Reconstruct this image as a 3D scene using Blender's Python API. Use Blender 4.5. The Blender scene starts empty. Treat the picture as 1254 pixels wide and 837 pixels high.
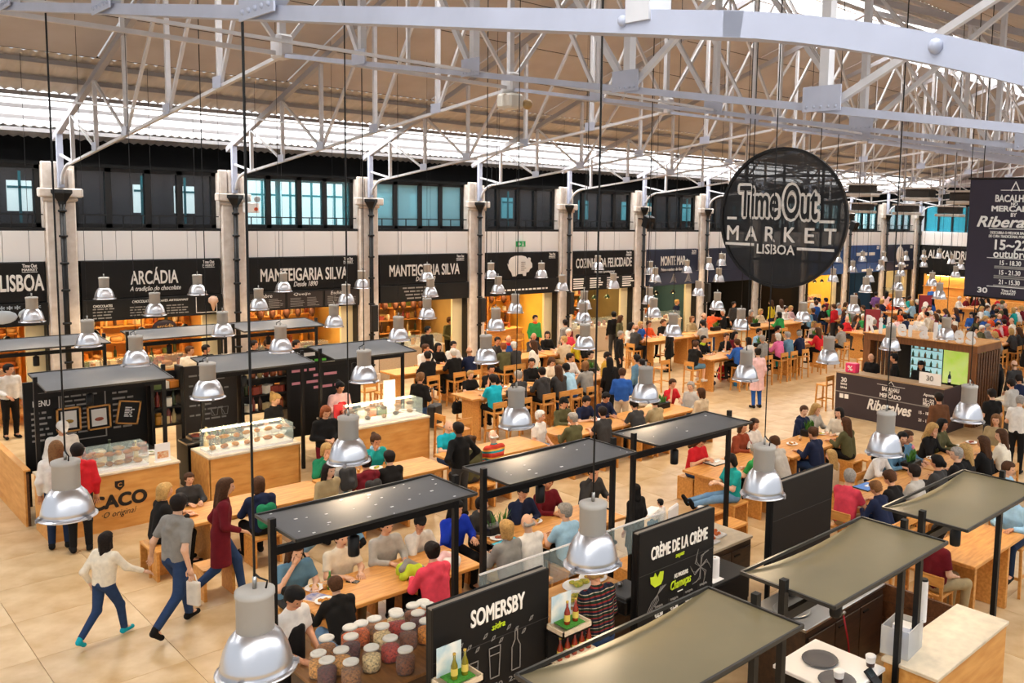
import bpy, bmesh, math, random
import numpy as np
from mathutils import Matrix, Vector

random.seed(7)
SC = bpy.context.scene
COL = SC.collection

# ---------------------------------------------------------------- camera
F_PX, PIT, YAW, ROLL, CX, CY, CAM_H = 1069.035, 0.102487, 0.760245, 0.02509, 790.167, 369.725, 5.52
_c, _s = math.cos(YAW), math.sin(YAW)
_F = np.array([_c, _s, 0.]); _R = np.array([_s, -_c, 0.]); _U = np.array([0, 0, 1.])
_cp, _sp = math.cos(PIT), math.sin(PIT)
CF = _F * _cp - _U * _sp; _U2 = _U * _cp + _F * _sp
_cr, _sr = math.cos(ROLL), math.sin(ROLL)
CR = _R * _cr + _U2 * _sr; CU = _U2 * _cr - _R * _sr
cam_d = bpy.data.cameras.new('camera')
cam = bpy.data.objects.new('camera', cam_d); COL.objects.link(cam)
cam_d.sensor_width = 36.0
cam_d.lens = F_PX / 1254 * 36
cam_d.shift_x = (627 - CX) / 1254
cam_d.shift_y = (CY - 418.5) / 1254
cam_d.clip_end = 300
cam.matrix_world = Matrix(((CR[0], CU[0], -CF[0], 0), (CR[1], CU[1], -CF[1], 0), (CR[2], CU[2], -CF[2], CAM_H), (0, 0, 0, 1)))
SC.camera = cam

def ray(x, y): return CF + CR * ((x - CX) / F_PX) + CU * ((CY - y) / F_PX)
def at(x, y, z=0.):
    d = ray(x, y); t = (z - CAM_H) / d[2]; return (d[0] * t, d[1] * t, z)
def onY(x, y, Y):
    d = ray(x, y); t = Y / d[1]; return (d[0] * t, Y, CAM_H + d[2] * t)
def onX(x, y, X):
    d = ray(x, y); t = X / d[0]; return (X, d[1] * t, CAM_H + d[2] * t)
def pix(P):
    q = np.array([P[0], P[1], P[2] - CAM_H]); d = q @ CF
    return CX + F_PX * (q @ CR) / d, CY - F_PX * (q @ CU) / d
def at_row(px, Y, z):           # X of the point on the row Y at height z that stands over column px
    X = at(px, 500, z)[0]
    for _ in range(25):
        e = pix((X, Y, z))[0] - px; g = (pix((X + .01, Y, z))[0] - px - e) / .01
        X -= max(-3, min(3, e / g))
    return X

# ---------------------------------------------------------------- light
SC.view_settings.view_transform = 'Standard'
SC.view_settings.look = 'None'
SC.view_settings.gamma = 1.0
SC.view_settings.use_curve_mapping = False
SC.view_settings.exposure = 0.25
SC.cycles.use_denoising = True
SC.cycles.max_bounces = 8
SC.cycles.diffuse_bounces = 4
SC.cycles.glossy_bounces = 3
SC.cycles.transmission_bounces = 4
SC.cycles.transparent_max_bounces = 12
SC.cycles.sample_clamp_indirect = 6.0
SC.cycles.caustics_reflective = False
SC.cycles.caustics_refractive = False
world = bpy.data.worlds.new('sky'); SC.world = world; world.use_nodes = True
_bg = world.node_tree.nodes['Background']
_bg.inputs[0].default_value = (0.92, 0.95, 1.0, 1); _bg.inputs[1].default_value = 0.6

def sky_light(name, loc, rx, sx, sy, power, col=(1, .98, .95)):
    ld = bpy.data.lights.new(name, 'AREA'); ld.shape = 'RECTANGLE'; ld.size = sx; ld.size_y = sy
    ld.energy = power; ld.color = col
    o = bpy.data.objects.new(name, ld); COL.objects.link(o); o.location = loc; o.rotation_euler = (rx, 0, 0)
    return o
# daylight above the translucent roof bands: eaves on the shop side, ridge, eaves on the camera side
SLOPE = 0.3326
_th = math.atan(SLOPE)
sky_light('daylight_eaves', (22, 24.3, 8.4), -_th, 62, 2.4, 5200)
sky_light('daylight_ridge', (22, 12.45, 12.6), 0, 62, 4.0, 8000)
sky_light('daylight_eaves', (22, 0.6, 8.4), _th, 62, 2.4, 3000)

# ---------------------------------------------------------------- materials
def lin(c):
    if isinstance(c, str):
        c = tuple(int(c[i:i + 2], 16) / 255 for i in (0, 2, 4))
    return tuple((v / 12.92 if v <= .04045 else ((v + .055) / 1.055) ** 2.4) for v in c)
_mats = {}
def mat(name, col, rough=.6, metal=0., var=0., scale=8., bump=0., emit=0., alpha=1., trans=0., spec=.5, stretch=(1, 1, 1), col2=None):
    if name in _mats: return _mats[name]
    m = bpy.data.materials.new(name); m.use_nodes = True
    nt = m.node_tree; b = nt.nodes['Principled BSDF']; L = nt.links
    c = lin(col)
    b.inputs['Base Color'].default_value = (*c, 1)
    b.inputs['Roughness'].default_value = rough
    b.inputs['Metallic'].default_value = metal
    b.inputs['Specular IOR Level'].default_value = spec
    if trans: b.inputs['Transmission Weight'].default_value = trans
    if alpha < 1: b.inputs['Alpha'].default_value = alpha
    if emit:
        b.inputs['Emission Color'].default_value = (*c, 1); b.inputs['Emission Strength'].default_value = emit
    if var or bump:
        tc = nt.nodes.new('ShaderNodeTexCoord'); mp = nt.nodes.new('ShaderNodeMapping'); mp.inputs['Scale'].default_value = stretch
        nz = nt.nodes.new('ShaderNodeTexNoise'); nz.inputs['Scale'].default_value = scale; nz.inputs['Detail'].default_value = 5
        L.new(tc.outputs['Object'], mp.inputs[0]); L.new(mp.outputs[0], nz.inputs['Vector'])
        if var:
            rp = nt.nodes.new('ShaderNodeValToRGB')
            c2 = lin(col2) if col2 else tuple(max(0, v * (1 - var)) for v in c)
            c1 = c if col2 else tuple(min(1, v * (1 + var * .5)) for v in c)
            rp.color_ramp.elements[0].position = .32; rp.color_ramp.elements[0].color = (*c2, 1)
            rp.color_ramp.elements[1].position = .68; rp.color_ramp.elements[1].color = (*c1, 1)
            L.new(nz.outputs['Fac'], rp.inputs[0]); L.new(rp.outputs[0], b.inputs['Base Color'])
        if bump:
            bp = nt.nodes.new('ShaderNodeBump'); bp.inputs['Strength'].default_value = bump; bp.inputs['Distance'].default_value = .01
            L.new(nz.outputs['Fac'], bp.inputs['Height']); L.new(bp.outputs[0], b.inputs['Normal'])
    _mats[name] = m
    return m
def thin(name, col, opacity, rough=.1, translucent=.0):
    """a thin see-through sheet: part clear, part coloured"""
    if name in _mats: return _mats[name]
    m = bpy.data.materials.new(name); m.use_nodes = True; nt = m.node_tree
    b = nt.nodes['Principled BSDF']; out = nt.nodes['Material Output']
    b.inputs['Base Color'].default_value = (*lin(col), 1); b.inputs['Roughness'].default_value = rough
    tr = nt.nodes.new('ShaderNodeBsdfTransparent'); mx = nt.nodes.new('ShaderNodeMixShader'); mx.inputs[0].default_value = opacity
    nt.links.new(tr.outputs[0], mx.inputs[1])
    src = b.outputs[0]
    if translucent:
        tl = nt.nodes.new('ShaderNodeBsdfTranslucent'); tl.inputs[0].default_value = (*lin(col), 1)
        m2 = nt.nodes.new('ShaderNodeMixShader'); m2.inputs[0].default_value = translucent
        nt.links.new(b.outputs[0], m2.inputs[1]); nt.links.new(tl.outputs[0], m2.inputs[2]); src = m2.outputs[0]
    nt.links.new(src, mx.inputs[2]); nt.links.new(mx.outputs[0], out.inputs[0])
    _mats[name] = m
    return m

WOOD = mat('pale_oak', 'dc9f52', .45, var=.3, scale=3.5, stretch=(1, 7, 7), col2='c0813a')
WOODX = mat('orange_pine_board', 'e0a65c', .5, var=.3, scale=2.2, stretch=(1, 6, 5), col2='cb8a3f')
DWOOD = mat('dark_walnut', '6a4428', .5, var=.3, scale=4, stretch=(1, 6, 6), col2='4c2f1a')
FLOORM = mat('beige_limestone', 'd6bc94', .35, var=.2, scale=2.2, bump=.02, col2='b99767', spec=.45)
GROUT = mat('floor_joint', 'a98f6c', .8)
STONE = mat('pale_stone', 'e8dfd6', .75, var=.15, scale=5, bump=.08, col2='d2c5b8')
WHITEP = mat('white_panel', 'f3f1ef', .55)
BLACKM = mat('black_steel', '0d0c0c', .45, spec=.35)
BLACKB = mat('blackboard', '141312', .6, spec=.3)
NAVYB = mat('navy_board', '1d2740', .55)
BLUEB = mat('blue_board', '1c4a86', .55)
FRAMEB = mat('black_window_frame', '0e0d0d', .5)
TRUSSM = mat('white_painted_steel', 'cdcdd1', .5, var=.08, scale=6, bump=.05)
TRUSSB = mat('blue_white_painted_steel', 'b2b8cb', .45, var=.08, scale=5, bump=.15)
GREYST = mat('grey_painted_steel', '8f8d8f', .5)
TANP = mat('tan_roof_board', 'bfbbbd', .75, var=.1, scale=1.1, col2='b3adae')
CORR = mat('tan_corrugated_sheet', 'c9c3be', .6, var=.12, scale=2)
LETTER = mat('white_lettering', 'efede8', .6)
GREYLET = mat('grey_lettering', '8d8a86', .6)
LIME = mat('lime_lettering', 'bfd62b', .6)
STEEL = mat('brushed_steel', 'b9b7b2', .3, metal=1.)
ALU = mat('spun_aluminium', 'e6e8ee', .3, metal=1., bump=.04, scale=30, stretch=(1, 1, 6))
LAMPG = mat('lamp_grey_paint', 'b8b3ab', .55)
GLASS = thin('clear_glass', 'd8ecea', .16, .05)
JARG = thin('jar_glass', 'e6eeee', .08, .04)
ROOFG = mat('grey_canopy_sheet', '5c5e62', .6, var=.1, scale=2, spec=.5)
ROOFW = mat('warm_canopy_sheet', '776c4e', .45, var=.12, scale=1.2, spec=.5)
WARM = mat('warm_shop_wall', 'dba24a', .7, var=.1, scale=1)
CREAM = mat('cream_plaster', 'e8dcb4', .7)
DARKW = mat('dark_shop_wall', '2a211a', .7)
GRANITE = mat('beige_granite', 'c9b49a', .45, var=.25, scale=40)
WORKTOP = mat('pale_worktop', 'd9c9ae', .4, var=.12, scale=9)
SPARK = mat('white_litter', 'efefef', .7)

# ---------------------------------------------------------------- mesh helpers
class MB:
    def __init__(s): s.v = []; s.f = []; s.m = []; s.sm = []
    def add(s, vs, fs, mi=0, smooth=False, M=None):
        o = len(s.v)
        if M is not None: vs = [tuple(M @ Vector(v)) for v in vs]
        s.v += [tuple(v) for v in vs]; s.f += [tuple(i + o for i in f) for f in fs]
        s.m += [mi] * len(fs); s.sm += [smooth] * len(fs); return s
    def box(s, x0, y0, z0, x1, y1, z1, mi=0, M=None, ch=0.):
        if ch:
            c = ch; vs = []; 
            for z, k in ((z0, c), (z0 + c, 0), (z1 - c, 0), (z1, c)):
                for x, y in ((x0 + k, y0 + c), (x0 + c, y0 + k), (x1 - c, y0 + k), (x1 - k, y0 + c), (x1 - k, y1 - c), (x1 - c, y1 - k), (x0 + c, y1 - k), (x0 + k, y1 - c)):
                    vs.append((x, y, z))
            fs = [tuple(range(7, -1, -1)), tuple(range(24, 32))]
            for r in range(3):
                for i in range(8): fs.append((r * 8 + i, r * 8 + (i + 1) % 8, r * 8 + 8 + (i + 1) % 8, r * 8 + 8 + i))
            return s.add(vs, fs, mi, False, M)
        vs = [(x0, y0, z0), (x1, y0, z0), (x1, y1, z0), (x0, y1, z0), (x0, y0, z1), (x1, y0, z1), (x1, y1, z1), (x0, y1, z1)]
        return s.add(vs, [(3, 2, 1, 0), (4, 5, 6, 7), (0, 1, 5, 4), (1, 2, 6, 5), (2, 3, 7, 6), (3, 0, 4, 7)], mi, False, M)
    def lathe(s, prof, n=16, mi=0, c=(0, 0, 0), M=None, smooth=True, cap=True):
        vs = []; fs = []
        for r, z in prof:
            for i in range(n):
                a = 2 * math.pi * i / n; vs.append((c[0] + r * math.cos(a), c[1] + r * math.sin(a), c[2] + z))
        for j in range(len(prof) - 1):
            for i in range(n): fs.append((j * n + i, j * n + (i + 1) % n, (j + 1) * n + (i + 1) % n, (j + 1) * n + i))
        s.add(vs, fs, mi, smooth, M)
        if cap:
            o = len(s.v) - len(vs); k = (len(prof) - 1) * n
            if prof[0][0] > 1e-4: s.f.append(tuple(o + i for i in range(n - 1, -1, -1))); s.m.append(mi); s.sm.append(False)
            if prof[-1][0] > 1e-4: s.f.append(tuple(o + k + i for i in range(n))); s.m.append(mi); s.sm.append(False)
        return s
    def bar(s, a, b, w, h=None, mi=0, up=(0, 0, 1)):
        """rectangular bar from a to b; w across, h along 'up'"""
        h = h or w; a = Vector(a); b = Vector(b); d = (b - a).normalized(); u = Vector(up)
        if abs(d.dot(u)) > .97: u = Vector((1, 0, 0))
        r = d.cross(u).normalized(); u = r.cross(d)
        vs = []
        for p in (a, b):
            for i, j in ((-1, -1), (1, -1), (1, 1), (-1, 1)): vs.append(p + r * (i * w / 2) + u * (j * h / 2))
        return s.add(vs, [(3, 2, 1, 0), (4, 5, 6, 7), (0, 1, 5, 4), (1, 2, 6, 5), (2, 3, 7, 6), (3, 0, 4, 7)], mi)
    def tube(s, pts, r, n=6, mi=0, cap=True, smooth=True):
        pts = [Vector(p) for p in pts]; rs = r if isinstance(r, (list, tuple)) else [r] * len(pts); vs = []; fs = []
        u0 = None
        for i, p in enumerate(pts):
            d = (pts[min(i + 1, len(pts) - 1)] - pts[max(i - 1, 0)]).normalized()
            if u0 is None:
                u0 = Vector((0, 0, 1)) if abs(d.z) < .9 else Vector((1, 0, 0))
            x = d.cross(u0).normalized(); y = x.cross(d).normalized(); u0 = y
            for k in range(n):
                a = 2 * math.pi * k / n; vs.append(p + x * (rs[i] * math.cos(a)) + y * (rs[i] * math.sin(a)))
        for j in range(len(pts) - 1):
            for k in range(n): fs.append((j * n + k, j * n + (k + 1) % n, (j + 1) * n + (k + 1) % n, (j + 1) * n + k))
        if cap:
            fs.append(tuple(range(n - 1, -1, -1))); fs.append(tuple((len(pts) - 1) * n + k for k in range(n)))
        return s.add(vs, fs, mi, smooth)
    def ball(s, c, r, n=10, m=7, mi=0, sq=(1, 1, 1), M=None):
        prof = []
        vs = []; fs = []
        for j in range(m + 1):
            t = math.pi * j / m
            for i in range(n):
                a = 2 * math.pi * i / n
                vs.append((c[0] + r * sq[0] * math.sin(t) * math.cos(a), c[1] + r * sq[1] * math.sin(t) * math.sin(a), c[2] - r * sq[2] * math.cos(t)))
        for j in range(m):
            for i in range(n): fs.append((j * n + i, j * n + (i + 1) % n, (j + 1) * n + (i + 1) % n, (j + 1) * n + i))
        return s.add(vs, fs, mi, True, M)
    def prism(s, poly, h0, h1, mi=0, M=None):
        """polygon in XY lifted from h0 to h1"""
        n = len(poly); vs = [(x, y, h0) for x, y in poly] + [(x, y, h1) for x, y in poly]
        fs = [tuple(range(n - 1, -1, -1)), tuple(range(n, 2 * n))] + [(i, (i + 1) % n, n + (i + 1) % n, n + i) for i in range(n)]
        return s.add(vs, fs, mi, False, M)
    def mesh(s, name, mats):
        me = bpy.data.meshes.new(name); me.from_pydata(s.v, [], s.f)
        for m in (mats if isinstance(mats, (list, tuple)) else [mats]): me.materials.append(m)
        me.polygons.foreach_set('material_index', s.m); me.polygons.foreach_set('use_smooth', s.sm)
        me.update(); return me
    def build(s, name, mats, parent=None, loc=None, rz=0):
        return obj(name, s.mesh(name, mats), parent, loc, rz)

def obj(name, data, parent=None, loc=None, rz=0):
    o = bpy.data.objects.new(name, data); COL.objects.link(o)
    if parent is not None: o.parent = parent
    if loc is not None: o.location = loc
    if rz: o.rotation_euler = (0, 0, rz)
    return o
def tag(o, label=None, cat=None, group=None, kind=None):
    if label: o['label'] = label
    if cat: o['category'] = cat
    if group: o['group'] = group
    if kind: o['kind'] = kind
    return o
def thing(name, label, cat, loc=(0, 0, 0), rz=0, group=None):
    o = obj(name, None, None, loc, rz); o.empty_display_size = .1
    return tag(o, label, cat, group)
def struct(o, label=None): o['kind'] = 'structure'; (label and tag(o, label)); return o
def copy_tree(o, parent=None):
    c = o.copy(); COL.objects.link(c); c.parent = parent
    for ch in list(o.children): copy_tree(ch, c)
    return c
def B(*a, **k): return MB().box(*a, **k)
ORD = ['first', 'second', 'third', 'fourth', 'fifth', 'sixth', 'seventh', 'eighth', 'ninth', 'tenth', 'eleventh', 'twelfth',
       'thirteenth', 'fourteenth', 'fifteenth', 'sixteenth', 'seventeenth', 'eighteenth', 'nineteenth', 'twentieth']

# ---------------------------------------------------------------- lettering
_txt = {}
def text_mesh(s, bold=.0, xs=1., shear=0., space=1.):
    key = (s, bold, xs, shear, space)
    if key in _txt: return _txt[key]
    cu = bpy.data.curves.new('lettering', 'FONT'); cu.body = s; cu.align_x = 'CENTER'; cu.align_y = 'CENTER'
    cu.size = 1; cu.offset = 0; cu.resolution_u = 4 if bold >= .02 else 2; cu.shear = shear; cu.space_character = space; cu.extrude = .006
    o = bpy.data.objects.new('lettering', cu); COL.objects.link(o)
    me = bpy.data.meshes.new_from_object(o); bpy.data.objects.remove(o)
    if bold > .009:                 # heavier strokes: the same outline laid again a little to every side
        bm = bmesh.new(); e = bold; k_ = 12 if bold > .06 else 6
        for q in range(k_):
            a = 2 * math.pi * q / k_; m2 = me.copy(); m2.transform(Matrix.Translation((e * math.cos(a), e * math.sin(a), -.003 * (q + 1)))); bm.from_mesh(m2); bpy.data.meshes.remove(m2)
        bm.from_mesh(me); bm.to_mesh(me); bm.free()
    n = len(me.vertices); co = np.zeros(n * 3, 'f'); me.vertices.foreach_get('co', co); co = co.reshape(-1, 3)
    if n:
        co[:, 0] -= (co[:, 0].min() + co[:, 0].max()) / 2; co[:, 1] -= (co[:, 1].min() + co[:, 1].max()) / 2
        w = co[:, 0].max() - co[:, 0].min(); h = co[:, 1].max() - co[:, 1].min()
    else: w = h = 1
    _txt[key] = (co, me, w, h)
    return _txt[key]
def letter(s, width, height, M, m=None, parent=None, bold=.012, shear=0., space=1., name='lettering'):
    """a line of lettering fitted to width x height, laid by matrix M (local x along the line, y up, z out)"""
    co, me0, w, h = text_mesh(s, bold, 1., shear, space)
    me = me0.copy(); c = co.copy()
    c[:, 0] *= width / max(w, 1e-3); c[:, 1] *= height / max(h, 1e-3); c[:, 2] = (c[:, 2] - c[:, 2].min()) * .4 + .001
    me.vertices.foreach_set('co', c.ravel()); me.update()
    me.materials.clear(); me.materials.append(m or LETTER)
    o = obj(name, me, parent); o.matrix_local = M
    return o
def facing(origin, xdir, ydir=(0, 0, 1)):
    x = Vector(xdir).normalized(); y = Vector(ydir).normalized(); z = x.cross(y).normalized()
    return Matrix(((x.x, y.x, z.x, origin[0]), (x.y, y.y, z.y, origin[1]), (x.z, y.z, z.z, origin[2]), (0, 0, 0, 1)))
def stroke(pts, w, M, m, parent, name='line'):
    """flat painted stroke along 2-D points"""
    mb = MB()
    for a, b in zip(pts[:-1], pts[1:]):
        d = Vector((b[0] - a[0], b[1] - a[1])); 
        if d.length < 1e-6: continue
        n = Vector((-d.y, d.x)).normalized() * (w / 2); e = d.normalized() * (w / 2)
        q = [(a[0] - e.x + n.x, a[1] - e.y + n.y), (a[0] - e.x - n.x, a[1] - e.y - n.y), (b[0] + e.x - n.x, b[1] + e.y - n.y), (b[0] + e.x + n.x, b[1] + e.y + n.y)]
        mb.prism(q, .001, .006)
    o = mb.build(name, m, parent); o.matrix_local = M; return o

def scribble(t, x0, x1, z, y, h, m=None, axis='x', name='text_line'):
    """one line of unreadable small print: a row of word-length dashes, facing -Y of its parent"""
    mb = MB(); x = x0
    while x < x1 - h:
        w = min(random.uniform(1.2, 4.5) * h, x1 - x); mb.box(x, y, z - h * .36, x + w, y + .008, z + h * .36); x += w + h * .7
    return mb.build(name, m or GREYLET, t)
# ================================================================ FLOOR
floor = MB().box(-8, -3, -.3, 56, 30, -.035).build('floor', GROUT)
struct(floor, 'beige limestone slab floor of the market hall')
TS = 1.25
_tile = MB().box(-TS / 2 + .002, -TS / 2 + .002, -.04, TS / 2 - .002, TS / 2 - .002, 0, ch=.003).mesh('tile', FLOORM)
_cells = []
for i in range(-3, 44):
    for j in range(0, 24):
        c = (i * TS + .4, j * TS + .2)
        if c[0] < -4 or c[0] > 54 or c[1] > 28.5: continue
        _cells.append(c)
def _inview(c):
    q = np.array([c[0], c[1], -CAM_H]); d = q @ CF
    if d < 1: return -1
    x, y = pix((c[0], c[1], 0)); return -1 if (x < -90 or x > 1340 or y > 930) else 1 / d
_cells.sort(key=lambda c: -_inview(c))
for c in _cells[:300]: obj('tile', _tile, floor, (c[0], c[1], 0))
mb = MB()
for c in _cells[300:]: mb.box(c[0] - TS / 2 + .003, c[1] - TS / 2 + .003, -.04, c[0] + TS / 2 - .003, c[1] + TS / 2 - .003, 0)
tag(mb.build('tile_field', FLOORM, floor), kind='stuff')

# ================================================================ ROOF
XB0, XB1, BAY, PX0, WALLY = -6.5, 49.6, 4.0, 5.51, 24.62
RZ0, RY0, RIDGE = 6.92, 24.99, 12.45
def roofz(Y, off=.27): return RZ0 + off + SLOPE * (RY0 - (Y if Y >= RIDGE else 2 * RIDGE - Y))
ceiling = thing('ceiling', None, None); ceiling['kind'] = 'structure'; ceiling['label'] = 'pitched market hall roof of tan boards and corrugated sheet with skylights'
SKY = thin('translucent_roof_sheet', 'ffffff', .5, .5, .75)
def corrugated(Ya, Yb, m, name):
    vs = []; fs = []; pitch = .2; n = int((XB1 - XB0) / (pitch / 4))
    for k in range(n + 1):
        x = XB0 + k * pitch / 4; dz = (0, .024, 0, -.024)[k % 4]
        vs += [(x, Ya, roofz(Ya) + dz), (x, Yb, roofz(Yb) + dz)]
    for k in range(n): fs.append((2 * k, 2 * k + 1, 2 * k + 3, 2 * k + 2))
    o = MB().add(vs, fs, 0, True).build(name, m, ceiling); return o
corrugated(25.9, 25.0, CORR, 'corrugated_sheet'); corrugated(25.0, 23.1, SKY, 'skylight_sheet'); corrugated(23.1, 21.25, CORR, 'corrugated_sheet')
corrugated(14.35, 12.45, SKY, 'skylight_sheet'); corrugated(12.45, 9.6, CORR, 'corrugated_sheet')
corrugated(1.8, -.2, SKY, 'skylight_sheet'); corrugated(3.6, 1.8, CORR, 'corrugated_sheet')
for Ys in ([21.25, 19.5, 17.8, 16.05, 14.35], [9.6, 8.1, 6.6, 5.1, 3.6]):
    for a, b in zip(Ys[:-1], Ys[1:]):
        for k in range(14):
            x0 = XB0 + 4.01 * k; g = .02
            p = [(x0 + g, a - g, roofz(a - g)), (x0 + 4.01 - g, a - g, roofz(a - g)), (x0 + 4.01 - g, b + g, roofz(b + g)), (x0 + g, b + g, roofz(b + g))]
            vs = p + [(x, y, z + .04) for x, y, z in p]
            MB().add(vs, [(0, 1, 2, 3), (7, 6, 5, 4), (0, 4, 5, 1), (1, 5, 6, 2), (2, 6, 7, 3), (3, 7, 4, 0)]).build('board', TANP, ceiling)
        y = a; MB().box(XB0, -.01, -.01, XB1, .01, .03).build('seam', mat('dark_seam', '3b3028', .8), ceiling, (0, y, roofz(y) + .01))
for y in (25.05, 24.35, 23.75, 23.08, 22.3, 21.5, 13.6, 12.95, 12.4, 11.5, 10.6, 9.7):
    MB().box(XB0, -.035, -.09, XB1, .035, .0).build('purlin', GREYST if y > 20 else TRUSSM, ceiling, (0, y, roofz(y) - .03))

# trusses ---------------------------------------------------------
NODEZ, NY = 7.58, 12.4
def botz(Y): return NODEZ - (.115 * (Y - NY) if Y >= NY else .145 * (NY - Y))
def topz(Y): return roofz(max(Y, -1.5), 0.)
VY = [23.3, 21.45, 19.4, 17.0, 14.65]; VC = [1.45, 3.5, 5.5, 7.8, 10.15]
def make_truss():
    t = thing('roof_truss', 'white painted steel roof truss', 'truss', (0, 0, 0), 0, 'roof trusses across the hall')
    m = TRUSSM; b = TRUSSB
    def bar(n, p, q, w, h, mm): return MB().bar((0, p[0], p[1]), (0, q[0], q[1]), w, h).build(n, mm, t)
    ends = ((24.35, 1), (-1.3, -1))
    for (ye, sg), V in zip(ends, (VY, VC)):
        bar('bottom_chord', (NY, NODEZ), (V[0] + .3 * sg, botz(V[0] + .3 * sg)), .06, .055, m if sg > 0 else b)
        y0 = V[0] + .3 * sg; z0 = botz(y0); pts = []
        for k in range(8):
            a = k / 7; pts.append((0, y0 + (ye - y0) * math.sin(a * math.pi / 2), z0 - .04 * a - .42 * (1 - math.cos(a * math.pi / 2))))
        if sg > 0: MB().tube(pts, .04, 6).build('curved_chord_end', m, t)
        else:
            vs = []; fs = []; n = 26
            for k in range(n + 1):
                u = k / n; y_ = 1.2 - 2.45 * u; z_ = botz(1.2) - .145 * 2.45 * u - .9 * u * u
                vs += [(-.03, y_, z_ - .027), (.03, y_, z_ - .027), (.03, y_, z_ + .027), (-.03, y_, z_ + .027)]
            for k in range(n):
                for q in range(4): fs.append((4 * k + q, 4 * k + (q + 1) % 4, 4 * k + 4 + (q + 1) % 4, 4 * k + 4 + q))
            MB().add(vs, fs + [(3, 2, 1, 0), (4 * n, 4 * n + 1, 4 * n + 2, 4 * n + 3)]).build('curved_chord_end', b, t)
        yt = 24.85 if sg > 0 else -1.4
        bar('top_chord', (yt, topz(yt) - .05), (RIDGE, topz(RIDGE) - .05), .11, .13, mat('grey_blue_steel', 'a9a8ae', .5))
        bar('vertical', (ye + .1 * sg, 5.75), (ye + .1 * sg, topz(ye + .1 * sg)), .12, .12, b)
        for k, y in enumerate(V): bar('vertical', (y, botz(y)), (y, topz(y) - .08), .075, .075, m)
        if sg > 0: bar('diagonal', (ye + .1 * sg, botz(ye) + .32), (V[0], botz(V[0])), .045, .05, m)
        bar('diagonal', (V[0], topz(V[0]) - .1), (V[1], botz(V[1])), .045, .05, m)
        bar('diagonal', (V[1], topz(V[1]) - .1), (V[2], botz(V[2])), .045, .05, m)
        bar('diagonal', (V[2], botz(V[2])), (V[3], topz(V[3]) - .1), .05, .06, m)
        bar('diagonal', (V[3], botz(V[3])), (V[4], topz(V[4]) - .1), .05, .06, m)
        bar('diagonal', (V[4], botz(V[4])), (RIDGE, topz(RIDGE) - .2), .05, .06, m)
        for y in V[1:]:
            MB().box(-.055, y - .16, botz(y) - .02, -.047, y + .16, botz(y) + .16).build('gusset_plate', b, t)
    bar('vertical', (NY, NODEZ), (NY, topz(RIDGE)), .09, .09, m)
    MB().box(-.1, NY - .16, NODEZ - .05, .1, NY + .16, NODEZ + .28, ch=.03).build('node_plate', m, t)
    for y in VC[1:4]:
        for k in range(5): MB().ball((-.056, y - .12 + .06 * k, botz(y) + .012), .012, 6, 4).build('rivet', b, t)
    for y in (1.5, .72): MB().ball((-.032, y, botz(y) - (.03 if y < 1 else 0)), .014, 8, 5).build('rivet', b, t)
    return t
_tr = make_truss(); _tr.location.x = PX0 - BAY
_tr['label'] = 'white painted steel roof truss crossing closest overhead with curved chord end'
for k in range(0, 12):
    o = copy_tree(_tr); o.location = (PX0 + k * BAY, 0, 0)
    o['label'] = 'white painted steel roof truss over the %s stone pilaster from the left' % ORD[k]
_tr.location.z = -.035
for k in range(-1, 11):
    x0 = PX0 + k * BAY
    t = thing('ridge_brace', 'white longitudinal tie and diagonal braces joining the %s and %s trusses' % (ORD[k + 1], ORD[k + 2]), 'roof brace', (x0, NY, NODEZ), 0, 'longitudinal braces along the ridge')
    MB().bar((.1, 0, .02), (BAY - .1, 0, .02), .06, .06).build('tie_rod', TRUSSM, t)
    zr = topz(RIDGE) - NODEZ
    MB().bar((.1, 0, .22), (BAY / 2, 0, zr * .78), .05, .06).build('diagonal', TRUSSM, t)
    MB().bar((BAY - .1, 0, .22), (BAY / 2, 0, zr * .78), .05, .06).build('diagonal', TRUSSM, t)
    MB().bar((BAY / 2, 0, zr * .78), (BAY / 2, 0, zr), .06, .06).build('vertical', TRUSSM, t)
    MB().bar((BAY / 2, 0, .05), (BAY / 2, 0, zr * .78), .05, .05).build('vertical', TRUSSM, t)
    MB().bar((.1, 0, zr - .1), (BAY - .1, 0, zr - .1), .07, .09).build('ridge_beam', TRUSSM, t)
    for yy in (VY[3], VC[3]):
        MB().bar((.05, yy - NY, botz(yy) - NODEZ + .03), (BAY - .05, yy - NY, botz(yy) - NODEZ + .03), .03, .03).build('tie_rod', TRUSSM, t)

# ================================================================ BACK WALL WITH SHOPS
NB = 11
Z_SILL, Z_STOP, Z_SPLIT, Z_SBOT, Z_WTOP = 4.79, 3.97, 3.03, 2.48, 6.28
wall = thing('wall_back', None, None); wall['kind'] = 'structure'; wall['label'] = 'long back wall of the hall with pilasters, white band and shop openings'
MB().box(XB0, WALLY + 1.05, Z_WTOP, XB1, WALLY + 1.2, 7.12).build('fascia', mat('black_fascia', '080808', .8, spec=.2), wall); MB().box(XB0, WALLY + .2, Z_WTOP, XB1, WALLY + 1.05, Z_WTOP + .08).build('soffit', mat('black_fascia', '080808', .8), wall)
MB().box(XB0, WALLY + .12, Z_SBOT, XB1, WALLY + .45, Z_STOP + .05).build('lintel', BLACKB, wall)
MB().box(XB0, WALLY + .1, Z_STOP + .02, XB1, WALLY + .4, Z_SILL - .07).build('band_backing', WHITEP, wall)
MB().box(XB0, WALLY + .03, Z_SILL - .07, XB1, WALLY + .6, Z_SILL).build('sill', FRAMEB, wall)
def bay_x(i): return PX0 + i * BAY + .33, PX0 + (i + 1) * BAY - .33
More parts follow.
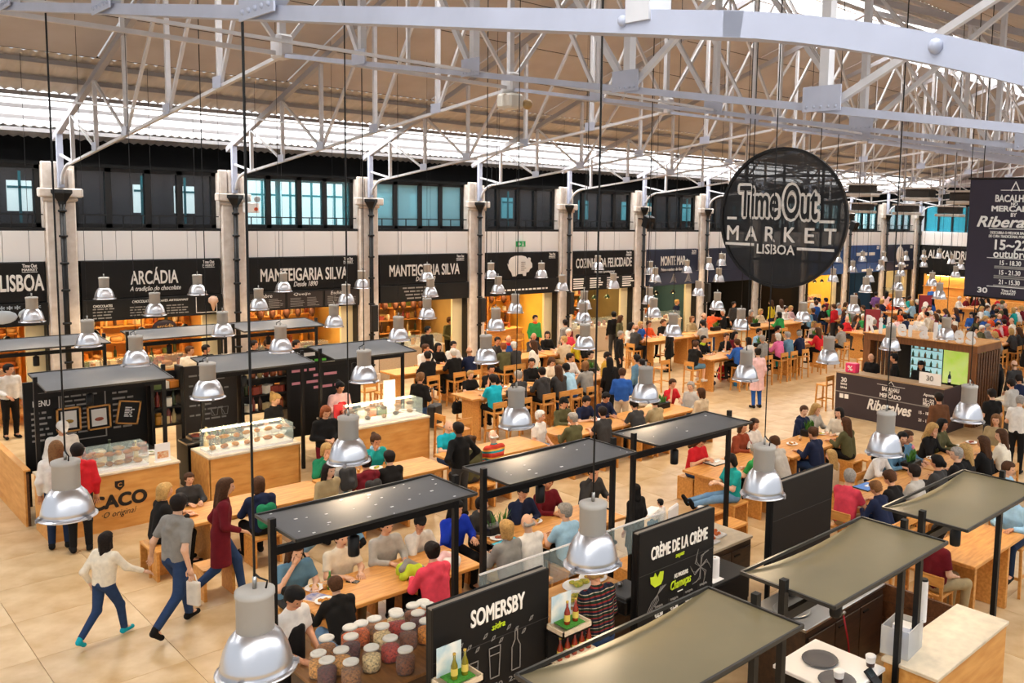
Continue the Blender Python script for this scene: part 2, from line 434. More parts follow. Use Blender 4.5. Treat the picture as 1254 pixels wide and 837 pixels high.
for i in range(-2, NB):
    a, b = bay_x(i); n = 4
    for k in range(n):
        x0 = a + (b - a) * k / n; x1 = a + (b - a) * (k + 1) / n
        B(x0 + .006, WALLY + .03, Z_STOP + .02, x1 - .006, WALLY + .1, Z_SILL - .07).build('panel', WHITEP, wall)
# pilasters
for k in range(-1, 12): B(PX0 + k * BAY - .33, WALLY + .03, 0, PX0 + k * BAY + .33, WALLY + .45, Z_WTOP).build('pier', STONE, wall)
def make_pilaster():
    t = thing('pilaster', '', 'column', (0, 0, 0), 0, 'stone pilasters along the back wall')
    B(-.31, -.08, 0, .31, .02, 5.42, ch=.03).build('shaft', STONE, t)
    B(-.36, -.1, 5.42, .36, .02, 5.52, ch=.03).build('neck_moulding', STONE, t)
    B(-.46, -.16, 5.52, .46, .02, 5.74, ch=.03).build('capital', STONE, t)
    B(-.37, -.1, 5.74, -.16, .02, 6.36, ch=.02).build('upper_shaft', STONE, t)
    B(-.13, -.1, 5.74, .08, .02, 6.36, ch=.02).build('upper_shaft', STONE, t)
    B(.17, -.1, 5.74, .27, .02, 6.2, ch=.02).build('upper_shaft', STONE, t)
    B(-.34, -.12, 0, .34, .02, .3, ch=.03).build('plinth', STONE, t)
    p = MB().lathe([(.062, 0), (.062, 5.36)], 10, c=(0, -.2, 0)).build('drain_pipe', BLACKM, t)
    for z in (.6, 1.55, 2.5, 3.3, 3.95, 4.6, 5.2):
        MB().lathe([(.075, -.03), (.095, -.02), (.095, .02), (.075, .03)], 10, c=(0, -.2, z)).build('collar', BLACKM, p)
    MB().lathe([(.07, 5.3), (.09, 5.42), (.2, 5.6), (.22, 5.62), (.22, 5.7), (.2, 5.7), (.1, 5.5)], 4, c=(0, -.2, 0), smooth=False).build('hopper', BLACKM, t)
    return t
_pil = make_pilaster()
for k in range(0, 12):
    o = _pil if k == 0 else copy_tree(_pil)
    o.location = (PX0 + k * BAY, WALLY, 0); o['label'] = 'cream stone pilaster with black drainpipe, %s from the left' % ORD[k]
o = copy_tree(_pil); o.location = (PX0 - BAY, WALLY, 0); o['label'] = 'cream stone pilaster with black drainpipe out beyond the left edge'
# speakers on the pipes
for k in range(2, 7):
    t = thing('wall_speaker', 'tall black column speaker on the drainpipe of the %s pilaster' % ORD[k], 'speaker', (PX0 + k * BAY, WALLY - .32, 1.66), 0, 'column speakers on drainpipes')
    B(-.1, -.1, 0, .1, .06, .82, ch=.015).build('cabinet', BLACKM, t); B(-.085, -.112, .03, .085, -.1, .79).build('grille', mat('speaker_grille', '1b1b1b', .9), t)
# emergency light box on second pilaster
t = thing('emergency_light', 'white twin-spot emergency light box on the second pilaster', 'emergency light', (PX0 + BAY + .36, WALLY - .36, 5.38))
B(-.2, -.05, -.15, .2, .1, .12, ch=.02).build('box', WHITEP, t)
for s in (-.14, .14): MB().lathe([(.02, 0), (.085, .02), (.085, .06), (.07, .06)], 12, M=Matrix.Translation((s, 0, .22)) @ Matrix.Rotation(math.pi / 2, 4, 'X')).build('spotlight', STEEL, t)
MB().lathe([(.05, 0), (.05, .02)], 10, M=Matrix.Translation((.1, -.05, -.05)) @ Matrix.Rotation(math.pi / 2, 4, 'X')).build('indicator', mat('red_orange', 'd0522c', .5), t)
# exit sign above the pig shop
t = thing('exit_sign', 'small green emergency exit sign above the pig board', 'sign', (19.38, WALLY - .03, 4.28))
B(-.2, -.02, -.1, .2, .02, .1).build('plate', mat('exit_green', '1f8a4d', .5, emit=.3), t)
stroke([(-.12, 0), (-.03, 0)], .03, facing((-.0, -.021, 0), (1, 0, 0)), LETTER, t, 'arrow'); stroke([(-.09, .05), (-.09, -.05)], .03, facing((0, -.021, 0), (1, 0, 0)), LETTER, t, 'arrow')
stroke([(.08, .06), (.08, .0), (.05, -.06)], .03, facing((0, -.021, 0), (1, 0, 0)), LETTER, t, 'running_figure'); stroke([(.08, 0), (.12, -.06)], .025, facing((0, -.021, 0), (1, 0, 0)), LETTER, t, 'running_figure')

# gallery windows ---------------------------------------------------
B(XB0, WALLY + 3.0, Z_SILL - .2, XB1, WALLY + 3.2, 7.3).build('gallery_back', mat('gallery_brown', '3a302b', .8, var=.3, scale=.8), wall)
B(XB0, WALLY + .4, Z_SILL - .2, XB1, WALLY + 3.0, Z_SILL - .05).build('gallery_floor', mat('gallery_floor', '4a4038', .7), wall)
CYG = thin('cyan_glass', '5fc3d6', .30, .08); DKG = thin('smoky_glass', '39424c', .35, .06)
CYB = thin('blue_film', '8ecde0', .55, .3)
OUTW = mat('daylit_outer_window', 'd8f0f4', .5, emit=1.3); OUTC = mat('cyan_outer_window', '62b8c8', .5, emit=.55); TEALF = mat('teal_frame', '1b7f8c', .5)
for i in range(-2, NB):
    a, b = bay_x(i)
    w = thing('window_%d' % (i + 3), None, None, (0, 0, 0)); w['kind'] = 'structure'
    w['label'] = 'black framed gallery window above shop number %d from the left' % (i + 3)
    cuts = [a + .04, a + .04 + (b - a) * .22, a + (b - a) * .5, a + (b - a) * .73, b - .04]
    for z0, z1 in ((Z_SILL, Z_SILL + .1), (Z_WTOP - .1, Z_WTOP + .05)): B(a - .1, WALLY + .28, z0, b + .1, WALLY + .42, z1).build('rail', FRAMEB, w)
    for x in cuts: B(x - .07, WALLY + .28, Z_SILL, x + .07, WALLY + .42, Z_WTOP).build('mullion', FRAMEB, w)
    g = {1: CYG, 2: CYB, 3: DKG, 8: CYG, 9: CYG, 10: CYG}.get(i, DKG)
    for c0, c1 in zip(cuts[:-1], cuts[1:]): B(c0 + .07, WALLY + .34, Z_SILL + .1, c1 - .07, WALLY + .352, Z_WTOP - .1).build('pane', g, w)
    r = B(a, WALLY + .1, Z_SILL + .3, b, WALLY + .125, Z_SILL + .33).build('railing', FRAMEB, w)
    for k in range(8): B(a + (b - a) * (k + .5) / 8 - .012, WALLY + .1, Z_SILL, a + (b - a) * (k + .5) / 8 + .012, WALLY + .12, Z_SILL + .3).build('baluster', FRAMEB, r)
    # openings of the outer facade seen through the glass
    bright = i in (1, 8, 9, 10)
    spots = [(.05, .3), (.36, .52), (.56, .74), (.8, .97)] if bright else ([(.3, .42), (.62, .78)] if i <= 0 else [(.12, .3), (.55, .7)])
    for u0, u1 in spots:
        x0, x1 = a + (b - a) * u0, a + (b - a) * u1; sh = 1.1
        ow = B(x0 + sh, WALLY + 2.9, Z_SILL + (.05 if bright else .35), x1 + sh, WALLY + 2.98, Z_WTOP - (.1 if bright else .35)).build('outer_window', OUTW if (bright or i <= 0) else OUTC, w)
        B((x0 + x1) / 2 + sh - .03, WALLY + 2.86, Z_SILL + .05, (x0 + x1) / 2 + sh + .03, WALLY + 2.9, Z_WTOP - .1).build('glazing_bar', TEALF, ow)
        B(x0 + sh, WALLY + 2.86, Z_WTOP - .55, x1 + sh, WALLY + 2.9, Z_WTOP - .49).build('glazing_bar', TEALF, ow)

# ---------------------------------------------------------------- sign boards
def rule(t, x0, x1, z, y=-.012, m=GREYLET, h=.02): return B(x0, y, z, x1, y + .012, z + h).build('rule', m, t)
def logo(t, x, z, s=1.):
    letter('Time Out', .34 * s, .1 * s, facing((x, -.03, z + .07 * s), (1, 0, 0)), LETTER, t, .03, name='logo'); letter('MARKET', .36 * s, .075 * s, facing((x, -.03, z - .04 * s), (1, 0, 0)), LETTER, t, .02, name='logo'); rule(t, x - .18 * s, x + .18 * s, z - .11 * s, -.04, LETTER, .012)
def para(t, x0, x1, z0, z1, n, m=GREYLET, fill=(.55, 1)):
    """small menu lines"""
    for k in range(n):
        z = z1 - (z1 - z0) * (k + .5) / n; w = (x1 - x0) * random.uniform(*fill)
        scribble(t, x0, x0 + w, z, -.07, min(.045, (z1 - z0) / n * .55), m, name='menu_line')
SIGNS = {}
def sign(i, label, m, title, tw, th=.4, tz=3.55, upper=None):
    a, b = bay_x(i); t = thing('shop_sign', label, 'sign', ((a + b) / 2, WALLY, 0)); h = (b - a) / 2 - .04
    B(-h, -.03, Z_SPLIT + .01, h, .1, Z_STOP, ch=.006).build('board', m, t)
    lo = B(-h + (0), -.06, Z_SBOT, h + .03, .1, Z_SPLIT - .01, ch=.006).build('menu_board', m, t)
    if title: letter(title, tw, th, facing((0, -.032, tz), (1, 0, 0)), LETTER, t, .02)
    logo(t, h - .3, Z_STOP - .13, .85)
    SIGNS[i] = (t, h); return t, h
t, h = sign(-1, 'black shop board ending in LISBOA cut by the left edge', BLACKB, None, 0)
letter('LISBOA', .86, .4, facing((1.17, -.032, 3.5), (1, 0, 0)), LETTER, t, .028); rule(t, -1, 1.4, 3.22)
SEAL = mat('pale_blue_paint', 'b9c3cc', .6)
for x, z, sx in ((-.9, 2.68, .5), (.2, 2.66, .55), (.75, 2.72, .3), (1.3, 2.75, .25)):
    MB().ball((0, 0, 0), 1, 12, 6, sq=(sx, .02, .16)).build('painted_shape', SEAL, t, (x, -.07, z))
for x in (.6, .75, .9, 1.05, 1.45): letter('*', .12, .1, facing((x, -.062, 2.93), (1, 0, 0)), SEAL, t, name='painted_star')
t, h = sign(0, 'black shop board reading ARCÁDIA with chocolate menu', BLACKB, 'ARCÁDIA', 1.12, .44, 3.58)
letter('A tradição do chocolate', 1.2, .15, facing((.02, -.032, 3.24), (1, 0, 0)), LETTER, t, .012, shear=.3); rule(t, -h + .1, -.68, 3.23); rule(t, .72, h - .1, 3.23)
letter('CHOCOLATES', .45, .07, facing((-.32, -.062, 2.93), (1, 0, 0)), LETTER, t, .01, shear=.2); letter('& CAFÉS ARTESANAIS', .8, .07, facing((.38, -.062, 2.93), (1, 0, 0)), LETTER, t, .01, shear=.2)
letter('CHOCOLATES', .42, .065, facing((-1.2, -.062, 2.86), (1, 0, 0)), LETTER, t, .01)
para(t, -1.42, -.75, 2.52, 2.82, 4); para(t, -.6, .1, 2.55, 2.82, 4); para(t, .25, .85, 2.55, 2.82, 4)
for q in (((.98, 2.55), (.98, 2.96)), ((.98, 2.55), (1.5, 2.55)), ((1.5, 2.55), (1.5, 2.96))): stroke(q, .015, facing((0, -.062, 0), (1, 0, 0)), LETTER, t, 'frame_line')
MB().lathe([(.02, -.2), (.07, -.02), (.13, .05), (.12, .14), (.05, .2)], 10, c=(1.4, -.1, 2.78)).build('ice_cream_picture', mat('ice_cream', 'd8b49c', .6), t)
for i, second in ((1, False), (2, True)):
    t, h = sign(i, ['black MANTEIGARIA SILVA board with three printed menus below', 'black MANTEIGARIA SILVA board with chalk handwriting below'][second], BLACKB, 'MANTEIGARIA SILVA', 2.6, .37, 3.48)
    letter('Desde 1890', .72, .15, facing((0, -.032, 3.2), (1, 0, 0)), LETTER, t, .012, shear=.3); rule(t, -h + .15, -.45, 3.2); rule(t, .45, h - .15, 3.2)
    if not second:
        for k, ttl in enumerate(('Fiambre', 'Queijo', 'Enchidos')):
            x = -1.15 + 1.12 * k; B(x - .52, -.075, Z_SBOT + .04, x + .52, -.06, Z_SPLIT - .06).build('menu_sheet', mat('menu_brown', '2b2320', .6), t)
            letter(ttl, .5, .1, facing((x - .1, -.078, 2.9), (1, 0, 0)), LETTER, t, .008, shear=.2)
            for kk in range(2): 
                for r in range(6): rule(t, x - .45 + .5 * kk, x - .45 + .5 * kk + random.uniform(.25, .42), 2.56 + r * .045, -.082, GREYLET, .014)
    else:
        for r, s in enumerate(('Boa charcutaria', 'queijos selecionados', 'e os bons bacalhaus', 'com azeite e vinho')): scribble(t, -.85 + .05 * r, .25 + random.uniform(0, .3), 2.92 - .11 * r, -.07, .06)
t, h = sign(3, 'black shop board with a white pig silhouette', BLACKB, None, 0)
pig = [(-.62, .05), (-.6, .2), (-.5, .3), (-.3, .36), (0, .37), (.2, .33), (.3, .24), (.36, .3), (.45, .27), (.44, .16), (.52, .08), (.53, -.06), (.42, -.12), (.36, -.22), (.24, -.24), (.22, -.36), (.1, -.36), (.06, -.28), (-.2, -.29), (-.26, -.36), (-.42, -.36), (-.48, -.22), (-.6, -.1), (-.68, .1)]
MB().prism([(x * .92, y) for x, y in pig], 0, .02).build('pig_silhouette', LETTER, t).matrix_local = facing((-.1, -.032, 3.5), (1, 0, 0))
for r in range(5): rule(t, -.12, random.uniform(.02, .15), 3.62 - .07 * r, -.06, GREYLET, .02)
scribble(t, -.9, 1.1, 2.66, -.07, .08, LETTER)
t, h = sign(4, 'black shop board reading COZINHA DA FELICIDADE', BLACKB, 'COZINHA DA FELICIDADE', 3.0, .37, 3.52)
letter('Petiscos à portuguesa', 1.1, .12, facing((0, -.032, 3.16), (1, 0, 0)), LETTER, t, .01, shear=.25); rule(t, -h + .1, -.65, 3.16); rule(t, .65, h - .1, 3.16)
for x in (-1.3, -.45, .45, 1.3):
    for r in range(5): rule(t, x - .34, x - .34 + random.uniform(.45, .68), 2.56 + r * .085, -.072, LETTER, .045)
t, h = sign(5, 'dark navy shop board reading MONTE MAR', NAVYB, 'MONTE MAR', 1.55, .4, 3.5)
letter('Peixes e mariscos do Guincho', 1.5, .13, facing((0, -.032, 3.14), (1, 0, 0)), LETTER, t, .01, shear=.25); rule(t, -h + .1, -.85, 3.14); rule(t, .85, h - .1, 3.14)
for x in (-.95, 0, .95):
    for r in range(5): stroke([(x - .2 + .04 * r, 2.58 + .06 * r), (x, 2.66 + .07 * r), (x + .2 - .03 * r, 2.58 + .075 * r)], .025, facing((0, -.062, 0), (1, 0, 0)), GREYLET, t, 'fish_drawing')
t, h = sign(6, 'navy shop board partly behind the round sign, lettering TI', NAVYB, None, 0); letter('TI', .3, .5, facing((-.62, -.032, 3.5), (1, 0, 0)), LETTER, t, .028); rule(t, -h + .1, h - .1, 3.12)
sign(7, 'dark navy shop board hidden behind the round sign', NAVYB, None, 0)
t, h = sign(8, 'blue shop board over the bright yellow stall', BLUEB, None, 0)
t, h = sign(9, 'bright blue shop board with small white lettering', BLUEB, None, 0); scribble(t, -1.0, 1.0, 3.5, -.04, .24, LETTER)
scribble(t, -.4, .8, 2.6, -.07, .16, LETTER)
t, h = sign(10, 'dark blue shop board with a white apple shape at the corner', NAVYB, None, 0)
MB().ball((0, 0, 0), .5, 14, 8, sq=(.9, .05, 1)).build('apple_shape', LETTER, t, (-.1, -.06, 3.4)); B(-.12, -.08, 3.85, -.05, -.04, 4.02).build('apple_stem', LETTER, t)
scribble(t, -.6, 1.0, 2.75, -.07, .14, LETTER)

# ---------------------------------------------------------------- shop interiors
LOOK = {-1: ('e2a34a', 6), 0: ('e0a552', 7), 1: ('d8ab55', 8), 2: ('a08048', 9), 3: ('ecc04f', 8), 4: ('6f6038', 8), 5: ('2f5058', 7), 6: ('171412', 1), 7: ('2a2119', 2), 8: ('f0c14d', 9), 9: ('1d4672', 2), 10: ('d6cfae', 4)}
SHOPN = {-1: 'shop at the left edge', 0: 'chocolate shop', 1: 'first cheese shop', 2: 'second cheese shop', 3: 'pig shop', 4: 'Cozinha shop', 5: 'fish shop', 6: 'black shop', 7: 'shop behind the disc', 8: 'yellow stall', 9: 'blue shop', 10: 'corner shop'}
GOODS = []
def goods_proto():
    out = []
    for nm, prof, cols in (('bottle', [(.035, 0), (.038, .02), (.038, .17), (.014, .23), (.014, .29), (.018, .29), (.018, .31)], ['2c3a1e', '4a2a16', '7a2518', 'c9b27a']),
                           ('jar', [(.05, 0), (.055, .02), (.055, .13), (.045, .15), (.05, .15), (.05, .185), (.0, .185)], ['c98a2c', '8c3a1f', 'ddc9a0', 'a6552a'])):
        for c in cols:
            out.append((nm, MB().lathe(prof, 10).mesh(nm, mat('goods_' + c, c, .35)), c))
    for c in ('d9c08c', '9a3d2a', 'e8e0cc', '5d6b32', 'c8781e'):
        out.append(('box', B(-.09, -.06, 0, .09, .06, .14, ch=.008).mesh('goods_box', mat('goods_' + c, c, .6)), c))
    for c in ('c79a5a', 'a3622e'):
        out.append(('cheese', MB().lathe([(.0, 0), (.1, .0), (.115, .03), (.115, .07), (.1, .1), (0, .1)], 12).mesh('cheese', mat('goods_' + c, c, .6)), c))
    return out
PROTO = goods_proto()
CNAME = {'2c3a1e': 'dark green', '4a2a16': 'brown', '7a2518': 'red', 'c9b27a': 'straw coloured', 'c98a2c': 'amber', '8c3a1f': 'rust', 'ddc9a0': 'cream', 'a6552a': 'orange brown', 'd9c08c': 'buff', '9a3d2a': 'brick red', 'e8e0cc': 'white', '5d6b32': 'olive', 'c8781e': 'orange', 'c79a5a': 'golden', 'a3622e': 'brown'}
def put_goods(x, y, z, where, kinds=None):
    nm, me, c = random.choice([q for q in PROTO if kinds is None or q[0] in kinds])
    o = obj(nm, me, None, (x, y, z), random.uniform(0, 6)); o.scale = [random.uniform(.95, 1.3)] * 3
    return tag(o, '%s %s standing on %s' % (CNAME[c], nm, where), nm, 'goods on %s' % where)
SDEP = 2.7
for i in range(-1, NB):
    a, b = bay_x(i); colr, pw = LOOK[i]; wm = mat('shop_wall_%s' % colr, colr, .7, var=.12, scale=1.5)
    st = thing('wall_shop_%d' % (i + 2), None, None); st['kind'] = 'structure'; st['label'] = 'painted inner walls of the ' + SHOPN[i]
    y1 = WALLY + .45 + SDEP
    B(a - .3, y1, 0, b + .3, y1 + .1, 2.9).build('rear_wall', wm, st)
    B(a - .32, WALLY + .45, 0, a - .22, y1, 2.9).build('side_wall', wm, st); B(b + .22, WALLY + .45, 0, b + .32, y1, 2.9).build('side_wall', wm, st)
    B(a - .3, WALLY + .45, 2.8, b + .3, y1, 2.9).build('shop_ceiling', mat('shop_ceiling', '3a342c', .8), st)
    B(b - .04, WALLY + .03, 0, b + .0, WALLY + .45, Z_SBOT).build('door_jamb', FRAMEB, st); B(a, WALLY + .03, 0, a + .04, WALLY + .45, Z_SBOT).build('door_jamb', FRAMEB, st)
    if i not in (6, 7, 9):
        B(b - .42, WALLY + .3, 0, b - .0, WALLY + .4, Z_SBOT).build('return_panel', CREAM, st)
    lp = thing('ceiling_light', 'warm flat ceiling lamp inside the ' + SHOPN[i], 'lamp', ((a + b) / 2, WALLY + 1.5, 2.72))
    B(-.9, -.3, 0, .9, .3, .07).build('housing', WHITEP, lp); B(-.86, -.26, -.01, .86, .26, 0).build('diffuser', mat('warm_diffuser_%d' % pw, 'ffd9a0', .5, emit=pw * 4.5), lp)
    # shelves on the rear wall
    if i not in (6, 9):
        su = thing('shelf_unit', 'wooden wall shelves at the rear of the ' + SHOPN[i], 'shelf', ((a + b) / 2, y1 - .2, 0))
        hw = (b - a) / 2 - .1
        for x in (-hw, -hw / 3, hw / 3, hw): B(x - .025, -.18, .6, x + .025, .18, 2.5).build('upright', WOOD if i < 9 else DWOOD, su)
        for z in (.6, 1.05, 1.5, 1.95, 2.42): B(-hw, -.18, z - .02, hw, .18, z + .02).build('shelf_board', WOOD if i < 9 else DWOOD, su)
        for z in (1.07, 1.52, 1.97):
            n = 12 if i <= 4 else 7
            for k in range(n): put_goods((a + b) / 2 - hw + .15 + (2 * hw - .3) * k / (n - 1) + random.uniform(-.05, .05), y1 - .22, z, 'the shelves of the ' + SHOPN[i])
    # counter
    if i in (-1, 0, 1, 2, 4, 5, 8, 10):
        yc = WALLY + .1 if i in (2, 4, 5) else WALLY + .9
        xe = b - .9 if i in (2, 5) else (b - .5)
        ct = thing('shop_counter', 'serving counter with glass display inside the ' + SHOPN[i], 'counter', (0, yc, 0))
        B(a + .05, -.0, 0, xe, .6, .95, ch=.01).build('body', GRANITE if i in (2, 4, 5) else WOODX, ct)
        B(a + .03, -.03, .95, xe + .02, .64, 1.0).build('top', WORKTOP, ct)
        g = B(a + .08, .0, 1.0, xe - .05, .02, 1.3).build('glass_front', GLASS, ct); B(a + .08, 0, 1.3, xe - .05, .35, 1.312).build('glass_top', GLASS, ct)
        for k in range(9): put_goods(a + .25 + (xe - a - .5) * k / 8, yc + random.uniform(.15, .45), 1.0, 'the counter of the ' + SHOPN[i], ('box', 'cheese', 'jar'))
# hams, hanging lamps and kitchen units that fill the shops
def ham(i, k, x, y, z):
    t = thing('cured_ham', 'dark cured ham hanging in the %s, %s from the left' % (SHOPN[i], ORD[k]), 'ham', (x, y, z), random.uniform(0, 3), 'hams hanging in the ' + SHOPN[i])
    MB().lathe([(.0, -.5), (.06, -.47), (.1, -.36), (.1, -.25), (.06, -.12), (.025, 0), (.02, .06)], 10).build('meat', mat('ham_brown', '4a2614', .5, var=.4, scale=9), t); MB().tube([(0, 0, .05), (0, 0, 2.8 - z)], .008, 4).build('string', BLACKM, t)
for i, n in ((1, 7), (2, 8), (3, 6)):
    a, b = bay_x(i)
    for k in range(n): ham(i, k, a + .35 + (b - a - .9) * k / (n - 1), WALLY + 1.95 + .1 * (k % 2), 2.45)
for i, n in ((4, 4), (5, 3), (8, 4), (0, 3), (-1, 3)):
    a, b = bay_x(i)
    for k in range(n):
        t = thing('shop_pendant', 'small lit pendant in the %s, %s from the left' % (SHOPN[i], ORD[k]), 'lamp', (a + .5 + (b - a - 1.2) * k / max(1, n - 1), WALLY + .8, 2.0), 0, 'small pendants in the ' + SHOPN[i])
        MB().lathe([(.03, .16), (.06, .14), (.13, .02), (.125, .02), (.05, .13)], 14, cap=False).build('shade', mat('pendant_green', '3c5a3a', .4) if i == 4 else BLACKM, t); MB().ball((0, 0, .05), .05, 8, 6).build('bulb', mat('shop_bulb', 'ffd9a0', .5, emit=14), t); MB().tube([(0, 0, .15), (0, 0, .8)], .006, 4).build('cord', BLACKM, t)
for i in (-1, 0, 1, 2, 4, 5, 8):
    a, b = bay_x(i)
    for k in range(2):
        x = a + .9 + 1.2 * k; t = thing('kitchen_unit', '%s kitchen unit at the rear of the %s' % (('steel', 'dark')[k], SHOPN[i]), 'appliance', (x, WALLY + 2.35, 0)); m = (STEEL, DARKW)[k]
        B(-.45, -.3, .08, .45, .25, .92, ch=.01).build('cabinet', m, t); B(-.47, -.32, .92, .47, .27, .97).build('worktop', STEEL, t)
        for q in range(2): d_ = B(-.43 + .44 * q, -.315, .14, -.01 + .44 * q, -.3, .86).build('door', m, t); B(-.3 + .44 * q, -.33, .8, -.15 + .44 * q, -.315, .82).build('handle', BLACKM, d_)
        for q in range(4): put_goods(x - .33 + .22 * q, WALLY + 2.2, .97, 'the %s kitchen unit of the %s' % (('steel', 'dark')[k], SHOPN[i]))
# oval hanging shop sign of the chocolate shop
t = thing('hanging_sign', 'dark oval hanging sign in the chocolate shop opening', 'sign', (7.75, WALLY + .1, 2.2))
MB().ball((0, 0, 0), .3, 16, 8, sq=(1, .12, .7)).build('plaque', mat('plum', '2a1a26', .5), t); letter('arcádia', .4, .12, facing((0, -.04, .03), (1, 0, 0)), mat('gold_lettering', 'd8b070', .5), t, .01, shear=.2); letter('DESDE 1933', .22, .05, facing((0, -.04, -.1), (1, 0, 0)), LETTER, t, .01)
# bar with stools inside the pig shop
a, b = bay_x(3)
t = thing('bar_counter', 'yellow lit wooden bar running back inside the pig shop', 'counter', (a + 1.3, WALLY + .3, 0))
B(-1.1, .9, 0, 1.3, 1.4, 1.02).build('body', WOOD, t); B(-1.15, .85, 1.02, 1.35, 1.45, 1.07).build('top', WOODX, t)
for k in range(8): put_goods(a + .35 + .27 * k, WALLY + 1.45 + random.uniform(-.1, .1), 1.07, 'the bar of the pig shop', ('jar', 'bottle'))

# ================================================================ END WALL
EX = XB1
ew = thing('wall_end', None, None); ew['kind'] = 'structure'; ew['label'] = 'far end wall of the hall with shop boards and blue windows'
B(EX + .2, -2, 6.28, EX + .5, 25, 7.4).build('fascia', mat('black_fascia', '080808', .8), ew)
B(EX + .12, -2, 7.4, EX + .5, 25, 11.6).build('gable', mat('gable_lilac', 'b9aeb0', .8), ew)
B(EX + .12, -2, 0, EX + .5, 25, Z_STOP).build('lower_wall', BLACKB, ew)
B(EX + .1, -2, Z_STOP, EX + .4, 25, Z_SILL).build('band', WHITEP, ew)
B(EX + 1.6, -2, Z_SILL, EX + 1.7, 25, 6.3).build('gallery_back', OUTC, ew)
for k in range(6):
    y1 = WALLY - .3 - 4 * k; y0 = y1 - 3.4
    o = copy_tree(_pil); o.location = (EX, y0 - .3, 0); o.rotation_euler = (0, 0, -math.pi / 2); o['label'] = 'cream stone pilaster on the far end wall, %s from the corner' % ORD[k]; o['group'] = 'stone pilasters on the end wall'
    for j in range(4): B(EX + .02, y0 + .85 * j + .006, Z_STOP + .02, EX + .1, y0 + .85 * j + .844, Z_SILL - .07).build('panel', WHITEP, ew)
    w = thing('window_%d' % (20 + k), None, None); w['kind'] = 'structure'; w['label'] = 'blue gallery window in the end wall, %s from the corner' % ORD[k]
    for j in range(5): B(EX + .2, y0 + .84 * j - .05, Z_SILL, EX + .34, y0 + .84 * j + .05, 6.28).build('mullion', FRAMEB, w)
    for j in range(4): B(EX + .26, y0 + .84 * j + .05, Z_SILL, EX + .272, y0 + .84 * j + .79, 6.25).build('pane', thin('deep_cyan_glass', '2fa8c4', .5, .1), w)
    t = thing('shop_sign', ['dark shop board reading ALEXANDRE on the end wall', 'dark shop board on the end wall behind the purple banner', 'dark shop board far right on the end wall', 'dark shop board on the end wall, fourth from the corner', 'dark shop board on the end wall, fifth from the corner', 'dark shop board on the end wall, sixth from the corner'][k], 'sign', (EX + .1, (y0 + y1) / 2, 0))
    B(-.1, -1.68, 2.3, 0, 1.68, Z_STOP, ch=.006).build('board', NAVYB if k else BLACKB, t)
    if k == 0:
        letter('ALEXANDRE', 2.5, .5, facing((-.105, 0, 3.45), (0, -1, 0)), LETTER, t, .02); B(-.108, -1.0, 2.98, -.1, 0, 3.05).build('text_line', LETTER, t)
    lp = thing('ceiling_light', 'warm lamp under the end wall board, %s from the corner' % ORD[k], 'lamp', (EX - .05, (y0 + y1) / 2, 2.2)); B(-.15, -1.2, 0, .1, 1.2, .06).build('housing', BLACKM, lp); B(-.14, -1.15, -.01, .09, 1.15, 0).build('diffuser', mat('warm_diffuser_end', 'ffd9a0', .5, emit=20), lp)
    c = thing('shop_counter', 'lit yellow shop front on the end wall, %s from the corner' % ORD[k], 'counter', (EX, (y0 + y1) / 2, 0))
    B(-.05, -1.5, 1.0, .1, 1.4, 2.25).build('lit_back', mat('shop_wall_e2a34a', 'e2a34a', .7), c); B(-.5, -1.5, 0, 0, 1.5, 1.0).build('body', WOODX, c); B(-.2, -1.5, 1.5, .0, 1.4, 1.54).build('shelf_board', WOOD, c)
# ================================================================ TABLES AND SEATS
def make_table(name, label, x0, x1, y0, y1, z, group):
    t = thing(name, label, 'table', ((x0 + x1) / 2, (y0 + y1) / 2, 0), 0, group); w = (x1 - x0) / 2; d = (y1 - y0) / 2
    B(-w, -d, z - .05, w, d, z, ch=.008).build('table_top', WOOD, t)
    for s in (-1, 1): B(s * (w - .28) - .035, -d + .1, 0, s * (w - .28) + .035, d - .1, z - .05, ch=.006).build('leg_panel', WOOD, t)
    B(-w + .3, -.03, z - .22, w - .3, .03, z - .05).build('stretcher', WOOD, t)
    return t
LOW, HIGH = .75, 1.05
TABLES = {}
def tbl(key, x0, x1, y0, y1, z, phrase):
    TABLES[key] = (x0, x1, y0, y1, z, phrase)
    make_table('low_table' if z < .9 else 'high_table', ('low ' if z < .9 else 'high ') + 'pale oak communal table: ' + phrase, x0, x1, y0, y1, z, 'communal oak tables')
tbl('T1', 4.5, 6.75, 9.33, 10.25, LOW, 'table behind the glass jars')
tbl('T2', 7.3, 9.5, 9.33, 10.25, LOW, 'table with the spiky plant')
tbl('T3a', 4.53, 6.7, 13.4, 14.3, LOW, 'table beside the CACO counter')
tbl('T3b', 6.75, 8.95, 13.4, 14.3, LOW, 'table below the croissant counter')
tbl('T3c', 9.2, 11.3, 13.4, 14.3, LOW, 'table of the striped shirt')
tbl('T4a', 11.9, 13.95, 13.5, 14.45, LOW, 'middle low table, left half')
tbl('T4b', 14.0, 16.1, 13.5, 14.45, LOW, 'middle low table, right half')
tbl('T5', 12.05, 14.2, 9.46, 10.4, LOW, 'low table left of purple stand')
tbl('T6', 14.3, 16.5, 9.46, 10.4, LOW, 'low table before purple stand')
tbl('T7a', 12.1, 14.6, 6.35, 7.2, HIGH, 'high table with tulips')
tbl('T7b', 14.65, 17.2, 6.35, 7.2, HIGH, 'high table right of tulips')
tbl('H1a', 11.8, 14.0, 16.7, 17.6, HIGH, 'high table by the suitcase')
tbl('H1b', 14.05, 16.3, 16.7, 17.6, HIGH, 'high table mid hall')
tbl('H3', 20.6, 22.8, 16.75, 17.6, HIGH, 'high table by the backpacks')
tbl('H6a', 23.0, 25.3, 16.75, 17.6, HIGH, 'high table of pink jumper')
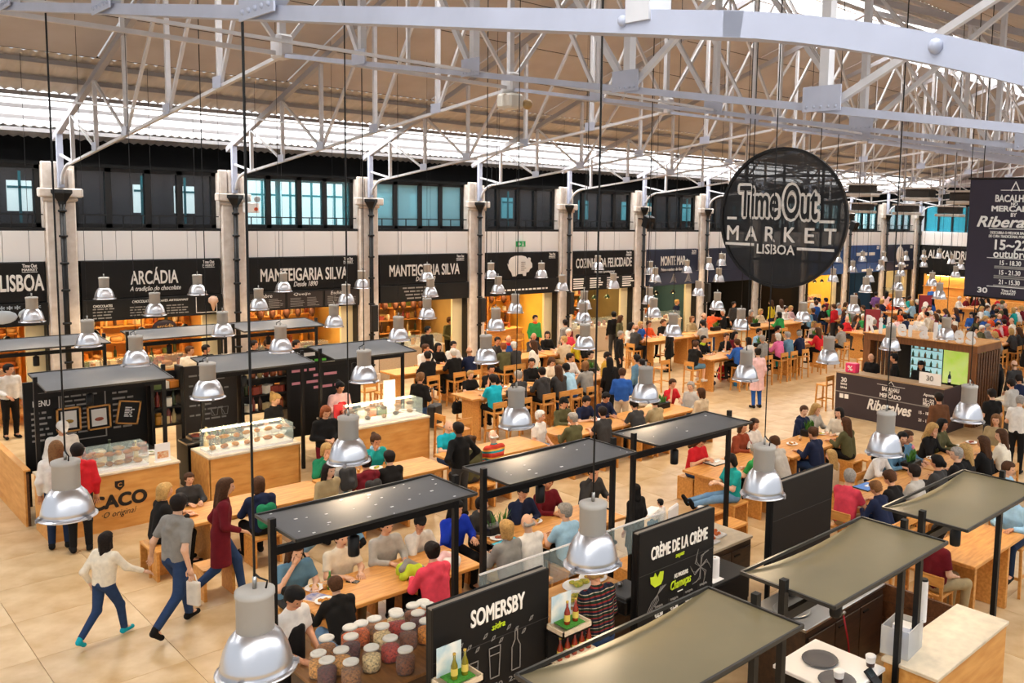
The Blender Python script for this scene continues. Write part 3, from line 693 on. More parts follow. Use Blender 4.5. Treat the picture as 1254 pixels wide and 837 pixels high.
tbl('H6b', 25.4, 27.6, 16.75, 17.6, HIGH, 'high table before red posters')
tbl('H7a', 12.0, 14.2, 20.45, 21.3, HIGH, 'high table at second cheese shop')
tbl('H7b', 15.0, 17.2, 20.45, 21.3, HIGH, 'high table at pig shop')
tbl('H7c', 17.3, 19.3, 20.45, 21.3, HIGH, 'high table of the yellow vest')
tbl('H4a', 21.8, 24.2, 20.45, 21.3, HIGH, 'high table at the fish shop')
tbl('H4b', 24.3, 26.6, 20.45, 21.3, HIGH, 'high table with dark planters')
tbl('H5', 28.0, 31.5, 20.45, 21.3, HIGH, 'far high table by yellow stall')
FARROWS = []
for k, (x0, y) in enumerate([(30, 16.8), (33, 19.8), (34, 13.6), (34.5, 16.8), (38, 19.6), (39, 15.2), (38.5, 11.6), (43, 18), (44, 13.8), (30.5, 12.2), (29, 9.4), (34, 9.2)]):
    tbl('F%d' % k, x0, x0 + 3.4, y, y + .9, HIGH, 'far crowded table, %s in the distance' % ORD[k]); FARROWS.append('F%d' % k)

def make_box_stool():
    t = thing('box_stool', '', 'stool', (0, 0, 0), 0, 'open pine box stools')
    B(-.21, -.2, .41, .21, .2, .45, ch=.005).build('seat', WOOD, t)
    for s in (-1, 1): B(s * .19 - .02, -.2, 0, s * .19 + .02, .2, .41, ch=.004).build('side_panel', WOOD, t)
    return t
def make_bar_stool():
    t = thing('bar_stool', '', 'stool', (0, 0, 0), 0, 'pale wood bar stools')
    B(-.19, -.18, .71, .19, .18, .75, ch=.008).build('seat', WOOD, t)
    for sx in (-1, 1):
        MB().bar((sx * .19, .17, 0), (sx * .165, .15, .71), .038, .038).build('leg', WOOD, t)
        MB().bar((sx * .19, -.19, 0), (sx * .17, -.17, 1.0), .038, .038).build('leg', WOOD, t)
        MB().bar((sx * .18, -.17, .3), (sx * .18, .16, .3), .025, .035).build('side_rail', WOOD, t)
    B(-.19, .145, .26, .19, .17, .3).build('foot_rail', WOOD, t)
    B(-.2, -.185, .86, .2, -.155, 1.0, ch=.005).build('backrest', WOOD, t)
    return t
_boxs = make_box_stool(); _bars = make_bar_stool(); _seat_used = {'L': False, 'H': False}
SEATS = []
def place_seat(kind, x, y, face, where):
    """face: direction the sitter looks (degrees)"""
    src = _boxs if kind == 'L' else _bars
    o = src if not _seat_used[kind] else copy_tree(src)
    _seat_used[kind] = True
    o.location = (x, y, 0); o.rotation_euler = (0, 0, math.radians(face - 90))
    SEATS.append((o, kind, where)); return o

# ================================================================ KIOSKS
KX = [(3.48, 5.5), (5.95, 8.0), (8.45, 10.5)]
KN = ['jar kiosk', 'salad kiosk', 'sink kiosk']
def canopy(label, x0, x1, y0, y1, m, litter, zt=2.4, tilt=0., sag=.0, spots=1, dn=.0):
    t = thing('kiosk_canopy', label, 'canopy', ((x0 + x1) / 2, (y0 + y1) / 2, 0), 0, 'steel kiosk canopies'); w = (x1 - x0) / 2; d = (y1 - y0) / 2
    n = 8; vs = []; fs = []
    for j in range(n + 1):
        for i in range(n + 1):
            u = i / n * 2 - 1; v = j / n * 2 - 1
            vs.append((u * w, v * d, zt + tilt * v - sag * (1 - u * u) * (.6 + .4 * v)))
    N = len(vs); vs += [(x, y, z - .018) for x, y, z in vs]
    for j in range(n):
        for i in range(n):
            a = j * (n + 1) + i; fs.append((a, a + 1, a + n + 2, a + n + 1)); fs.append((N + a + n + 1, N + a + n + 2, N + a + 1, N + a))
    MB().add(vs, fs, 0, True).build('sheet', m, t)
    for v in (-1, 1): MB().bar((-w, v * d, zt + tilt * v), (w, v * d, zt + tilt * v), .022, .03).build('rim', mat('rim_grey', '2b2926', .4), t)
    for u in (-1, 1): MB().bar((u * w, -d, zt - tilt), (u * w, d, zt + tilt), .022, .03).build('rim', mat('rim_grey', '2b2926', .4), t)
    for u in (-1, 1): B(u * (w + .03) - .03, -.03, 0, u * (w + .03) + .03, .03, zt + .1).build('post', BLACKM, t)
    B(-w, -.025, zt - .27, w, .025, zt - .19).build('crossbar', BLACKM, t)
    for k in range(spots):
        x = -w + (k + .5) * 2 * w / spots - .2
        sp = MB().lathe([(.055, 0), (.06, .02), (.06, .2), (.03, .22)], 10, c=(x, -.0, zt - .5)).build('spotlight', BLACKM, t)
        B(x - .015, -.015, zt - .3, x + .015, .015, zt - .2).build('bracket', BLACKM, sp)
    if litter:
        mb = MB()
        for k in range(litter):
            x, y = random.uniform(-w, w) * .95, random.uniform(-d, d) * .9; s = random.uniform(.006, .02)
            mb.box(x - s, y - s * .6, zt + tilt * y / d + .001 - sag * (1 - (x / w) ** 2) * (.6 + .4 * y / d), x + s, y + s * .6, zt + tilt * y / d + .004 - sag * (1 - (x / w) ** 2) * (.6 + .4 * y / d))
        tag(mb.build('litter', SPARK, t), kind='stuff')
    return t
for k, (a, b) in enumerate(KX):
    canopy('grey littered canopy over the back of the ' + KN[k], a, b, 7.7, 8.62, ROOFG, [26, 12, 6][k], 2.4, .0, .02)
    canopy('warm grey dished canopy over the front of the ' + KN[k], a, b, 3.48, 4.42, ROOFW, 0, 2.4, .0, .07)
BN = ['CACO kiosk', 'croissant kiosk', 'tray kiosk']
for k, (a, b) in enumerate(((3.45, 5.37), (6.1, 8.0), (8.45, 10.33))):
    canopy('flat grey canopy over the front of the ' + BN[k], a, b, 16.75, 18.0, ROOFG, 0, 2.4, .06, .0, 1)
    canopy('flat grey canopy over the rear of the ' + BN[k], a + .1, b + .3, 21.6, 22.8, ROOFG, 0, 2.4, .04, .0, 1)

# double menu panels ------------------------------------------------
def menu_panel(label, x0, x1, y, z0, z1):
    t = thing('menu_sign', label, 'sign', ((x0 + x1) / 2, y, 0)); w = (x1 - x0) / 2
    B(-w, 0, z0, w, .03, z1 - .0, ch=.004).build('front_board', BLACKB, t); B(-w, .09, z0, w, .12, z1, ch=.004).build('rear_board', BLACKB, t)
    B(-w, .03, z1 - .02, w, .09, z1 - .008).build('top_strip', mat('panel_edge', '8d8478', .5), t)
    for s in (-1, 1): B(s * (w - .02) - .02, .03, 0, s * (w - .02) + .02, .09, z1 - .02).build('upright', BLACKM, t)
    B(-w, -.006, z1 - .5, w, -.001, z1 - .494).build('joint', mat('panel_joint', '343130', .6), t)
    return t, w
t, w = menu_panel('black double menu board reading SOMERSBY', 4.08, 5.4, 6.35, .7, 2.0)
letter('SOMERSBY', .62, .17, facing((.04, -.002, 1.78), (1, 0, 0)), LETTER, t, .03)
letter('sidra', .16, .06, facing((.04, -.002, 1.63), (1, .06, 0)), LIME, t, .01, shear=.3)
MW = facing((0, -.008, 0), (1, 0, 0))
def glass_sketch(x, z, w, h): stroke([(x - w / 2, z + h), (x - w * .38, z), (x + w * .38, z), (x + w / 2, z + h), (x - w / 2, z + h)], .008, MW, GREYLET, t, 'glass_drawing'); stroke([(x - w * .45, z + h * .75), (x + w * .45, z + h * .75)], .006, MW, GREYLET, t, 'glass_drawing')
glass_sketch(-.25, 1.12, .12, .24); glass_sketch(0, 1.13, .13, .3)
stroke([(.2, 1.12), (.2, 1.35), (.235, 1.42), (.235, 1.52), (.265, 1.52), (.265, 1.42), (.3, 1.35), (.3, 1.12), (.2, 1.12)], .008, MW, GREYLET, t, 'bottle_drawing')
for k in range(10):
    x, z = -.4 + .09 * k, 1.55 - .05 * (k % 3); stroke([(x, z), (x + .02, z + .035), (x + .045, z + .04), (x + .03, z + .01), (x, z)], .006, MW, GREYLET, t, 'leaf_drawing')
for x, z, s in ((-.22, 1.05, '30'), (.02, 1.04, '250'), (.25, 1.04, '250'), (.0, .93, 'INGREDIENTES'), (.36, .98, '€ €')): letter(s, .045 * len(s) + .02, .05, facing((x, -.002, z), (1, 0, 0)), GREYLET, t, .0)
t, w = menu_panel('black double menu board reading CRÈME DE LA CRÈME', 6.72, 8.02, 6.38, .7, 2.0)
letter('CRÈME DE LA CRÈME', .98, .19, facing((.02, -.002, 1.74), (1, 0, 0)), LETTER, t, .03)
letter('sopas', .16, .055, facing((.02, -.002, 1.58), (1, .05, 0)), LIME, t, .01, shear=.3)
letter('AS NOSSAS', .24, .05, facing((.05, -.002, 1.35), (1, 0, 0)), LETTER, t, .01); letter('Chamuças', .38, .13, facing((.05, -.002, 1.24), (1, .05, 0)), LIME, t, .016, shear=.25); B(-.0, -.008, 1.14, .09, -.003, 1.15).build('rule', LETTER, t)
lf = [(-.4, 1.32), (-.47, 1.38), (-.48, 1.46), (-.42, 1.45), (-.4, 1.49), (-.36, 1.42), (-.32, 1.48), (-.26, 1.47), (-.27, 1.38), (-.3, 1.33)]
MB().prism(lf, .001, .008).build('lettuce_drawing', LIME, t).matrix_local = MW
for r in range(6):
    a = r * 1.05; stroke([(.4, 1.33)] + [(.4 + q * .05 * math.cos(a + .35 * math.sin(q)), 1.33 + q * .06 * math.sin(a + .35 * math.sin(q))) for q in range(1, 5)] + [(.4 + .12 * math.cos(a + .5), 1.33 + .14 * math.sin(a + .5)), (.4, 1.33)], .006, MW, GREYLET, t, 'leaf_drawing')
for r in range(4): stroke([(-.55 + .05 * r, 1.0 + .03 * r), (-.45 + .04 * r, 1.15), (-.35, 1.22), (-.3 + .03 * r, 1.3)], .005, MW, GREYLET, t, 'leaf_drawing')
for k, s in enumerate(('€2,50', '€1,50', '€2,50', '€1,00')):
    x = -.32 + .26 * k; z = .98 + .01 * k; letter(s, .13, .085, facing((x, -.002, z), (1, 0, 0)), LETTER, t, .025)
    letter('sopa', .13, .03, facing((x, -.002, z + .09), (1, 0, 0)), GREYLET, t, .01)
    for q in (((x - .1, z - .07), (x - .1, z + .12)),): stroke(q, .004, MW, mat('panel_joint', '343130', .6), t, 'frame_line')
t, w = menu_panel('plain black double panel above the sink kiosk', 9.27, 10.72, 6.4, .7, 2.0)

def counter(label, x0, x1, y0, y1, z, top, body, name='kiosk_counter', doors=0, face=-1):
    t = thing(name, label, 'counter', ((x0 + x1) / 2, (y0 + y1) / 2, 0)); w = (x1 - x0) / 2; d = (y1 - y0) / 2
    B(-w + .02, -d + .02, .0, w - .02, d - .02, z - .04, ch=.006).build('body', body, t); B(-w, -d, z - .04, w, d, z, ch=.006).build('worktop', top, t)
    for k in range(doors):
        a = -w + .05 + (2 * w - .1) * k / doors; b = -w + .05 + (2 * w - .1) * (k + 1) / doors
        dr = B(a + .008, face * d - .008, .1, b - .008, face * d + .012, z - .12, ch=.004).build('door', body, t)
        B(a + .06, face * (d + .012) - .012, z - .2, a + .18, face * (d + .012) + .008, z - .18).build('handle', BLACKM, dr)
    return t
WALN = mat('walnut_front', '4a3423', .5, var=.3, scale=3, stretch=(1, 6, 6), col2='33241a')
counter('jar shop counter with dark wooden top behind the SOMERSBY board', 3.62, 5.2, 7.2, 8.25, .92, mat('brown_counter_top', '8c6238', .5, var=.3, scale=4, stretch=(6, 1, 1)), WALN)
counter('salad counter with pale wooden top', 5.95, 7.45, 6.95, 7.85, .92, WOODX, WALN, doors=2)
counter('tasting counter with trays at the right of the salad kiosk', 8.5, 9.95, 7.2, 8.2, .92, WORKTOP, WALN, doors=3)
counter('steel sink counter with walnut doors', 8.05, 9.85, 5.05, 5.85, .92, STEEL, WALN, doors=3)
counter('black equipment counter with paper towel', 8.1, 8.9, 6.45, 7.1, .95, BLACKB, BLACKM)
counter('pine front counter with pale stone top in the near corner', 8.02, 9.84, 3.5, 4.12, .98, WORKTOP, WOODX, name='front_counter')
counter('white side table carrying grey plates', 7.2, 8.0, 4.05, 4.9, .9, WHITEP, BLACKM)
counter('back pine counter under the SOMERSBY canopy', 3.6, 5.4, 3.6, 4.3, .9, WORKTOP, WOODX)
counter('back pine counter under the middle front canopy', 6.05, 7.1, 3.6, 4.2, .9, WORKTOP, WALN)
t = thing('end_panel', 'dark walnut planked end panel of the sink kiosk', 'panel', (9.95, 4.6, 0))
for k in range(4): B(-.02, -.5, .22 * k + .005, .02, .55, .22 * k + .215).build('plank', DWOOD, t)
t = thing('glass_screen', 'low glass sneeze screen along the back of the kiosks', 'screen', (7.2, 7.92, .92))
for k in range(3):
    B(-1.5 + 1.05 * k, 0, 0, -.47 + 1.05 * k, .012, .42).build('pane', GLASS, t); B(-1.5 + 1.05 * k, -.008, .42, -.47 + 1.05 * k, .02, .435).build('edge_strip', WHITEP, t)
# sink bowl, tap, towel
t = thing('sink_bowl', 'round steel sink bowl let into the sink counter', 'sink', (8.35, 5.45, .925)); MB().lathe([(.2, .01), (.21, .012), (.19, .005), (.17, -.0), (.12, .001), (.0, .001)], 20).build('bowl', mat('sink_steel', '8a7c66', .25, metal=1.), t); MB().lathe([(.21, 0), (.225, .006), (.21, .014)], 20).build('rim', STEEL, t)
t = thing('tap', 'black kitchen tap standing behind the sink bowl', 'tap', (8.7, 5.7, .92)); MB().lathe([(.07, 0), (.06, .06), (.035, .12), (.03, .16)], 10).build('base', BLACKM, t); MB().tube([(0, 0, .14), (0, 0, .3), (-.08, -.05, .36), (-.18, -.1, .3)], .016).build('spout', BLACKM, t)
t = thing('paper_towel', 'white paper towel roll on the black equipment counter', 'paper towel', (8.35, 6.62, .95)); MB().lathe([(.02, .26), (.06, .26), (.065, .25), (.065, .012), (.06, 0), (.02, 0)], 18).build('roll', WHITEP, t); MB().lathe([(.015, .0), (.015, .262)], 10).build('core', mat('cardboard', 'b99a70', .8), t); B(-.16, -.12, 0, .05, -.02, .008).build('loose_sheet', WHITEP, t)
t = thing('hose', 'thin red hose hanging at the sink counter front', 'hose', (8.75, 5.0, 0)); MB().tube([(0, 0, .9), (.03, -.06, .6), (.1, -.08, .2), (.2, -.1, .02)], .012).build('tube', mat('hose_red', 'a01525', .4), t); MB().tube([(-.0, .01, .88), (0, -.02, .93)], .018).build('nozzle', STEEL, t)
# jars -----------------------------------------------------------------
JC = ['e0c48c', '7a3f16', 'e58a10', 'b0301c', '5a2420', 'd89a4a', '96602a', 'd8641a']; JN = ['oats', 'brown nuts', 'orange flakes', 'red berries', 'dark raisins', 'pale almonds', 'muesli', 'dried apricot']
def make_jar(c):
    t = thing('glass_jar', '', 'jar', (0, 0, 0), 0, 'sweet jars on the jar counter')
    MB().lathe([(.0, .0), (.085, 0), (.095, .02), (.095, .17), (.07, .215), (.07, .235)], 14).build('glass', JARG, t)
    MB().lathe([(.0, .008), (.078, .008), (.088, .03), (.088, .13 + .02), (.0, .155)], 14).build('contents', mat('jar_' + c, c, .8, var=.7, scale=45, bump=.6), t)
    MB().lathe([(.072, .228), (.076, .23), (.076, .245), (.066, .252), (.05, .252), (.045, .246), (.0, .246)], 14).build('lid', mat('jar_lid', 'd9d6cc', .4), t)
    return t
_pj = [make_jar(c) for c in JC]; _pjused = set(); k = 0
for px, py in [(455, 812), (497, 815), (537, 800), (478, 800), (430, 798), (418, 815), (400, 800), (440, 780), (468, 785), (500, 785), (522, 778), (486, 770), (512, 768), (530, 765), (450, 770), (420, 780), (478, 752 + 10), (505, 758), (525, 752), (540, 752), (395, 830), (372, 826), (430, 830)]:
    p = at(px, py, 1.0); kk = k % len(JC)
    o = _pj[kk] if kk not in _pjused else copy_tree(_pj[kk]); _pjused.add(kk)
    o.location = (min(max(p[0], 3.74), 5.08), min(max(p[1], 7.32), 8.12), .92); SEATS.append((o, 'jar', 'lidded glass jar of %s on the jar counter' % JN[kk])); k += 1
t = thing('scale', 'white kitchen scale with purple top at the end of jars', 'scale', (5.0, 7.45, .92), .1); B(-.14, -.12, 0, .14, .12, .06, ch=.015).build('base', WHITEP, t); B(-.13, -.1, .06, .13, .12, .075).build('plate', mat('purple_plate', '4b3a86', .5), t)
# bottle display boxes on the SOMERSBY board
def make_bottle(c, liquid):
    t = thing('cider_bottle', '', 'bottle', (0, 0, 0), 0, 'cider bottles by the SOMERSBY board')
    MB().lathe([(.0, 0), (.028, 0), (.03, .01), (.03, .12), (.012, .175), (.011, .22)], 10).build('glass', mat('bottle_' + c, c, .12, spec=.8), t)
    MB().lathe([(.0125, .215), (.014, .218), (.014, .235), (0, .236)], 10).build('cap', mat('gold_cap', 'c9a548', .35, metal=.6), t); MB().lathe([(.0308, .035), (.0308, .1)], 10, cap=False).build('label_band', mat('cream_label', 'd8c25a', .6), t)
    return t
def tray(label, x, y, z):
    t = thing('display_tray', label, 'tray', (x, y, z)); B(-.19, -.13, 0, .19, .13, .015).build('base', WORKTOP, t)
    for q in ((-.19, -.13, .19, -.115), (-.19, .115, .19, .13), (-.19, -.13, -.175, .13), (.175, -.13, .19, .13)): B(q[0], q[1], 0, q[2], q[3], .06).build('side', WORKTOP, t)
    B(-.12, -.1, .06, .12, .1, .068).build('grass_mat', mat('astro_green', '3f8a2a', .8, var=.4, scale=60), t); B(-.15, .095, .06, .1, .105, .33).build('backing_card', mat('sky_card', '8fc1d8', .6, var=.5, scale=6, col2='e8ece8'), t)
    return t
for (x, z, c, nm) in ((4.2, 1.36, '7a7418', 'amber green'), (5.5, 1.42, '8a2c14', 'red')):
    tray('pale wooden display tray with %s cider at the SOMERSBY board' % nm, x, 6.15, z)
    for q in (-.05, .06):
        b = make_bottle(c, 0); b.location = (x + q, 6.13, z + .068); SEATS.append((b, 'bottle', '%s cider bottle standing in the display tray' % nm))
c2 = thing('bottle_shelf', 'lower wooden shelf of red cider bottles', 'shelf', (5.55, 6.2, 1.08)); B(-.2, -.12, 0, .3, .12, .03).build('shelf_board', WORKTOP, c2); B(-.2, .09, .0, .3, .12, .3).build('back_board', BLACKB, c2); B(.2, .06, -1.08, .26, .12, 0).build('leg', BLACKM, c2); B(-.16, .06, -1.08, -.1, .12, 0).build('leg', BLACKM, c2)
for q in range(5):
    b = make_bottle('8a2c14', 0); b.location = (5.41 + .095 * q, 6.18, 1.11); SEATS.append((b, 'bottle', 'red cider bottle in the row on the lower shelf'))
for q, x in enumerate((6.02, 6.14)):
    t = thing('sauce_bottle', 'orange sauce bottle on the glass screen end, %s one' % ('left', 'right')[q], 'bottle', (x, 7.72, .92)); MB().lathe([(.045, 0), (.05, .02), (.05, .18), (.03, .24), (.028, .28)], 12).build('glass', mat('sauce_orange', 'c2552a', .3), t); MB().lathe([(.03, .28), (.03, .31), (0, .312)], 12).build('cap', mat('gold_cap', 'c9a548', .35, metal=.6), t)
# plates of salad, trays
def plate(label, x, y, z, r, food, fc, n=14, pl=None):
    t = thing('plate', label, 'plate', (x, y, z)); MB().lathe([(0, .004), (r * .6, .0), (r * .7, .004), (r, .025), (r * .97, .03), (r * .65, .012), (0, .01)], 20).build('dish', pl or WHITEP, t)
    if food:
        mb = MB()
        for k in range(n):
            a = random.uniform(0, 6.3); q = random.uniform(0, r * .62); s = random.uniform(.18, .3) * r
            mb.ball((q * math.cos(a), q * math.sin(a), .02 + s * .35), s, 6, 4, sq=(1, .8, .5))
        tag(mb.build(food, mat('food_' + fc, fc, .7, var=.5, scale=40, col2='e0c050' if fc[0] == '7' else None), t), kind='stuff')
    return t
plate('white plate of green salad, farther one on the salad counter', 6.95, 7.62, .92, .2, 'salad', '7f9c2c'); plate('white plate of green salad, nearer one on the salad counter', 6.62, 7.4, .92, .2, 'salad', '7f9c2c', 16)
plate('white plate of noodles at the far end of the salad counter', 7.25, 7.68, .92, .18, 'noodles', 'd0a040'); plate('white plate with small tarts near the salad counter edge', 6.35, 7.08, .92, .13, 'tarts', 'c8872c', 6)
plate('grey plate on the white side table, farther one', 7.62, 4.6, .9, .19, None, '', pl=mat('grey_plate', '56565a', .5)); plate('grey plate on the white side table, nearer one', 7.38, 4.25, .9, .19, None, '', pl=mat('grey_plate', '56565a', .5))
for q, (x, y) in enumerate(((7.36, 4.22), (7.86, 4.15))):
    t = thing('sauce_cup', 'white lidded paper cup on the side table, %s one' % ('left', 'right')[q], 'cup', (x, y, .93)); MB().lathe([(.04, 0), (.052, .1)], 14, cap=False).build('cup', mat('cup_brown', '3a2320', .5), t); MB().lathe([(.0485, .045), (.0535, .1)], 14, cap=False).build('sleeve', WHITEP, t); MB().lathe([(.05, .1), (.056, .1), (.056, .112), (.048, .12), (0, .12)], 14).build('lid', WHITEP, t)
t = thing('card_reader', 'black tilted card reader beside the right paper cup', 'card reader', (7.72, 4.05, .9)); MB().box(-.06, -.09, 0, .06, .09, .02, M=Matrix.Rotation(.7, 4, 'X')).build('body', BLACKM, t); MB().box(-.045, 0, .021, .045, .07, .023, M=Matrix.Rotation(.7, 4, 'X')).build('screen', mat('dark_screen', '202a2c', .2), t)
t = thing('storage_bin', 'clear plastic storage bin with blue packets', 'bin', (8.32, 4.05, .98), .1); PL = thin('bin_plastic', 'e8e8e4', .45, .3)
for q in ((-.2, -.15, .2, -.14), (-.2, .14, .2, .15), (-.2, -.15, -.19, .15), (.19, -.15, .2, .15)): B(q[0], q[1], 0, q[2], q[3], .3).build('side', PL, t)
B(-.2, -.15, 0, .2, .15, .01).build('base', PL, t); B(-.15, -.1, .01, .1, .1, .2).build('blue_packet', mat('packet_blue', '2f6fb8', .5), t); B(.0, -.08, .01, .16, .11, .25).build('white_packet', WHITEP, t)
t = thing('menu_card', 'white rolled menu card hanging on the black post', 'card', (8.56, 3.95, 1.55)); MB().lathe([(.045, -.3), (.045, .15)], 12, cap=False).build('card', WHITEP, t); MB().lathe([(.04, .12), (.04, .17)], 12).build('holder', BLACKM, t)
for k in range(4):
    t = thing('food_tray', 'white dish of orange samples on the tasting counter, %s from the left' % ORD[k], 'tray', (8.75 + .27 * k, 7.5 + .1 * (k % 2), .92)); B(-.11, -.15, 0, .11, .15, .03, ch=.01).build('dish', WHITEP, t)
    mb = MB()
    for q in range(8): mb.ball((random.uniform(-.08, .08), random.uniform(-.11, .11), .04), .03, 6, 4)
    tag(mb.build('samples', mat('food_orange', 'cf6a2c', .6), t), kind='stuff')
for k in range(3):
    t = thing('spice_jar', 'red capped spice jar behind the CRÈME board, %s from the left' % ORD[k], 'jar', (8.6 + .13 * k, 8.0, .92)); MB().lathe([(.05, 0), (.05, .15)], 10).build('jar', mat('jar_red', '7a1a14', .4), t); MB().lathe([(.052, .15), (.052, .19), (0, .19)], 10).build('cap', BLACKM if k == 0 else mat('cap_red', 'b02a22', .4), t)
t = thing('drink_jar', 'big glass drinks dispenser with straws by the black post', 'dispenser', (9.6, 7.9, .92)); MB().lathe([(.09, 0), (.11, .03), (.11, .22), (.05, .28)], 14).build('glass', JARG, t); MB().lathe([(.09, .02), (.1, .16), (0, .16)], 14).build('contents', mat('straw_mix', 'd8b070', .7, var=.4, scale=40), t); MB().lathe([(.05, .28), (.055, .33), (0, .34)], 12).build('lid', WHITEP, t)
t = thing('coffee_machine', 'black kitchen appliance beside the CRÈME board', 'appliance', (7.0, 6.85, .92)); B(-.2, -.2, 0, .2, .2, .18, ch=.02).build('body', BLACKM, t); B(-.2, -.2, .18, .2, .2, .22, ch=.01).build('lid', mat('dark_grey_plastic', '303030', .4), t); MB().lathe([(.03, .22), (.03, .26), (0, .27)], 10, c=(0, .1, 0)).build('knob', STEEL, t)

# ================================================================ BACK KIOSKS
t = thing('kiosk_counter', 'pine kiosk counter lettered CACO o original', 'counter', (4.25, 16.5, 0))
for k in range(5): B(-.98, -.4, .19 * k, .96, -.37, .19 * k + .188).build('plank', WOODX, t)
B(-.98, -.37, 0, -.95, .5, .95).build('end_panel', WOODX, t); B(-.95, -.37, 0, .96, .45, .9).build('carcass', DWOOD, t); B(-1.0, -.42, .95, .98, .5, .99, ch=.006).build('worktop', WORKTOP, t)
INK = mat('burnt_black', '1a130d', .7)
letter('CACO', .84, .24, facing((.02, -.402, .5), (1, 0, 0)), INK, t, .05); letter('·O original·', .54, .13, facing((.02, -.402, .27), (1, .03, 0)), INK, t, .008, shear=.35)
MB().prism([(-.07, .08), (.07, .08), (.07, -.02), (0, -.09), (-.07, -.02)], .001, .008).build('crest', INK, t).matrix_local = facing((.03, -.402, .75), (1, 0, 0))
letter('C', .06, .07, facing((.03, -.412, .76), (1, 0, 0)), WOODX, t, .02, name='crest_mark')
t = thing('pine_screen', 'long plain pine barrier at the left edge', 'barrier', (3.2, 17.2, 0), math.radians(-90)); 
for k in range(5): B(-4.2, -.03, .19 * k, 0, .0, .19 * k + .188).build('plank', WOODX, t)
B(-4.2, 0, 0, 0, .04, .9).build('backing', DWOOD, t); B(-4.22, -.04, .95, .02, .06, .98).build('cap_board', WOODX, t)
def showcase(label, x0, x1, y0, y1, z, h, items, fc, lamp=0.):
    t = thing('display_case', label, 'display case', ((x0 + x1) / 2, (y0 + y1) / 2, z)); w = (x1 - x0) / 2; d = (y1 - y0) / 2
    B(-w, -d, 0, w, d, .04).build('tray', WHITEP, t); B(-w, -d, .04, w, -d + .01, h).build('front_pane', GLASS, t); B(-w, -d, h, w, d, h + .012).build('top_pane', GLASS, t)
    for s in (-1, 1): B(s * w - .006, -d, .04, s * w + .006, d, h).build('side_pane', GLASS, t)
    B(-w, -d + .02, h * .55, w, d, h * .55 + .012).build('glass_shelf', GLASS, t)
    if lamp: B(-w + .03, d - .06, h - .03, w - .03, d - .02, h - .005).build('lamp_strip', mat('case_lamp', 'ffe2b0', .5, emit=lamp), t)
    me = {}
    for k in range(items):
        c = fc[k % len(fc)]; n = max(3, items // 2); xx = -w + .12 + (2 * w - .24) * (k % n) / (n - 1); 
        sub = thing('pastry', 'baked snack in the %s' % label, 'pastry', ((x0 + x1) / 2 + xx, (y0 + y1) / 2 + random.uniform(-.05, .1), z + (.045 if k < n else h * .55 + .013)), random.uniform(0, 6), 'snacks in the ' + label)
        if c not in me: me[c] = (MB().ball((0, 0, .035), .075, 8, 5, sq=(1.2, .75, .55)).mesh('crust', mat('food_' + c, c, .6, var=.4, scale=25)), MB().ball((0, 0, .05), .045, 8, 4, sq=(1.1, .6, .6)).mesh('filling', mat('filling_' + c, 'e0b46a', .6)))
        obj('crust', me[c][0], sub); obj('filling', me[c][1], sub)
    return t
showcase('glass case on the CACO counter', 3.82, 4.75, 16.15, 16.6, .99, .36, 12, ['a8642c', 'c98a44'])
t = thing('menu_stand', 'small white menu stand on the CACO counter', 'menu stand', (5.0, 16.25, .99)); B(-.12, -.01, 0, .12, .01, .32).build('sheet', WHITEP, t); B(-.09, -.014, .06, .09, -.01, .18).build('food_photo', mat('food_photo', 'd0703a', .6, var=.6, scale=30, col2='e8d8b0'), t); B(-.13, -.04, 0, .13, .05, .012).build('foot', WHITEP, t)
t = thing('menu_wall', 'black chalkboard wall of the CACO kiosk lettered MENU', 'chalkboard', (4.4, 18.3, 0))
B(-.98, 0, .6, .98, .06, 2.25).build('board', BLACKB, t); B(-.98, .0, 0, -.92, .06, .6).build('leg', BLACKM, t); B(.92, 0, 0, .98, .06, .6).build('leg', BLACKM, t)
letter('MENU', .26, .11, facing((-.72, -.002, 1.85), (1, 0, 0)), LETTER, t, .02)
for r in range(6): scribble(t, -.88, -.6 + random.uniform(-.06, .05), 1.68 - .1 * r, -.008, .05)
for q in ([(-.45, 1.1), (-.45, 2.02)], [(-.45, 2.02), (.28, 2.02)], [(.28, 2.02), (.28, 1.1)], [(-.45, 1.1), (.28, 1.1)], [(-.41, 1.14), (-.41, 1.98)]): stroke(q, .02, facing((0, -.002, 0), (1, 0, 0)), GREYLET, t, 'chalk_frame')
scribble(t, -.36, .26, 2.12, -.008, .06, LETTER)
for r in range(9): scribble(t, -.36, .05 + random.uniform(-.1, .15), 1.92 - .085 * r, -.008, .04)
for r in range(8): scribble(t, .4, .75 + random.uniform(-.1, .1), 2.0 - .11 * r, -.008, .05)
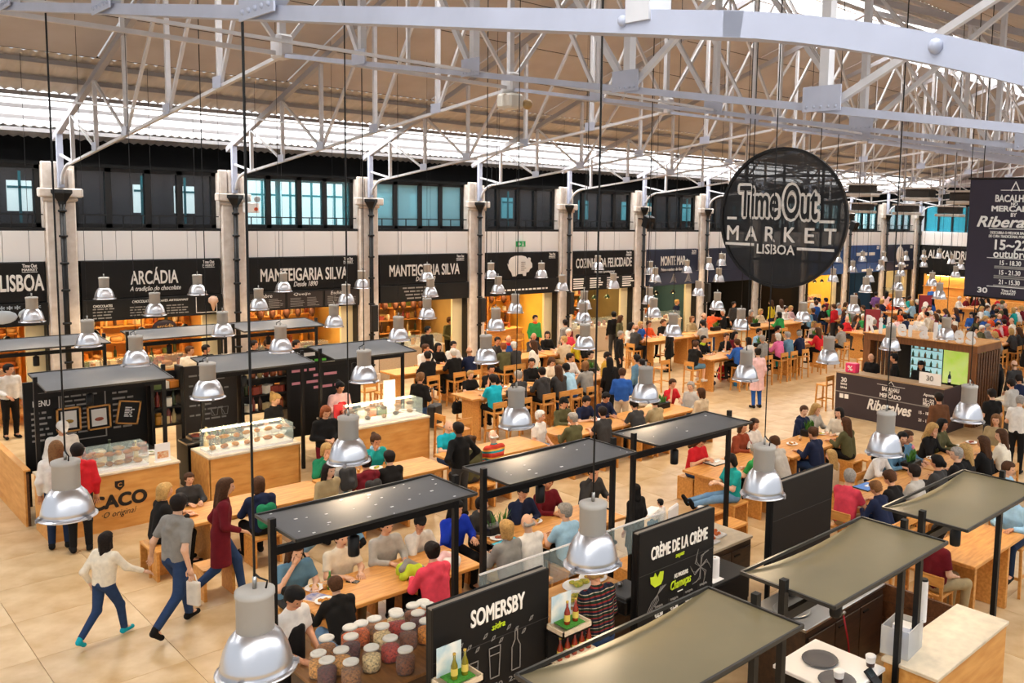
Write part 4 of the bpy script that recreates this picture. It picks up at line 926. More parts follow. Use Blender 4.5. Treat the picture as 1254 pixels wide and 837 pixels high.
for k, (px, py, tilt_, kind) in enumerate(((84, 514, 0, 'burger photo'), (121, 511, .02, 'sandwich photo'), (157, 505, -.18, 'chalk lettering'))):
    p = onY(px, py, 18.285); t = thing('picture_frame', 'pine framed %s hanging at the CACO kiosk' % kind, 'picture', p); R = Matrix.Rotation(-tilt_, 4, 'Y')
    R = R @ Matrix.Diagonal((.68, 1, .66, 1)); MB().box(-.26, -.02, -.32, .26, .0, .32, M=R).build('mount', BLACKB, t)
    for q in ((-.28, -.34, .28, -.3), (-.28, .3, .28, .34), (-.28, -.34, -.24, .34), (.24, -.34, .28, .34)): MB().box(q[0], -.04, q[1], q[2], 0, q[3], M=R).build('moulding', WOODX, t)
    if k < 2:
        MB().box(-.18, -.025, -.24, .18, -.02, .24, M=R).build('print', mat('print_white', 'e9e4dc', .6), t); MB().ball((0, -.026, -.05), .1, 10, 6, sq=(1.1, .03, .55), M=R).build('food_photo', mat('print_food%d' % k, ('b58a2a', 'b0583a')[k], .6, var=.5, scale=20), t)
    else:
        for r in range(6): o = scribble(t, -.1, .1 + random.uniform(-.04, .04), .14 - .05 * r, -.03, .04, LETTER); o.matrix_local = R
# shelving behind CACO and the other back kiosks
def rack(label, x0, x1, y, where, n=5, cols=('bottle', 'box', 'jar')):
    t = thing('shelf_rack', label, 'shelf', ((x0 + x1) / 2, y, 0)); w = (x1 - x0) / 2
    for z in (1.15, 1.5, 1.85): B(-w, -.02, z, w, .3, z + .025).build('shelf_board', BLACKM, t)
    for z in (1.28, 1.68, 2.02): B(-w, .28, z, w, .3, z + .17).build('back_slat', BLACKB, t)
    for s in (-1, 1): B(s * w - .03, -.02, 0, s * w + .03, .3, 2.3).build('upright', BLACKM, t)
    for z in (1.175, 1.525, 1.875):
        for k in range(n): put_goods((x0 + x1) / 2 - w + .12 + (2 * w - .24) * k / (n - 1), y + .12, z, where, cols)
    return t
rack('black shelf rack right of the CACO chalkboard', 5.42, 5.95, 18.1, 'the CACO shelf rack', 4); rack('black shelf rack of the croissant kiosk', 7.1, 8.05, 18.1, 'the croissant kiosk rack', 6)
t = thing('menu_wall', 'brown chalkboard wall of the croissant kiosk with cups drawn', 'chalkboard', (6.55, 18.25, 0)); B(-.5, 0, .9, .5, .05, 2.25).build('board', mat('brown_board', '2e2621', .6), t); B(-.5, 0, 0, -.45, .05, .9).build('leg', BLACKM, t); B(.45, 0, 0, .5, .05, .9).build('leg', BLACKM, t)
for r in range(10): scribble(t, -.42 + .25 * (r % 2), .05 + .25 * (r % 2) + random.uniform(-.1, .05), 2.05 - .1 * r, -.008, .045)
for x in (.05, .25): stroke([(x - .07, 1.35), (x - .05, 1.2), (x + .05, 1.2), (x + .07, 1.35), (x - .07, 1.35), (x, 1.2)], .01, facing((0, -.002, 0), (1, 0, 0)), GREYLET, t, 'cup_drawing')
def back_counter(label, x0, x1, yf):
    t = thing('kiosk_counter', label, 'counter', ((x0 + x1) / 2, yf, 0)); w = (x1 - x0) / 2
    for k in range(5): B(-w, 0, .19 * k, w, .03, .19 * k + .188).build('plank', WOODX, t)
    for s in (-1, 1): B(s * w - .015, .0, 0, s * w + .015, .85, .95).build('end_panel', WOODX, t)
    B(-w + .02, .03, 0, w - .02, .8, .9).build('carcass', DWOOD, t); B(-w - .02, -.02, .95, w + .02, .85, .99, ch=.006).build('worktop', WORKTOP, t); return t
back_counter('pine counter of the croissant kiosk', 5.66, 7.3, 15.95); showcase('lit glass case of the croissant kiosk', 5.72, 7.2, 16.0, 16.55, .99, .38, 14, ['d08a2c', 'c87820'], 22)
back_counter('pine counter of the tray kiosk', 8.5, 10.3, 16.2); showcase('glass case of the tray kiosk', 8.6, 10.2, 16.3, 16.75, .99, .38, 10, ['b98a5a', '6a4a30'], 5)
t = thing('menu_wall', 'black menu wall with pink lettering behind the tray kiosk', 'chalkboard', (9.15, 18.8, 0)); B(-.95, 0, .3, .95, .05, 2.3).build('board', BLACKB, t); B(-.95, 0, 0, -.9, .05, .3).build('leg', BLACKM, t); B(.9, 0, 0, .95, .05, .3).build('leg', BLACKM, t)
letter('N', .1, .13, facing((-.6, -.002, 2.15), (1, 0, 0)), LETTER, t, .02); scribble(t, -.52, -.1, 2.15, -.008, .11, LETTER); scribble(t, -.45, .1, 2.0, -.008, .07, mat('green_lettering', '58c03a', .6))
for r in range(4): scribble(t, -.7 + .5 * (r % 2), -.1 + .5 * (r % 2), 1.8 - .14 * r, -.008, .08, mat('pink_lettering', 'd58a94', .6))
for k, (x, y) in enumerate(((6.75, 16.85), (7.0, 16.8), (7.2, 16.85))):
    t = thing('plate_stack', 'stack of white plates behind the croissant case, %s from the left' % ORD[k], 'plates', (x, y, .99))
    for q in range(9): MB().lathe([(0, 0), (.08, 0), (.12, .012), (.12, .018), (0, .018)], 14, c=(0, 0, .02 * q)).build('plate', WHITEP, t)
for k in range(4): put_goods(5.9 + .1 * k, 16.75, .99, 'the croissant kiosk worktop', ('bottle',))
for k in range(10): put_goods(3.7 + .13 * k, 16.8 + .06 * (k % 2), .99, 'the CACO kiosk worktop', ('jar', 'box', 'bottle'))
for k in range(6): put_goods(8.7 + .22 * k, 16.95, .99, 'the tray kiosk worktop', ('jar', 'box'))

t = thing('price_sign', 'red price sign on the tray kiosk worktop', 'sign', (8.62, 17.0, .99)); B(-.1, -.01, 0, .1, .01, .36).build('sheet', mat('sign_red', 'b8202a', .5), t); B(-.11, -.05, 0, .11, .05, .012).build('foot', BLACKM, t)
t = thing('menu_stand', 'white menu board standing on the tray kiosk case', 'menu stand', (9.75, 16.9, .99)); B(-.14, -.01, 0, .14, .01, .75).build('sheet', WHITEP, t); B(-.15, -.06, 0, .15, .06, .012).build('foot', WHITEP, t)
# preparation counters and clutter behind the back kiosks
for k, (x0, x1) in enumerate(((3.5, 5.3), (5.8, 7.9), (8.6, 10.2))):
    counter('steel preparation counter inside the ' + BN[k], x0, x1, 17.45, 17.95, .9, STEEL, BLACKM, name='prep_counter', doors=3)
    for q in range(5):
        t = thing('steel_pan', 'steel food pan on the %s preparation counter, %s from the left' % (BN[k], ORD[q]), 'pan', (x0 + .25 + .32 * q, 17.7, .9)); B(-.13, -.18, 0, .13, .18, .08, ch=.02).build('pan', STEEL, t); MB().ball((0, 0, .08), .12, 8, 5, sq=(.9, 1.2, .3)).build('filling', mat('pan_food%d' % (q % 4), ('8a3a24', '6a7a2c', 'd8cfae', 'b5782c')[q % 4], .7, var=.5, scale=40), t)
    for q in range(3):
        t = thing('mixing_bowl', 'white mixing bowl on the %s worktop, %s from the left' % (BN[k], ORD[q]), 'bowl', ((4.85, 7.0, 9.9)[k] + .15 * q, 16.72 + .12 * (q % 2), .99)); MB().lathe([(.03, 0), (.05, .005), (.09, .06), (.085, .06), (.045, .012), (0, .01)], 14).build('bowl', WHITEP, t); MB().ball((0, 0, .03), .065, 8, 5, sq=(1, 1, .4)).build('filling', mat('pan_food%d' % q, '8a3a24', .7), t)
# ================================================================ PURPLE STAND (right)
PUR = mat('plum_vinyl', '33282e', .5, var=.06, scale=3)
t = thing('promo_counter', 'plum promotional counter lettered Riberalves', 'counter', (21.2, 11.15, 0))
B(0, -1.56, 0, .05, 1.56, 1.19, ch=.004).build('front_panel', PUR, t); B(0, -1.6, 0, 1.3, -1.56, 1.19).build('side_panel', PUR, t); B(-.02, -1.6, 1.19, .5, 1.56, 1.23).build('worktop', mat('stand_top', 'a58a6a', .5), t); B(-.008, -1.58, .66, .0, 1.55, .685).build('band_line', GREYLET, t)
def fx(s, w, h, y, z, bold=.012, shear=0, m=None): return letter(s, w, h, facing((-.01, y, z), (0, -1, 0)), m or LETTER, t, bold, shear)
fx('Riberalves', 1.3, .3, -.1, .47, .03, .3); fx('BACALHAU', .5, .12, -.12, .96, .03); fx('NO', .12, .05, -.12, .87, .02); fx('MERCADO', .62, .12, -.12, .78, .04)
fx('30', .18, .13, 1.3, 1.02, .03); fx('anos', .2, .06, 1.3, .9, .02); fx('SIMAS', .2, .06, 1.3, .8, .03); fx('Aposta', .3, .1, -1.2, .98, .02); fx('15~22', .3, .1, -1.2, .84, .03); fx('PISO 01', .3, .09, -1.2, .74, .03); fx('15 - 18.30', .4, .08, -1.15, .5, .02); fx('21 - 15.30', .4, .08, -1.15, .3, .02)
for y in (1.36, 1.2): B(-.012, y - .06, .5, -.005, y + .06, .62).build('icon', LETTER, t)
stroke([(-.1, 1.06), (0, 1.18), (.1, 1.06), (-.1, 1.06)], .012, facing((-.01, -.12, 0), (0, -1, 0)), LETTER, t, 'emblem'); stroke([(-.4, 1.06), (.4, 1.06)], .01, facing((-.01, -.12, 0), (0, -1, 0)), LETTER, t, 'emblem')
t = thing('market_stand', 'wooden framed market stand with bright screens under white letters', 'stand', (22.6, 11.1, 0))
WS = mat('stand_wood', '8f5a2e', .5, var=.3, scale=3, stretch=(1, 6, 1), col2='74451f')
B(0, -1.75, 2.0, 1.6, 1.6, 2.2, ch=.01).build('roof_beam', WS, t); B(-.05, -1.75, 2.2, 1.6, 1.6, 2.22).build('roof_top', WOODX, t)
for y in (1.38, -1.75): B(0, y, 0, .25, y + .22, 2.0).build('frame_post', WS, t)
for k in range(9): B(.05 + .17 * k, -1.78, 0, .14 + .17 * k, -1.74, 2.0).build('side_slat', DWOOD, t)
for k in range(6): B(.25, 1.32 - .13 * k, .9, .32, 1.4 - .13 * k, 2.0).build('inner_slat', DWOOD, t)
B(1.5, -1.5, 0, 1.55, 1.4, 2.0).build('back_wall', BLACKB, t)
SCR = mat('lit_screen', '9cc9cc', .4, emit=.75, var=.6, scale=5, col2='dff0f0'); 
fs_ = B(1.3, -.2, .85, 1.34, .75, 1.9).build('fridge_screen', SCR, t)
for k in range(4): B(1.27, -.2, 1.0 + .24 * k, 1.3, .75, 1.02 + .24 * k).build('fridge_shelf', STEEL, fs_)
for k in range(4):
    for j in range(5): MB().lathe([(.035, 0), (.035, .1), (.012, .14), (.012, .17)], 8, c=(1.24, -.1 + .19 * j, 1.02 + .24 * k)).build('fridge_bottle', mat('fridge_b%d' % (j % 3), ('c8d0c0', '4a7a5a', '8a6a3a')[j % 3], .3), fs_)
B(1.3, -1.45, .85, 1.34, -.25, 1.9).build('fruit_screen', mat('lit_fruit_screen', 'a9c24a', .4, emit=.75, var=.8, scale=2.2, col2='f2f6ea'), t)
for k, ch in enumerate('Riberalves'):
    y = 1.42 - .33 * k; hh_ = {'R': .5, 'b': .5, 'l': .5, 'i': .46}.get(ch, .36); o = letter(ch, .13 if ch in 'il' else .28, hh_, facing((.05, y, 2.22 + hh_ / 2), (0, -1, 0)), mat('white_letter_block', 'ffffff', .5), t, .045, .0, name='standing_letter'); o.scale[2] = 4
for q, (y, s) in enumerate(((-1.3, 'white card with logo'), )):
    t = thing('sign_card', 'white upright card on the promotional counter', 'sign', (21.4, 10.05, 1.23)); B(0, -.3, 0, .02, .3, .3).build('card', WHITEP, t); letter('30', .2, .14, facing((-.002, 0, .16), (0, -1, 0)), GREYLET, t, .02); B(-.03, -.05, 0, .08, .05, .012).build('foot', WHITEP, t)
t = thing('wine_bottle', 'dark wine bottle on the promotional counter', 'bottle', (21.9, 9.75, 1.23)); MB().lathe([(.04, 0), (.042, .02), (.042, .2), (.015, .27), (.015, .33)], 10).build('glass', mat('bottle_dark', '1a2030', .2), t); MB().lathe([(.043, .05), (.043, .14)], 10, cap=False).build('label_band', WHITEP, t); B(21.9 - 21.9, 0, 0, .001, .001, .001)
t = thing('pink_box', 'bright pink sign box at the left end of promotional counter', 'box', (21.35, 12.3, 1.23)); B(-.12, -.16, 0, .12, .16, .26, ch=.02).build('box', mat('hot_pink', 'e0356a', .5), t); letter('%', .16, .14, facing((-.122, 0, .13), (0, -1, 0)), LETTER, t, .02)
# plank-fronted stall further right
for k, (x, y, lab) in enumerate(((22.2, 7.6, 'pine stall counter right of the slatted stand'), (24.6, 8.2, 'pine stall block behind the slatted stand'))):
    t = thing('stall_counter', lab, 'counter', (x, y, 0))
    for q in range(5): B(-.6, -.8, .21 * q, -.57, .8, .21 * q + .208).build('plank', WOODX, t)
    B(-.57, -.8, 0, .5, .8, 1.02).build('carcass', DWOOD, t); B(-.63, -.83, 1.05, .55, .83, 1.1).build('worktop', WORKTOP, t)
# red posters standing in the crowd
for k, (px, py) in enumerate(((1068, 395), (1133, 375))):
    p = at(px, py, 1.5); t = thing('poster_stand', 'dark red poster stand in the far crowd, %s one' % ('left', 'right')[k], 'poster', (p[0], p[1], 0), math.radians(-40))
    B(-.3, -.02, .9, .3, .02, 2.0).build('poster', mat('poster_red', '8c1f2a', .5), t); B(-.03, -.02, 0, .03, .02, .9).build('pole', BLACKM, t); B(-.2, -.15, 0, .2, .15, .03).build('foot', BLACKM, t); MB().ball((0, -.03, 1.55), .14, 10, 6, sq=(1, .1, 1.2)).build('emblem', LETTER, t)
    for q, m in ((-.32, BLACKM), (.3, BLACKM)): B(q, -.03, .88, q + .02, .03, 2.02).build('frame_side', m, t)

# ================================================================ HANGING SIGNS
DX = 13.0; c = onX(957, 267.5, DX); RAD = 1.255
disc = thing('round_sign', 'big round black mesh sign reading Time Out MARKET LISBOA', 'sign', c, math.radians(8))
MESHF = thin('black_mesh_fabric', '08080a', .92, .5)
def ring(r0, r1, x0, x1, n=64):
    mb = MB(); vs = []; fs = []
    for k in range(n):
        a = 2 * math.pi * k / n
        for r, x in ((r0, x0), (r1, x0), (r1, x1), (r0, x1)): vs.append((x, r * math.cos(a), r * math.sin(a)))
    for k in range(n):
        for q in range(4): a = k * 4 + q; b_ = k * 4 + (q + 1) % 4; c_ = ((k + 1) % n) * 4 + (q + 1) % 4; d_ = ((k + 1) % n) * 4 + q; fs.append((a, b_, c_, d_))
    return mb.add(vs, fs)
ring(RAD - .05, RAD, -.03, .05).build('rim', BLACKM, disc)
MB().add([(0, RAD * .98 * math.cos(2 * math.pi * k / 64), RAD * .98 * math.sin(2 * math.pi * k / 64)) for k in range(64)], [tuple(range(64))]).build('fabric', MESHF, disc)
for q in (-.75, .0, .75):
    hh = math.sqrt(RAD ** 2 - q ** 2) - .03; B(.03, q - .02, -hh, .06, q + .02, hh).build('frame_bar', BLACKM, disc); B(.03, -hh, q - .02, .06, hh, q + .02).build('frame_bar', BLACKM, disc)
def dl(s, w, h, y, z, bold, m=LETTER, dx=0., sp=1.): return letter(s, w, h, facing((-.02 - dx, y, z), (0, -1, 0)), m, disc, bold, space=sp)
KB = mat('sign_black', '0d0d0e', .5)
dl('Time', .90, .66, .45, .29, .10); dl('Out', .76, .70, -.38, .29, .10)
dl('Time', .80, .56, .45, .29, .025, KB, .012); dl('Out', .66, .60, -.38, .29, .025, KB, .012)
for k, ch in enumerate('MARKET'): dl(ch, (.25, .25, .21, .22, .19, .23)[k], .27, .97 - .385 * k, -.29, .02)
dl('LISBOA', .76, .18, .08, -.56, .018)
for y0, y1, z in ((1.1, .9, -.02), (-.74, -1.02, -.04), (1.12, .52, -.49), (-.34, -1.04, -.53)): B(-.03, min(y0, y1), z - .024, -.02, max(y0, y1), z + .024).build('bar', LETTER, disc)
for y in (-.7, .7):
    z0 = math.sqrt(RAD ** 2 - y * y); MB().tube([(0, y, z0), (0, y, roofz(c[1] + y, .25) - c[2])], .008, 4).build('cable', BLACKM, disc)
# plum banner
BXX = 11.0; q = onX(1187, 219, BXX); q2 = onX(1181, 362, BXX); bw = 1.15; bh = q[2] - q2[2]
ban = thing('hanging_banner', 'dark plum hanging banner reading BACALHAU NO MERCADO by Riberalves', 'banner', (BXX, q[1] - bw / 2 - .02, q2[2]))
B(0, -bw / 2, 0, .012, bw / 2, bh).build('fabric', mat('banner_plum', '2b2333', .6, var=.08, scale=2), ban); MB().tube([(.006, -bw / 2 - .03, bh), (.006, bw / 2 + .03, bh)], .015).build('top_rod', BLACKM, ban); MB().tube([(.006, -bw / 2, 0), (.006, bw / 2, 0)], .012).build('bottom_rod', BLACKM, ban)
for y in (-bw / 2, bw / 2): MB().tube([(.006, y, bh), (.006, y, roofz(q[1], .25) - q2[2])], .006, 4).build('cable', BLACKM, ban)
yc = 0
def bl(s, w, h, y, f, bold=.012, shear=0.): return letter(s, w, h, facing((-.004, y, bh * f), (0, -1, 0)), LETTER, ban, bold, shear)
bl('BACALHAU', .48, .09, 0, .835, .03); bl('NO', .08, .04, 0, .79, .02); bl('MERCADO', .56, .075, 0, .75, .045); bl('BY', .07, .05, 0, .7, .02); bl('Riberalves', .95, .14, -.02, .64, .025, .3)
bl('DESCUBRA O MELHOR BACALHAU', .55, .035, 0, .55, .01); bl('DE CURA TRADICIONAL PORTUGUESA', .58, .035, 0, .52, .01); bl('15~22', .42, .13, 0, .45, .03); bl('outubro', .44, .1, 0, .375, .02); bl('15 - 18.30', .26, .06, 0, .3, .02); bl('15 - 21.30', .26, .06, 0, .22, .02); bl('21 - 15.30', .26, .06, 0, .14, .02); bl('30', .13, .07, .33, .06, .03); bl('Time Out', .18, .035, 0, .07, .02); bl('MARKET', .18, .03, 0, .045, .02); bl('SIMAS', .15, .04, -.33, .06, .02)
for f, w in ((.9, .18), (.58, .3), (.335, .3), (.095, .28)):
    B(-.006, -w, bh * f, 0, w, bh * f + .008).build('rule', LETTER, ban)
for k in range(5): B(-.006, -.2, bh * (.268, .188, .172, .108, .255)[k] - .008, 0, .2, bh * (.268, .188, .172, .108, .255)[k] + .008).build('text_line', GREYLET, ban)
stroke([(-.05, bh * .9), (0, bh * .97), (.05, bh * .9)], .012, facing((-.004, 0, 0), (0, -1, 0)), LETTER, ban, 'emblem')
# ceiling air units
for k, (px, py, X) in enumerate(((1052, 232, 27), (1123, 237, 27), (1053, 254, 33), (1107, 256, 33), (1160, 258, 33), (1178, 241, 27))):
    p = onX(px, py, X); t = thing('air_unit', 'grey ceiling air unit with dark grille, %s in the far row' % ORD[k], 'air unit', p, 0, 'ceiling air units')
    B(0, -.42, -.12, .5, .42, .14, ch=.02).build('grille', mat('grille_dark', '2a2420', .7), t); B(-.05, -.5, -.24, .55, .5, -.13, ch=.02).build('casing', mat('unit_grey', 'b8b0a8', .6), t); B(-.05, -.5, .14, .55, .5, .2).build('cover', mat('unit_grey', 'b8b0a8', .6), t)
    for y in (-.35, .35): MB().tube([(.25, y, .2), (.25, y, roofz(p[1], .25) - p[2])], .02, 4).build('hanger', TRUSSM, t)
# black loudspeakers hung on columns
for k, (px, py, Y) in enumerate(((794, 272, 24.0), (1046, 277, 23.4))):
    p = onY(px, py, Y); t = thing('loudspeaker', 'black angled loudspeaker on the far pilasters, %s one' % ('left', 'right')[k], 'speaker', p); MB().box(-.2, -.16, -.24, .2, .16, .24, ch=.03, M=Matrix.Rotation(.35, 4, 'X')).build('cabinet', BLACKM, t); MB().lathe([(.11, 0), (.12, .01), (.0, .03)], 14, M=Matrix.Rotation(.35, 4, 'X') @ Matrix.Translation((0, -.17, -.05)) @ Matrix.Rotation(math.pi / 2, 4, 'X')).build('cone', mat('speaker_grille', '1b1b1b', .9), t); B(-.03, .1, .1, .03, WALLY + .05 - Y, .14).build('bracket', BLACKM, t)
# camera box at the second ridge node
p = (PX0 + BAY, NY, NODEZ - .22); t = thing('junction_box', 'white junction box with small camera under the second ridge node', 'box', p); B(-.16, -.2, -.12, .16, .2, .14, ch=.04).build('case', mat('node_box', 'dcdad2', .5), t); MB().ball((.22, -.2, -.03), .09, 12, 7).build('dome_camera', mat('amber_dome', 'a58a5a', .3), t)

# ================================================================ PENDANT LAMPS
def make_lamp():
    t = thing('pendant_lamp', '', 'lamp', (0, 0, 0), 0, 'industrial pendant lamps')
    MB().lathe([(.0, .55), (.1, .55), (.122, .54), (.122, .505), (.116, .5), (.116, .275), (.1, .262)], 24).build('housing', LAMPG, t)
    MB().lathe([(.1, .285), (.125, .272), (.165, .225), (.198, .15), (.218, .07), (.226, .012), (.222, .012), (.193, .15), (.16, .22), (.1, .27)], 32).build('reflector', ALU, t)
    MB().lathe([(.226, .014), (.25, .006), (.252, -.002), (.24, -.008), (.222, -.002)], 32, cap=False).build('rim', ALU, t)
    for k in range(3):
        a = k * 2.094 + .4; MB().box(.225, -.016, -.012, .262, .016, .022, M=Matrix.Rotation(a, 4, 'Z')).build('clip', GREYST, t)
    MB().lathe([(.0, .008), (.216, .008), (.216, .004), (0, .004)], 24).build('diffuser', mat('lamp_glow', 'ffe0b8', .5, emit=40.), t)
    MB().tube([(0, 0, .55), (0, 0, .63)], .014, 6).build('hanger', STEEL, t)
    MB().tube([(.07, 0, .55), (.08, 0, .6), (.03, 0, .62), (.0, 0, .65)], .007, 5).build('lead', BLACKM, t)
    return t
_lamp = make_lamp(); _cable = MB().tube([(0, 0, 0), (0, 0, 1)], .0085, 4).mesh('cable', BLACKM)
_cablet = MB().tube([(0, 0, 0), (0, 0, 1)], .005, 4).mesh('cable', BLACKM)
_lampn = 0; LAMPS = []
def lamp_at(x, y, z, row):
    global _lampn
    o = _lamp if _lampn == 0 else copy_tree(_lamp); _lampn += 1
    o.location = (x, y, z); o.rotation_euler = (0, 0, random.uniform(0, 6)); o.scale = (.93, .93, .93)
    for ch in list(o.children):
        if ch.name.startswith('cable'): bpy.data.objects.remove(ch)
    c = obj('cable', _cable if y < 14 else _cablet, o, (0, 0, .62)); c.scale = (1, 1, (roofz(y, .25) - z) / .93 - .62)
    LAMPS.append((o, row, pix((x, y, z))))
ROWZ = [(5.0, 2.70, 0), (9.0, 2.70, 1), (13.08, 2.70, 2), (16.22, 2.70, 3), (19.05, 2.70, 4), (21.4, 2.92, 5), (23.4, 3.1, 6)]
LPX = [[(314, 820), (725, 690), (934, 605), (1083, 555), (1185, 515)],
       [(83, 632), (427, 565), (632, 522), (790, 490), (913, 465), (1014, 444), (1090, 428), (1158, 415)],
       [(255, 487), (446, 467), (595, 444), (716, 427), (824, 411), (907, 403), (983, 393), (1045, 383), (1100, 375)],
       [(167, 447), (344, 431), (488, 417), (607, 404), (714, 395), (800, 388), (878, 379)],
       [(108, 424), (273, 411), (409, 400), (523, 390), (631, 383), (715, 378), (795, 372), (855, 362)],
       [(40, 394), (190, 386), (317, 379), (424, 372), (527, 363), (610, 359), (688, 356), (751, 353), (802, 345)],
       [(128, 366), (242, 361), (347, 357), (443, 353), (523, 344), (601, 341), (663, 340), (732, 330), (796, 336), (841, 334)]]
for (Y, z, r), L in zip(ROWZ, LPX):
    for px, py in L:
        p = at(px, py, z + .0); lamp_at(p[0], p[1], z, r)
        if r >= 5:      # hung a little higher near the shops: keep them in front of the wall
            d = ray(px, py); t_ = Y / d[1]; LAMPS[-1][0].location = (d[0] * t_, Y, CAM_H + d[2] * t_)
            for ch in LAMPS[-1][0].children:
                if ch.name.startswith('cable'): ch.scale[2] = (roofz(Y, .25) - LAMPS[-1][0].location.z) / .93 - .62
_far = [(1026, 321), (1056, 320), (1082, 320), (1109, 319), (1131, 318), (1150, 316), (1165, 323), (1176, 330), (1044, 333), (1078, 331), (1104, 327), (1131, 327), (1064, 345), (1060, 358), (1103, 338), (1099, 355), (1170, 340), (1141, 350), (1020, 345), (1150, 366), (883, 325), (880, 345), (868, 330)]
for k, (px, py) in enumerate(_far):
    z = 3.0; p = at(px, py, z); X = min(p[0], 46)
    d = ray(px, py); t_ = min(X / d[0], 23.5 / d[1]); lamp_at(d[0] * t_, d[1] * t_, CAM_H + d[2] * t_, 7 if k < 12 else 8)
_RN = ['row nearest the camera', 'second row from the camera', 'third row from the camera', 'fourth row from the camera', 'fifth row from the camera', 'row next to last before the shops', 'row closest to the shop boards', 'distant cluster above the blue boards', 'lower distant cluster at the right']
for r in range(9):
    L = sorted([l for l in LAMPS if l[1] == r], key=lambda l: l[2][0])
    for k, l in enumerate(L): l[0]['label'] = 'aluminium pendant lamp, %s from the left in the %s' % (ORD[k] if k < 20 else 'number %d' % (k + 1), _RN[r])
# ================================================================ PEOPLE
def rc(a, b, ra, rb=None): return (np.array(a, float), np.array(b, float), ra, ra if rb is None else rb, None)
def rcut(a, b, ra, rb): return (np.array(a, float), np.array(b, float), ra, rb, 'cut')       # flat hem at b
def field(prims, vox, k=.04, subs=(), pad=.06):
    lo = np.min([np.minimum(p[0], p[1]) - max(p[2], p[3]) for p in prims], 0) - pad
    hi = np.max([np.maximum(p[0], p[1]) + max(p[2], p[3]) for p in prims], 0) + pad
    n = np.ceil((hi - lo) / vox).astype(int) + 1
    ax = [lo[i] + vox * np.arange(n[i]) for i in range(3)]
    Fd = np.full(n, .3, 'f4')
    for a, b, ra, rb, cut in prims:
        m = max(ra, rb) + k + 2 * vox
        i0 = np.maximum(0, np.floor((np.minimum(a, b) - m - lo) / vox).astype(int)); i1 = np.minimum(n, np.ceil((np.maximum(a, b) + m - lo) / vox).astype(int) + 1)
        X, Y, Z = ax[0][i0[0]:i1[0], None, None], ax[1][None, i0[1]:i1[1], None], ax[2][None, None, i0[2]:i1[2]]
        ab = b - a; L2 = max(1e-9, ab @ ab)
        tt = ((X - a[0]) * ab[0] + (Y - a[1]) * ab[1] + (Z - a[2]) * ab[2]) / L2; t = np.clip(tt, 0, 1)
        d = np.sqrt((X - a[0] - t * ab[0]) ** 2 + (Y - a[1] - t * ab[1]) ** 2 + (Z - a[2] - t * ab[2]) ** 2) - (ra + (rb - ra) * t)
        if cut: d = np.maximum(d, (tt - 1) * math.sqrt(L2))
        sl = (slice(i0[0], i1[0]), slice(i0[1], i1[1]), slice(i0[2], i1[2])); f = Fd[sl]
        h = np.clip(.5 + .5 * (d - f) / k, 0, 1); Fd[sl] = d * (1 - h) + f * h - k * h * (1 - h)
    X, Y, Z = ax[0][:, None, None], ax[1][None, :, None], ax[2][None, None, :]
    for fn in subs: Fd = np.maximum(Fd, fn(X, Y, Z))
    return Fd, lo, vox
def nets(Fd, lo, vox):
    s = Fd < 0; nx, ny, nz = Fd.shape
    acc = np.zeros((nx - 1, ny - 1, nz - 1, 3), 'f4'); cnt = np.zeros((nx - 1, ny - 1, nz - 1), 'f4')
    cor = [(i, j, k) for i in (0, 1) for j in (0, 1) for k in (0, 1)]
    def c(o): return Fd[o[0]:nx - 1 + o[0], o[1]:ny - 1 + o[1], o[2]:nz - 1 + o[2]]
    for a in cor:
        for x in range(3):
            if a[x] == 0:
                b = list(a); b[x] = 1; fa, fb = c(a), c(b); m = (fa < 0) != (fb < 0)
                t = np.where(m, fa / np.where(m, fa - fb, 1), 0)
                for q in range(3): acc[..., q] += m * (a[q] + (t if q == x else 0))
                cnt += m
    idx = np.full(cnt.shape, -1, int); on = cnt > 0; idx[on] = np.arange(on.sum())
    pos = acc[on] / cnt[on][:, None] + np.argwhere(on); V = lo + pos * vox
    Q = []
    for x in range(3):
        y, z = (x + 1) % 3, (x + 2) % 3
        sa = [slice(None)] * 3; sb = [slice(None)] * 3; sa[x] = slice(0, -1); sb[x] = slice(1, None)
        A, Bq = s[tuple(sa)], s[tuple(sb)]; e = np.argwhere(A != Bq); fl = A[tuple(e.T)]
        ok = (e[:, y] > 0) & (e[:, z] > 0) & (e[:, y] < Fd.shape[y] - 1) & (e[:, z] < Fd.shape[z] - 1); e = e[ok]; fl = fl[ok]
        def g(dy, dz): o = e.copy(); o[:, y] -= dy; o[:, z] -= dz; return idx[tuple(o.T)]
        q = np.stack([g(1, 1), g(0, 1), g(0, 0), g(1, 0)], 1); q[~fl] = q[~fl][:, ::-1]; Q.append(q)
    return V, np.concatenate(Q)
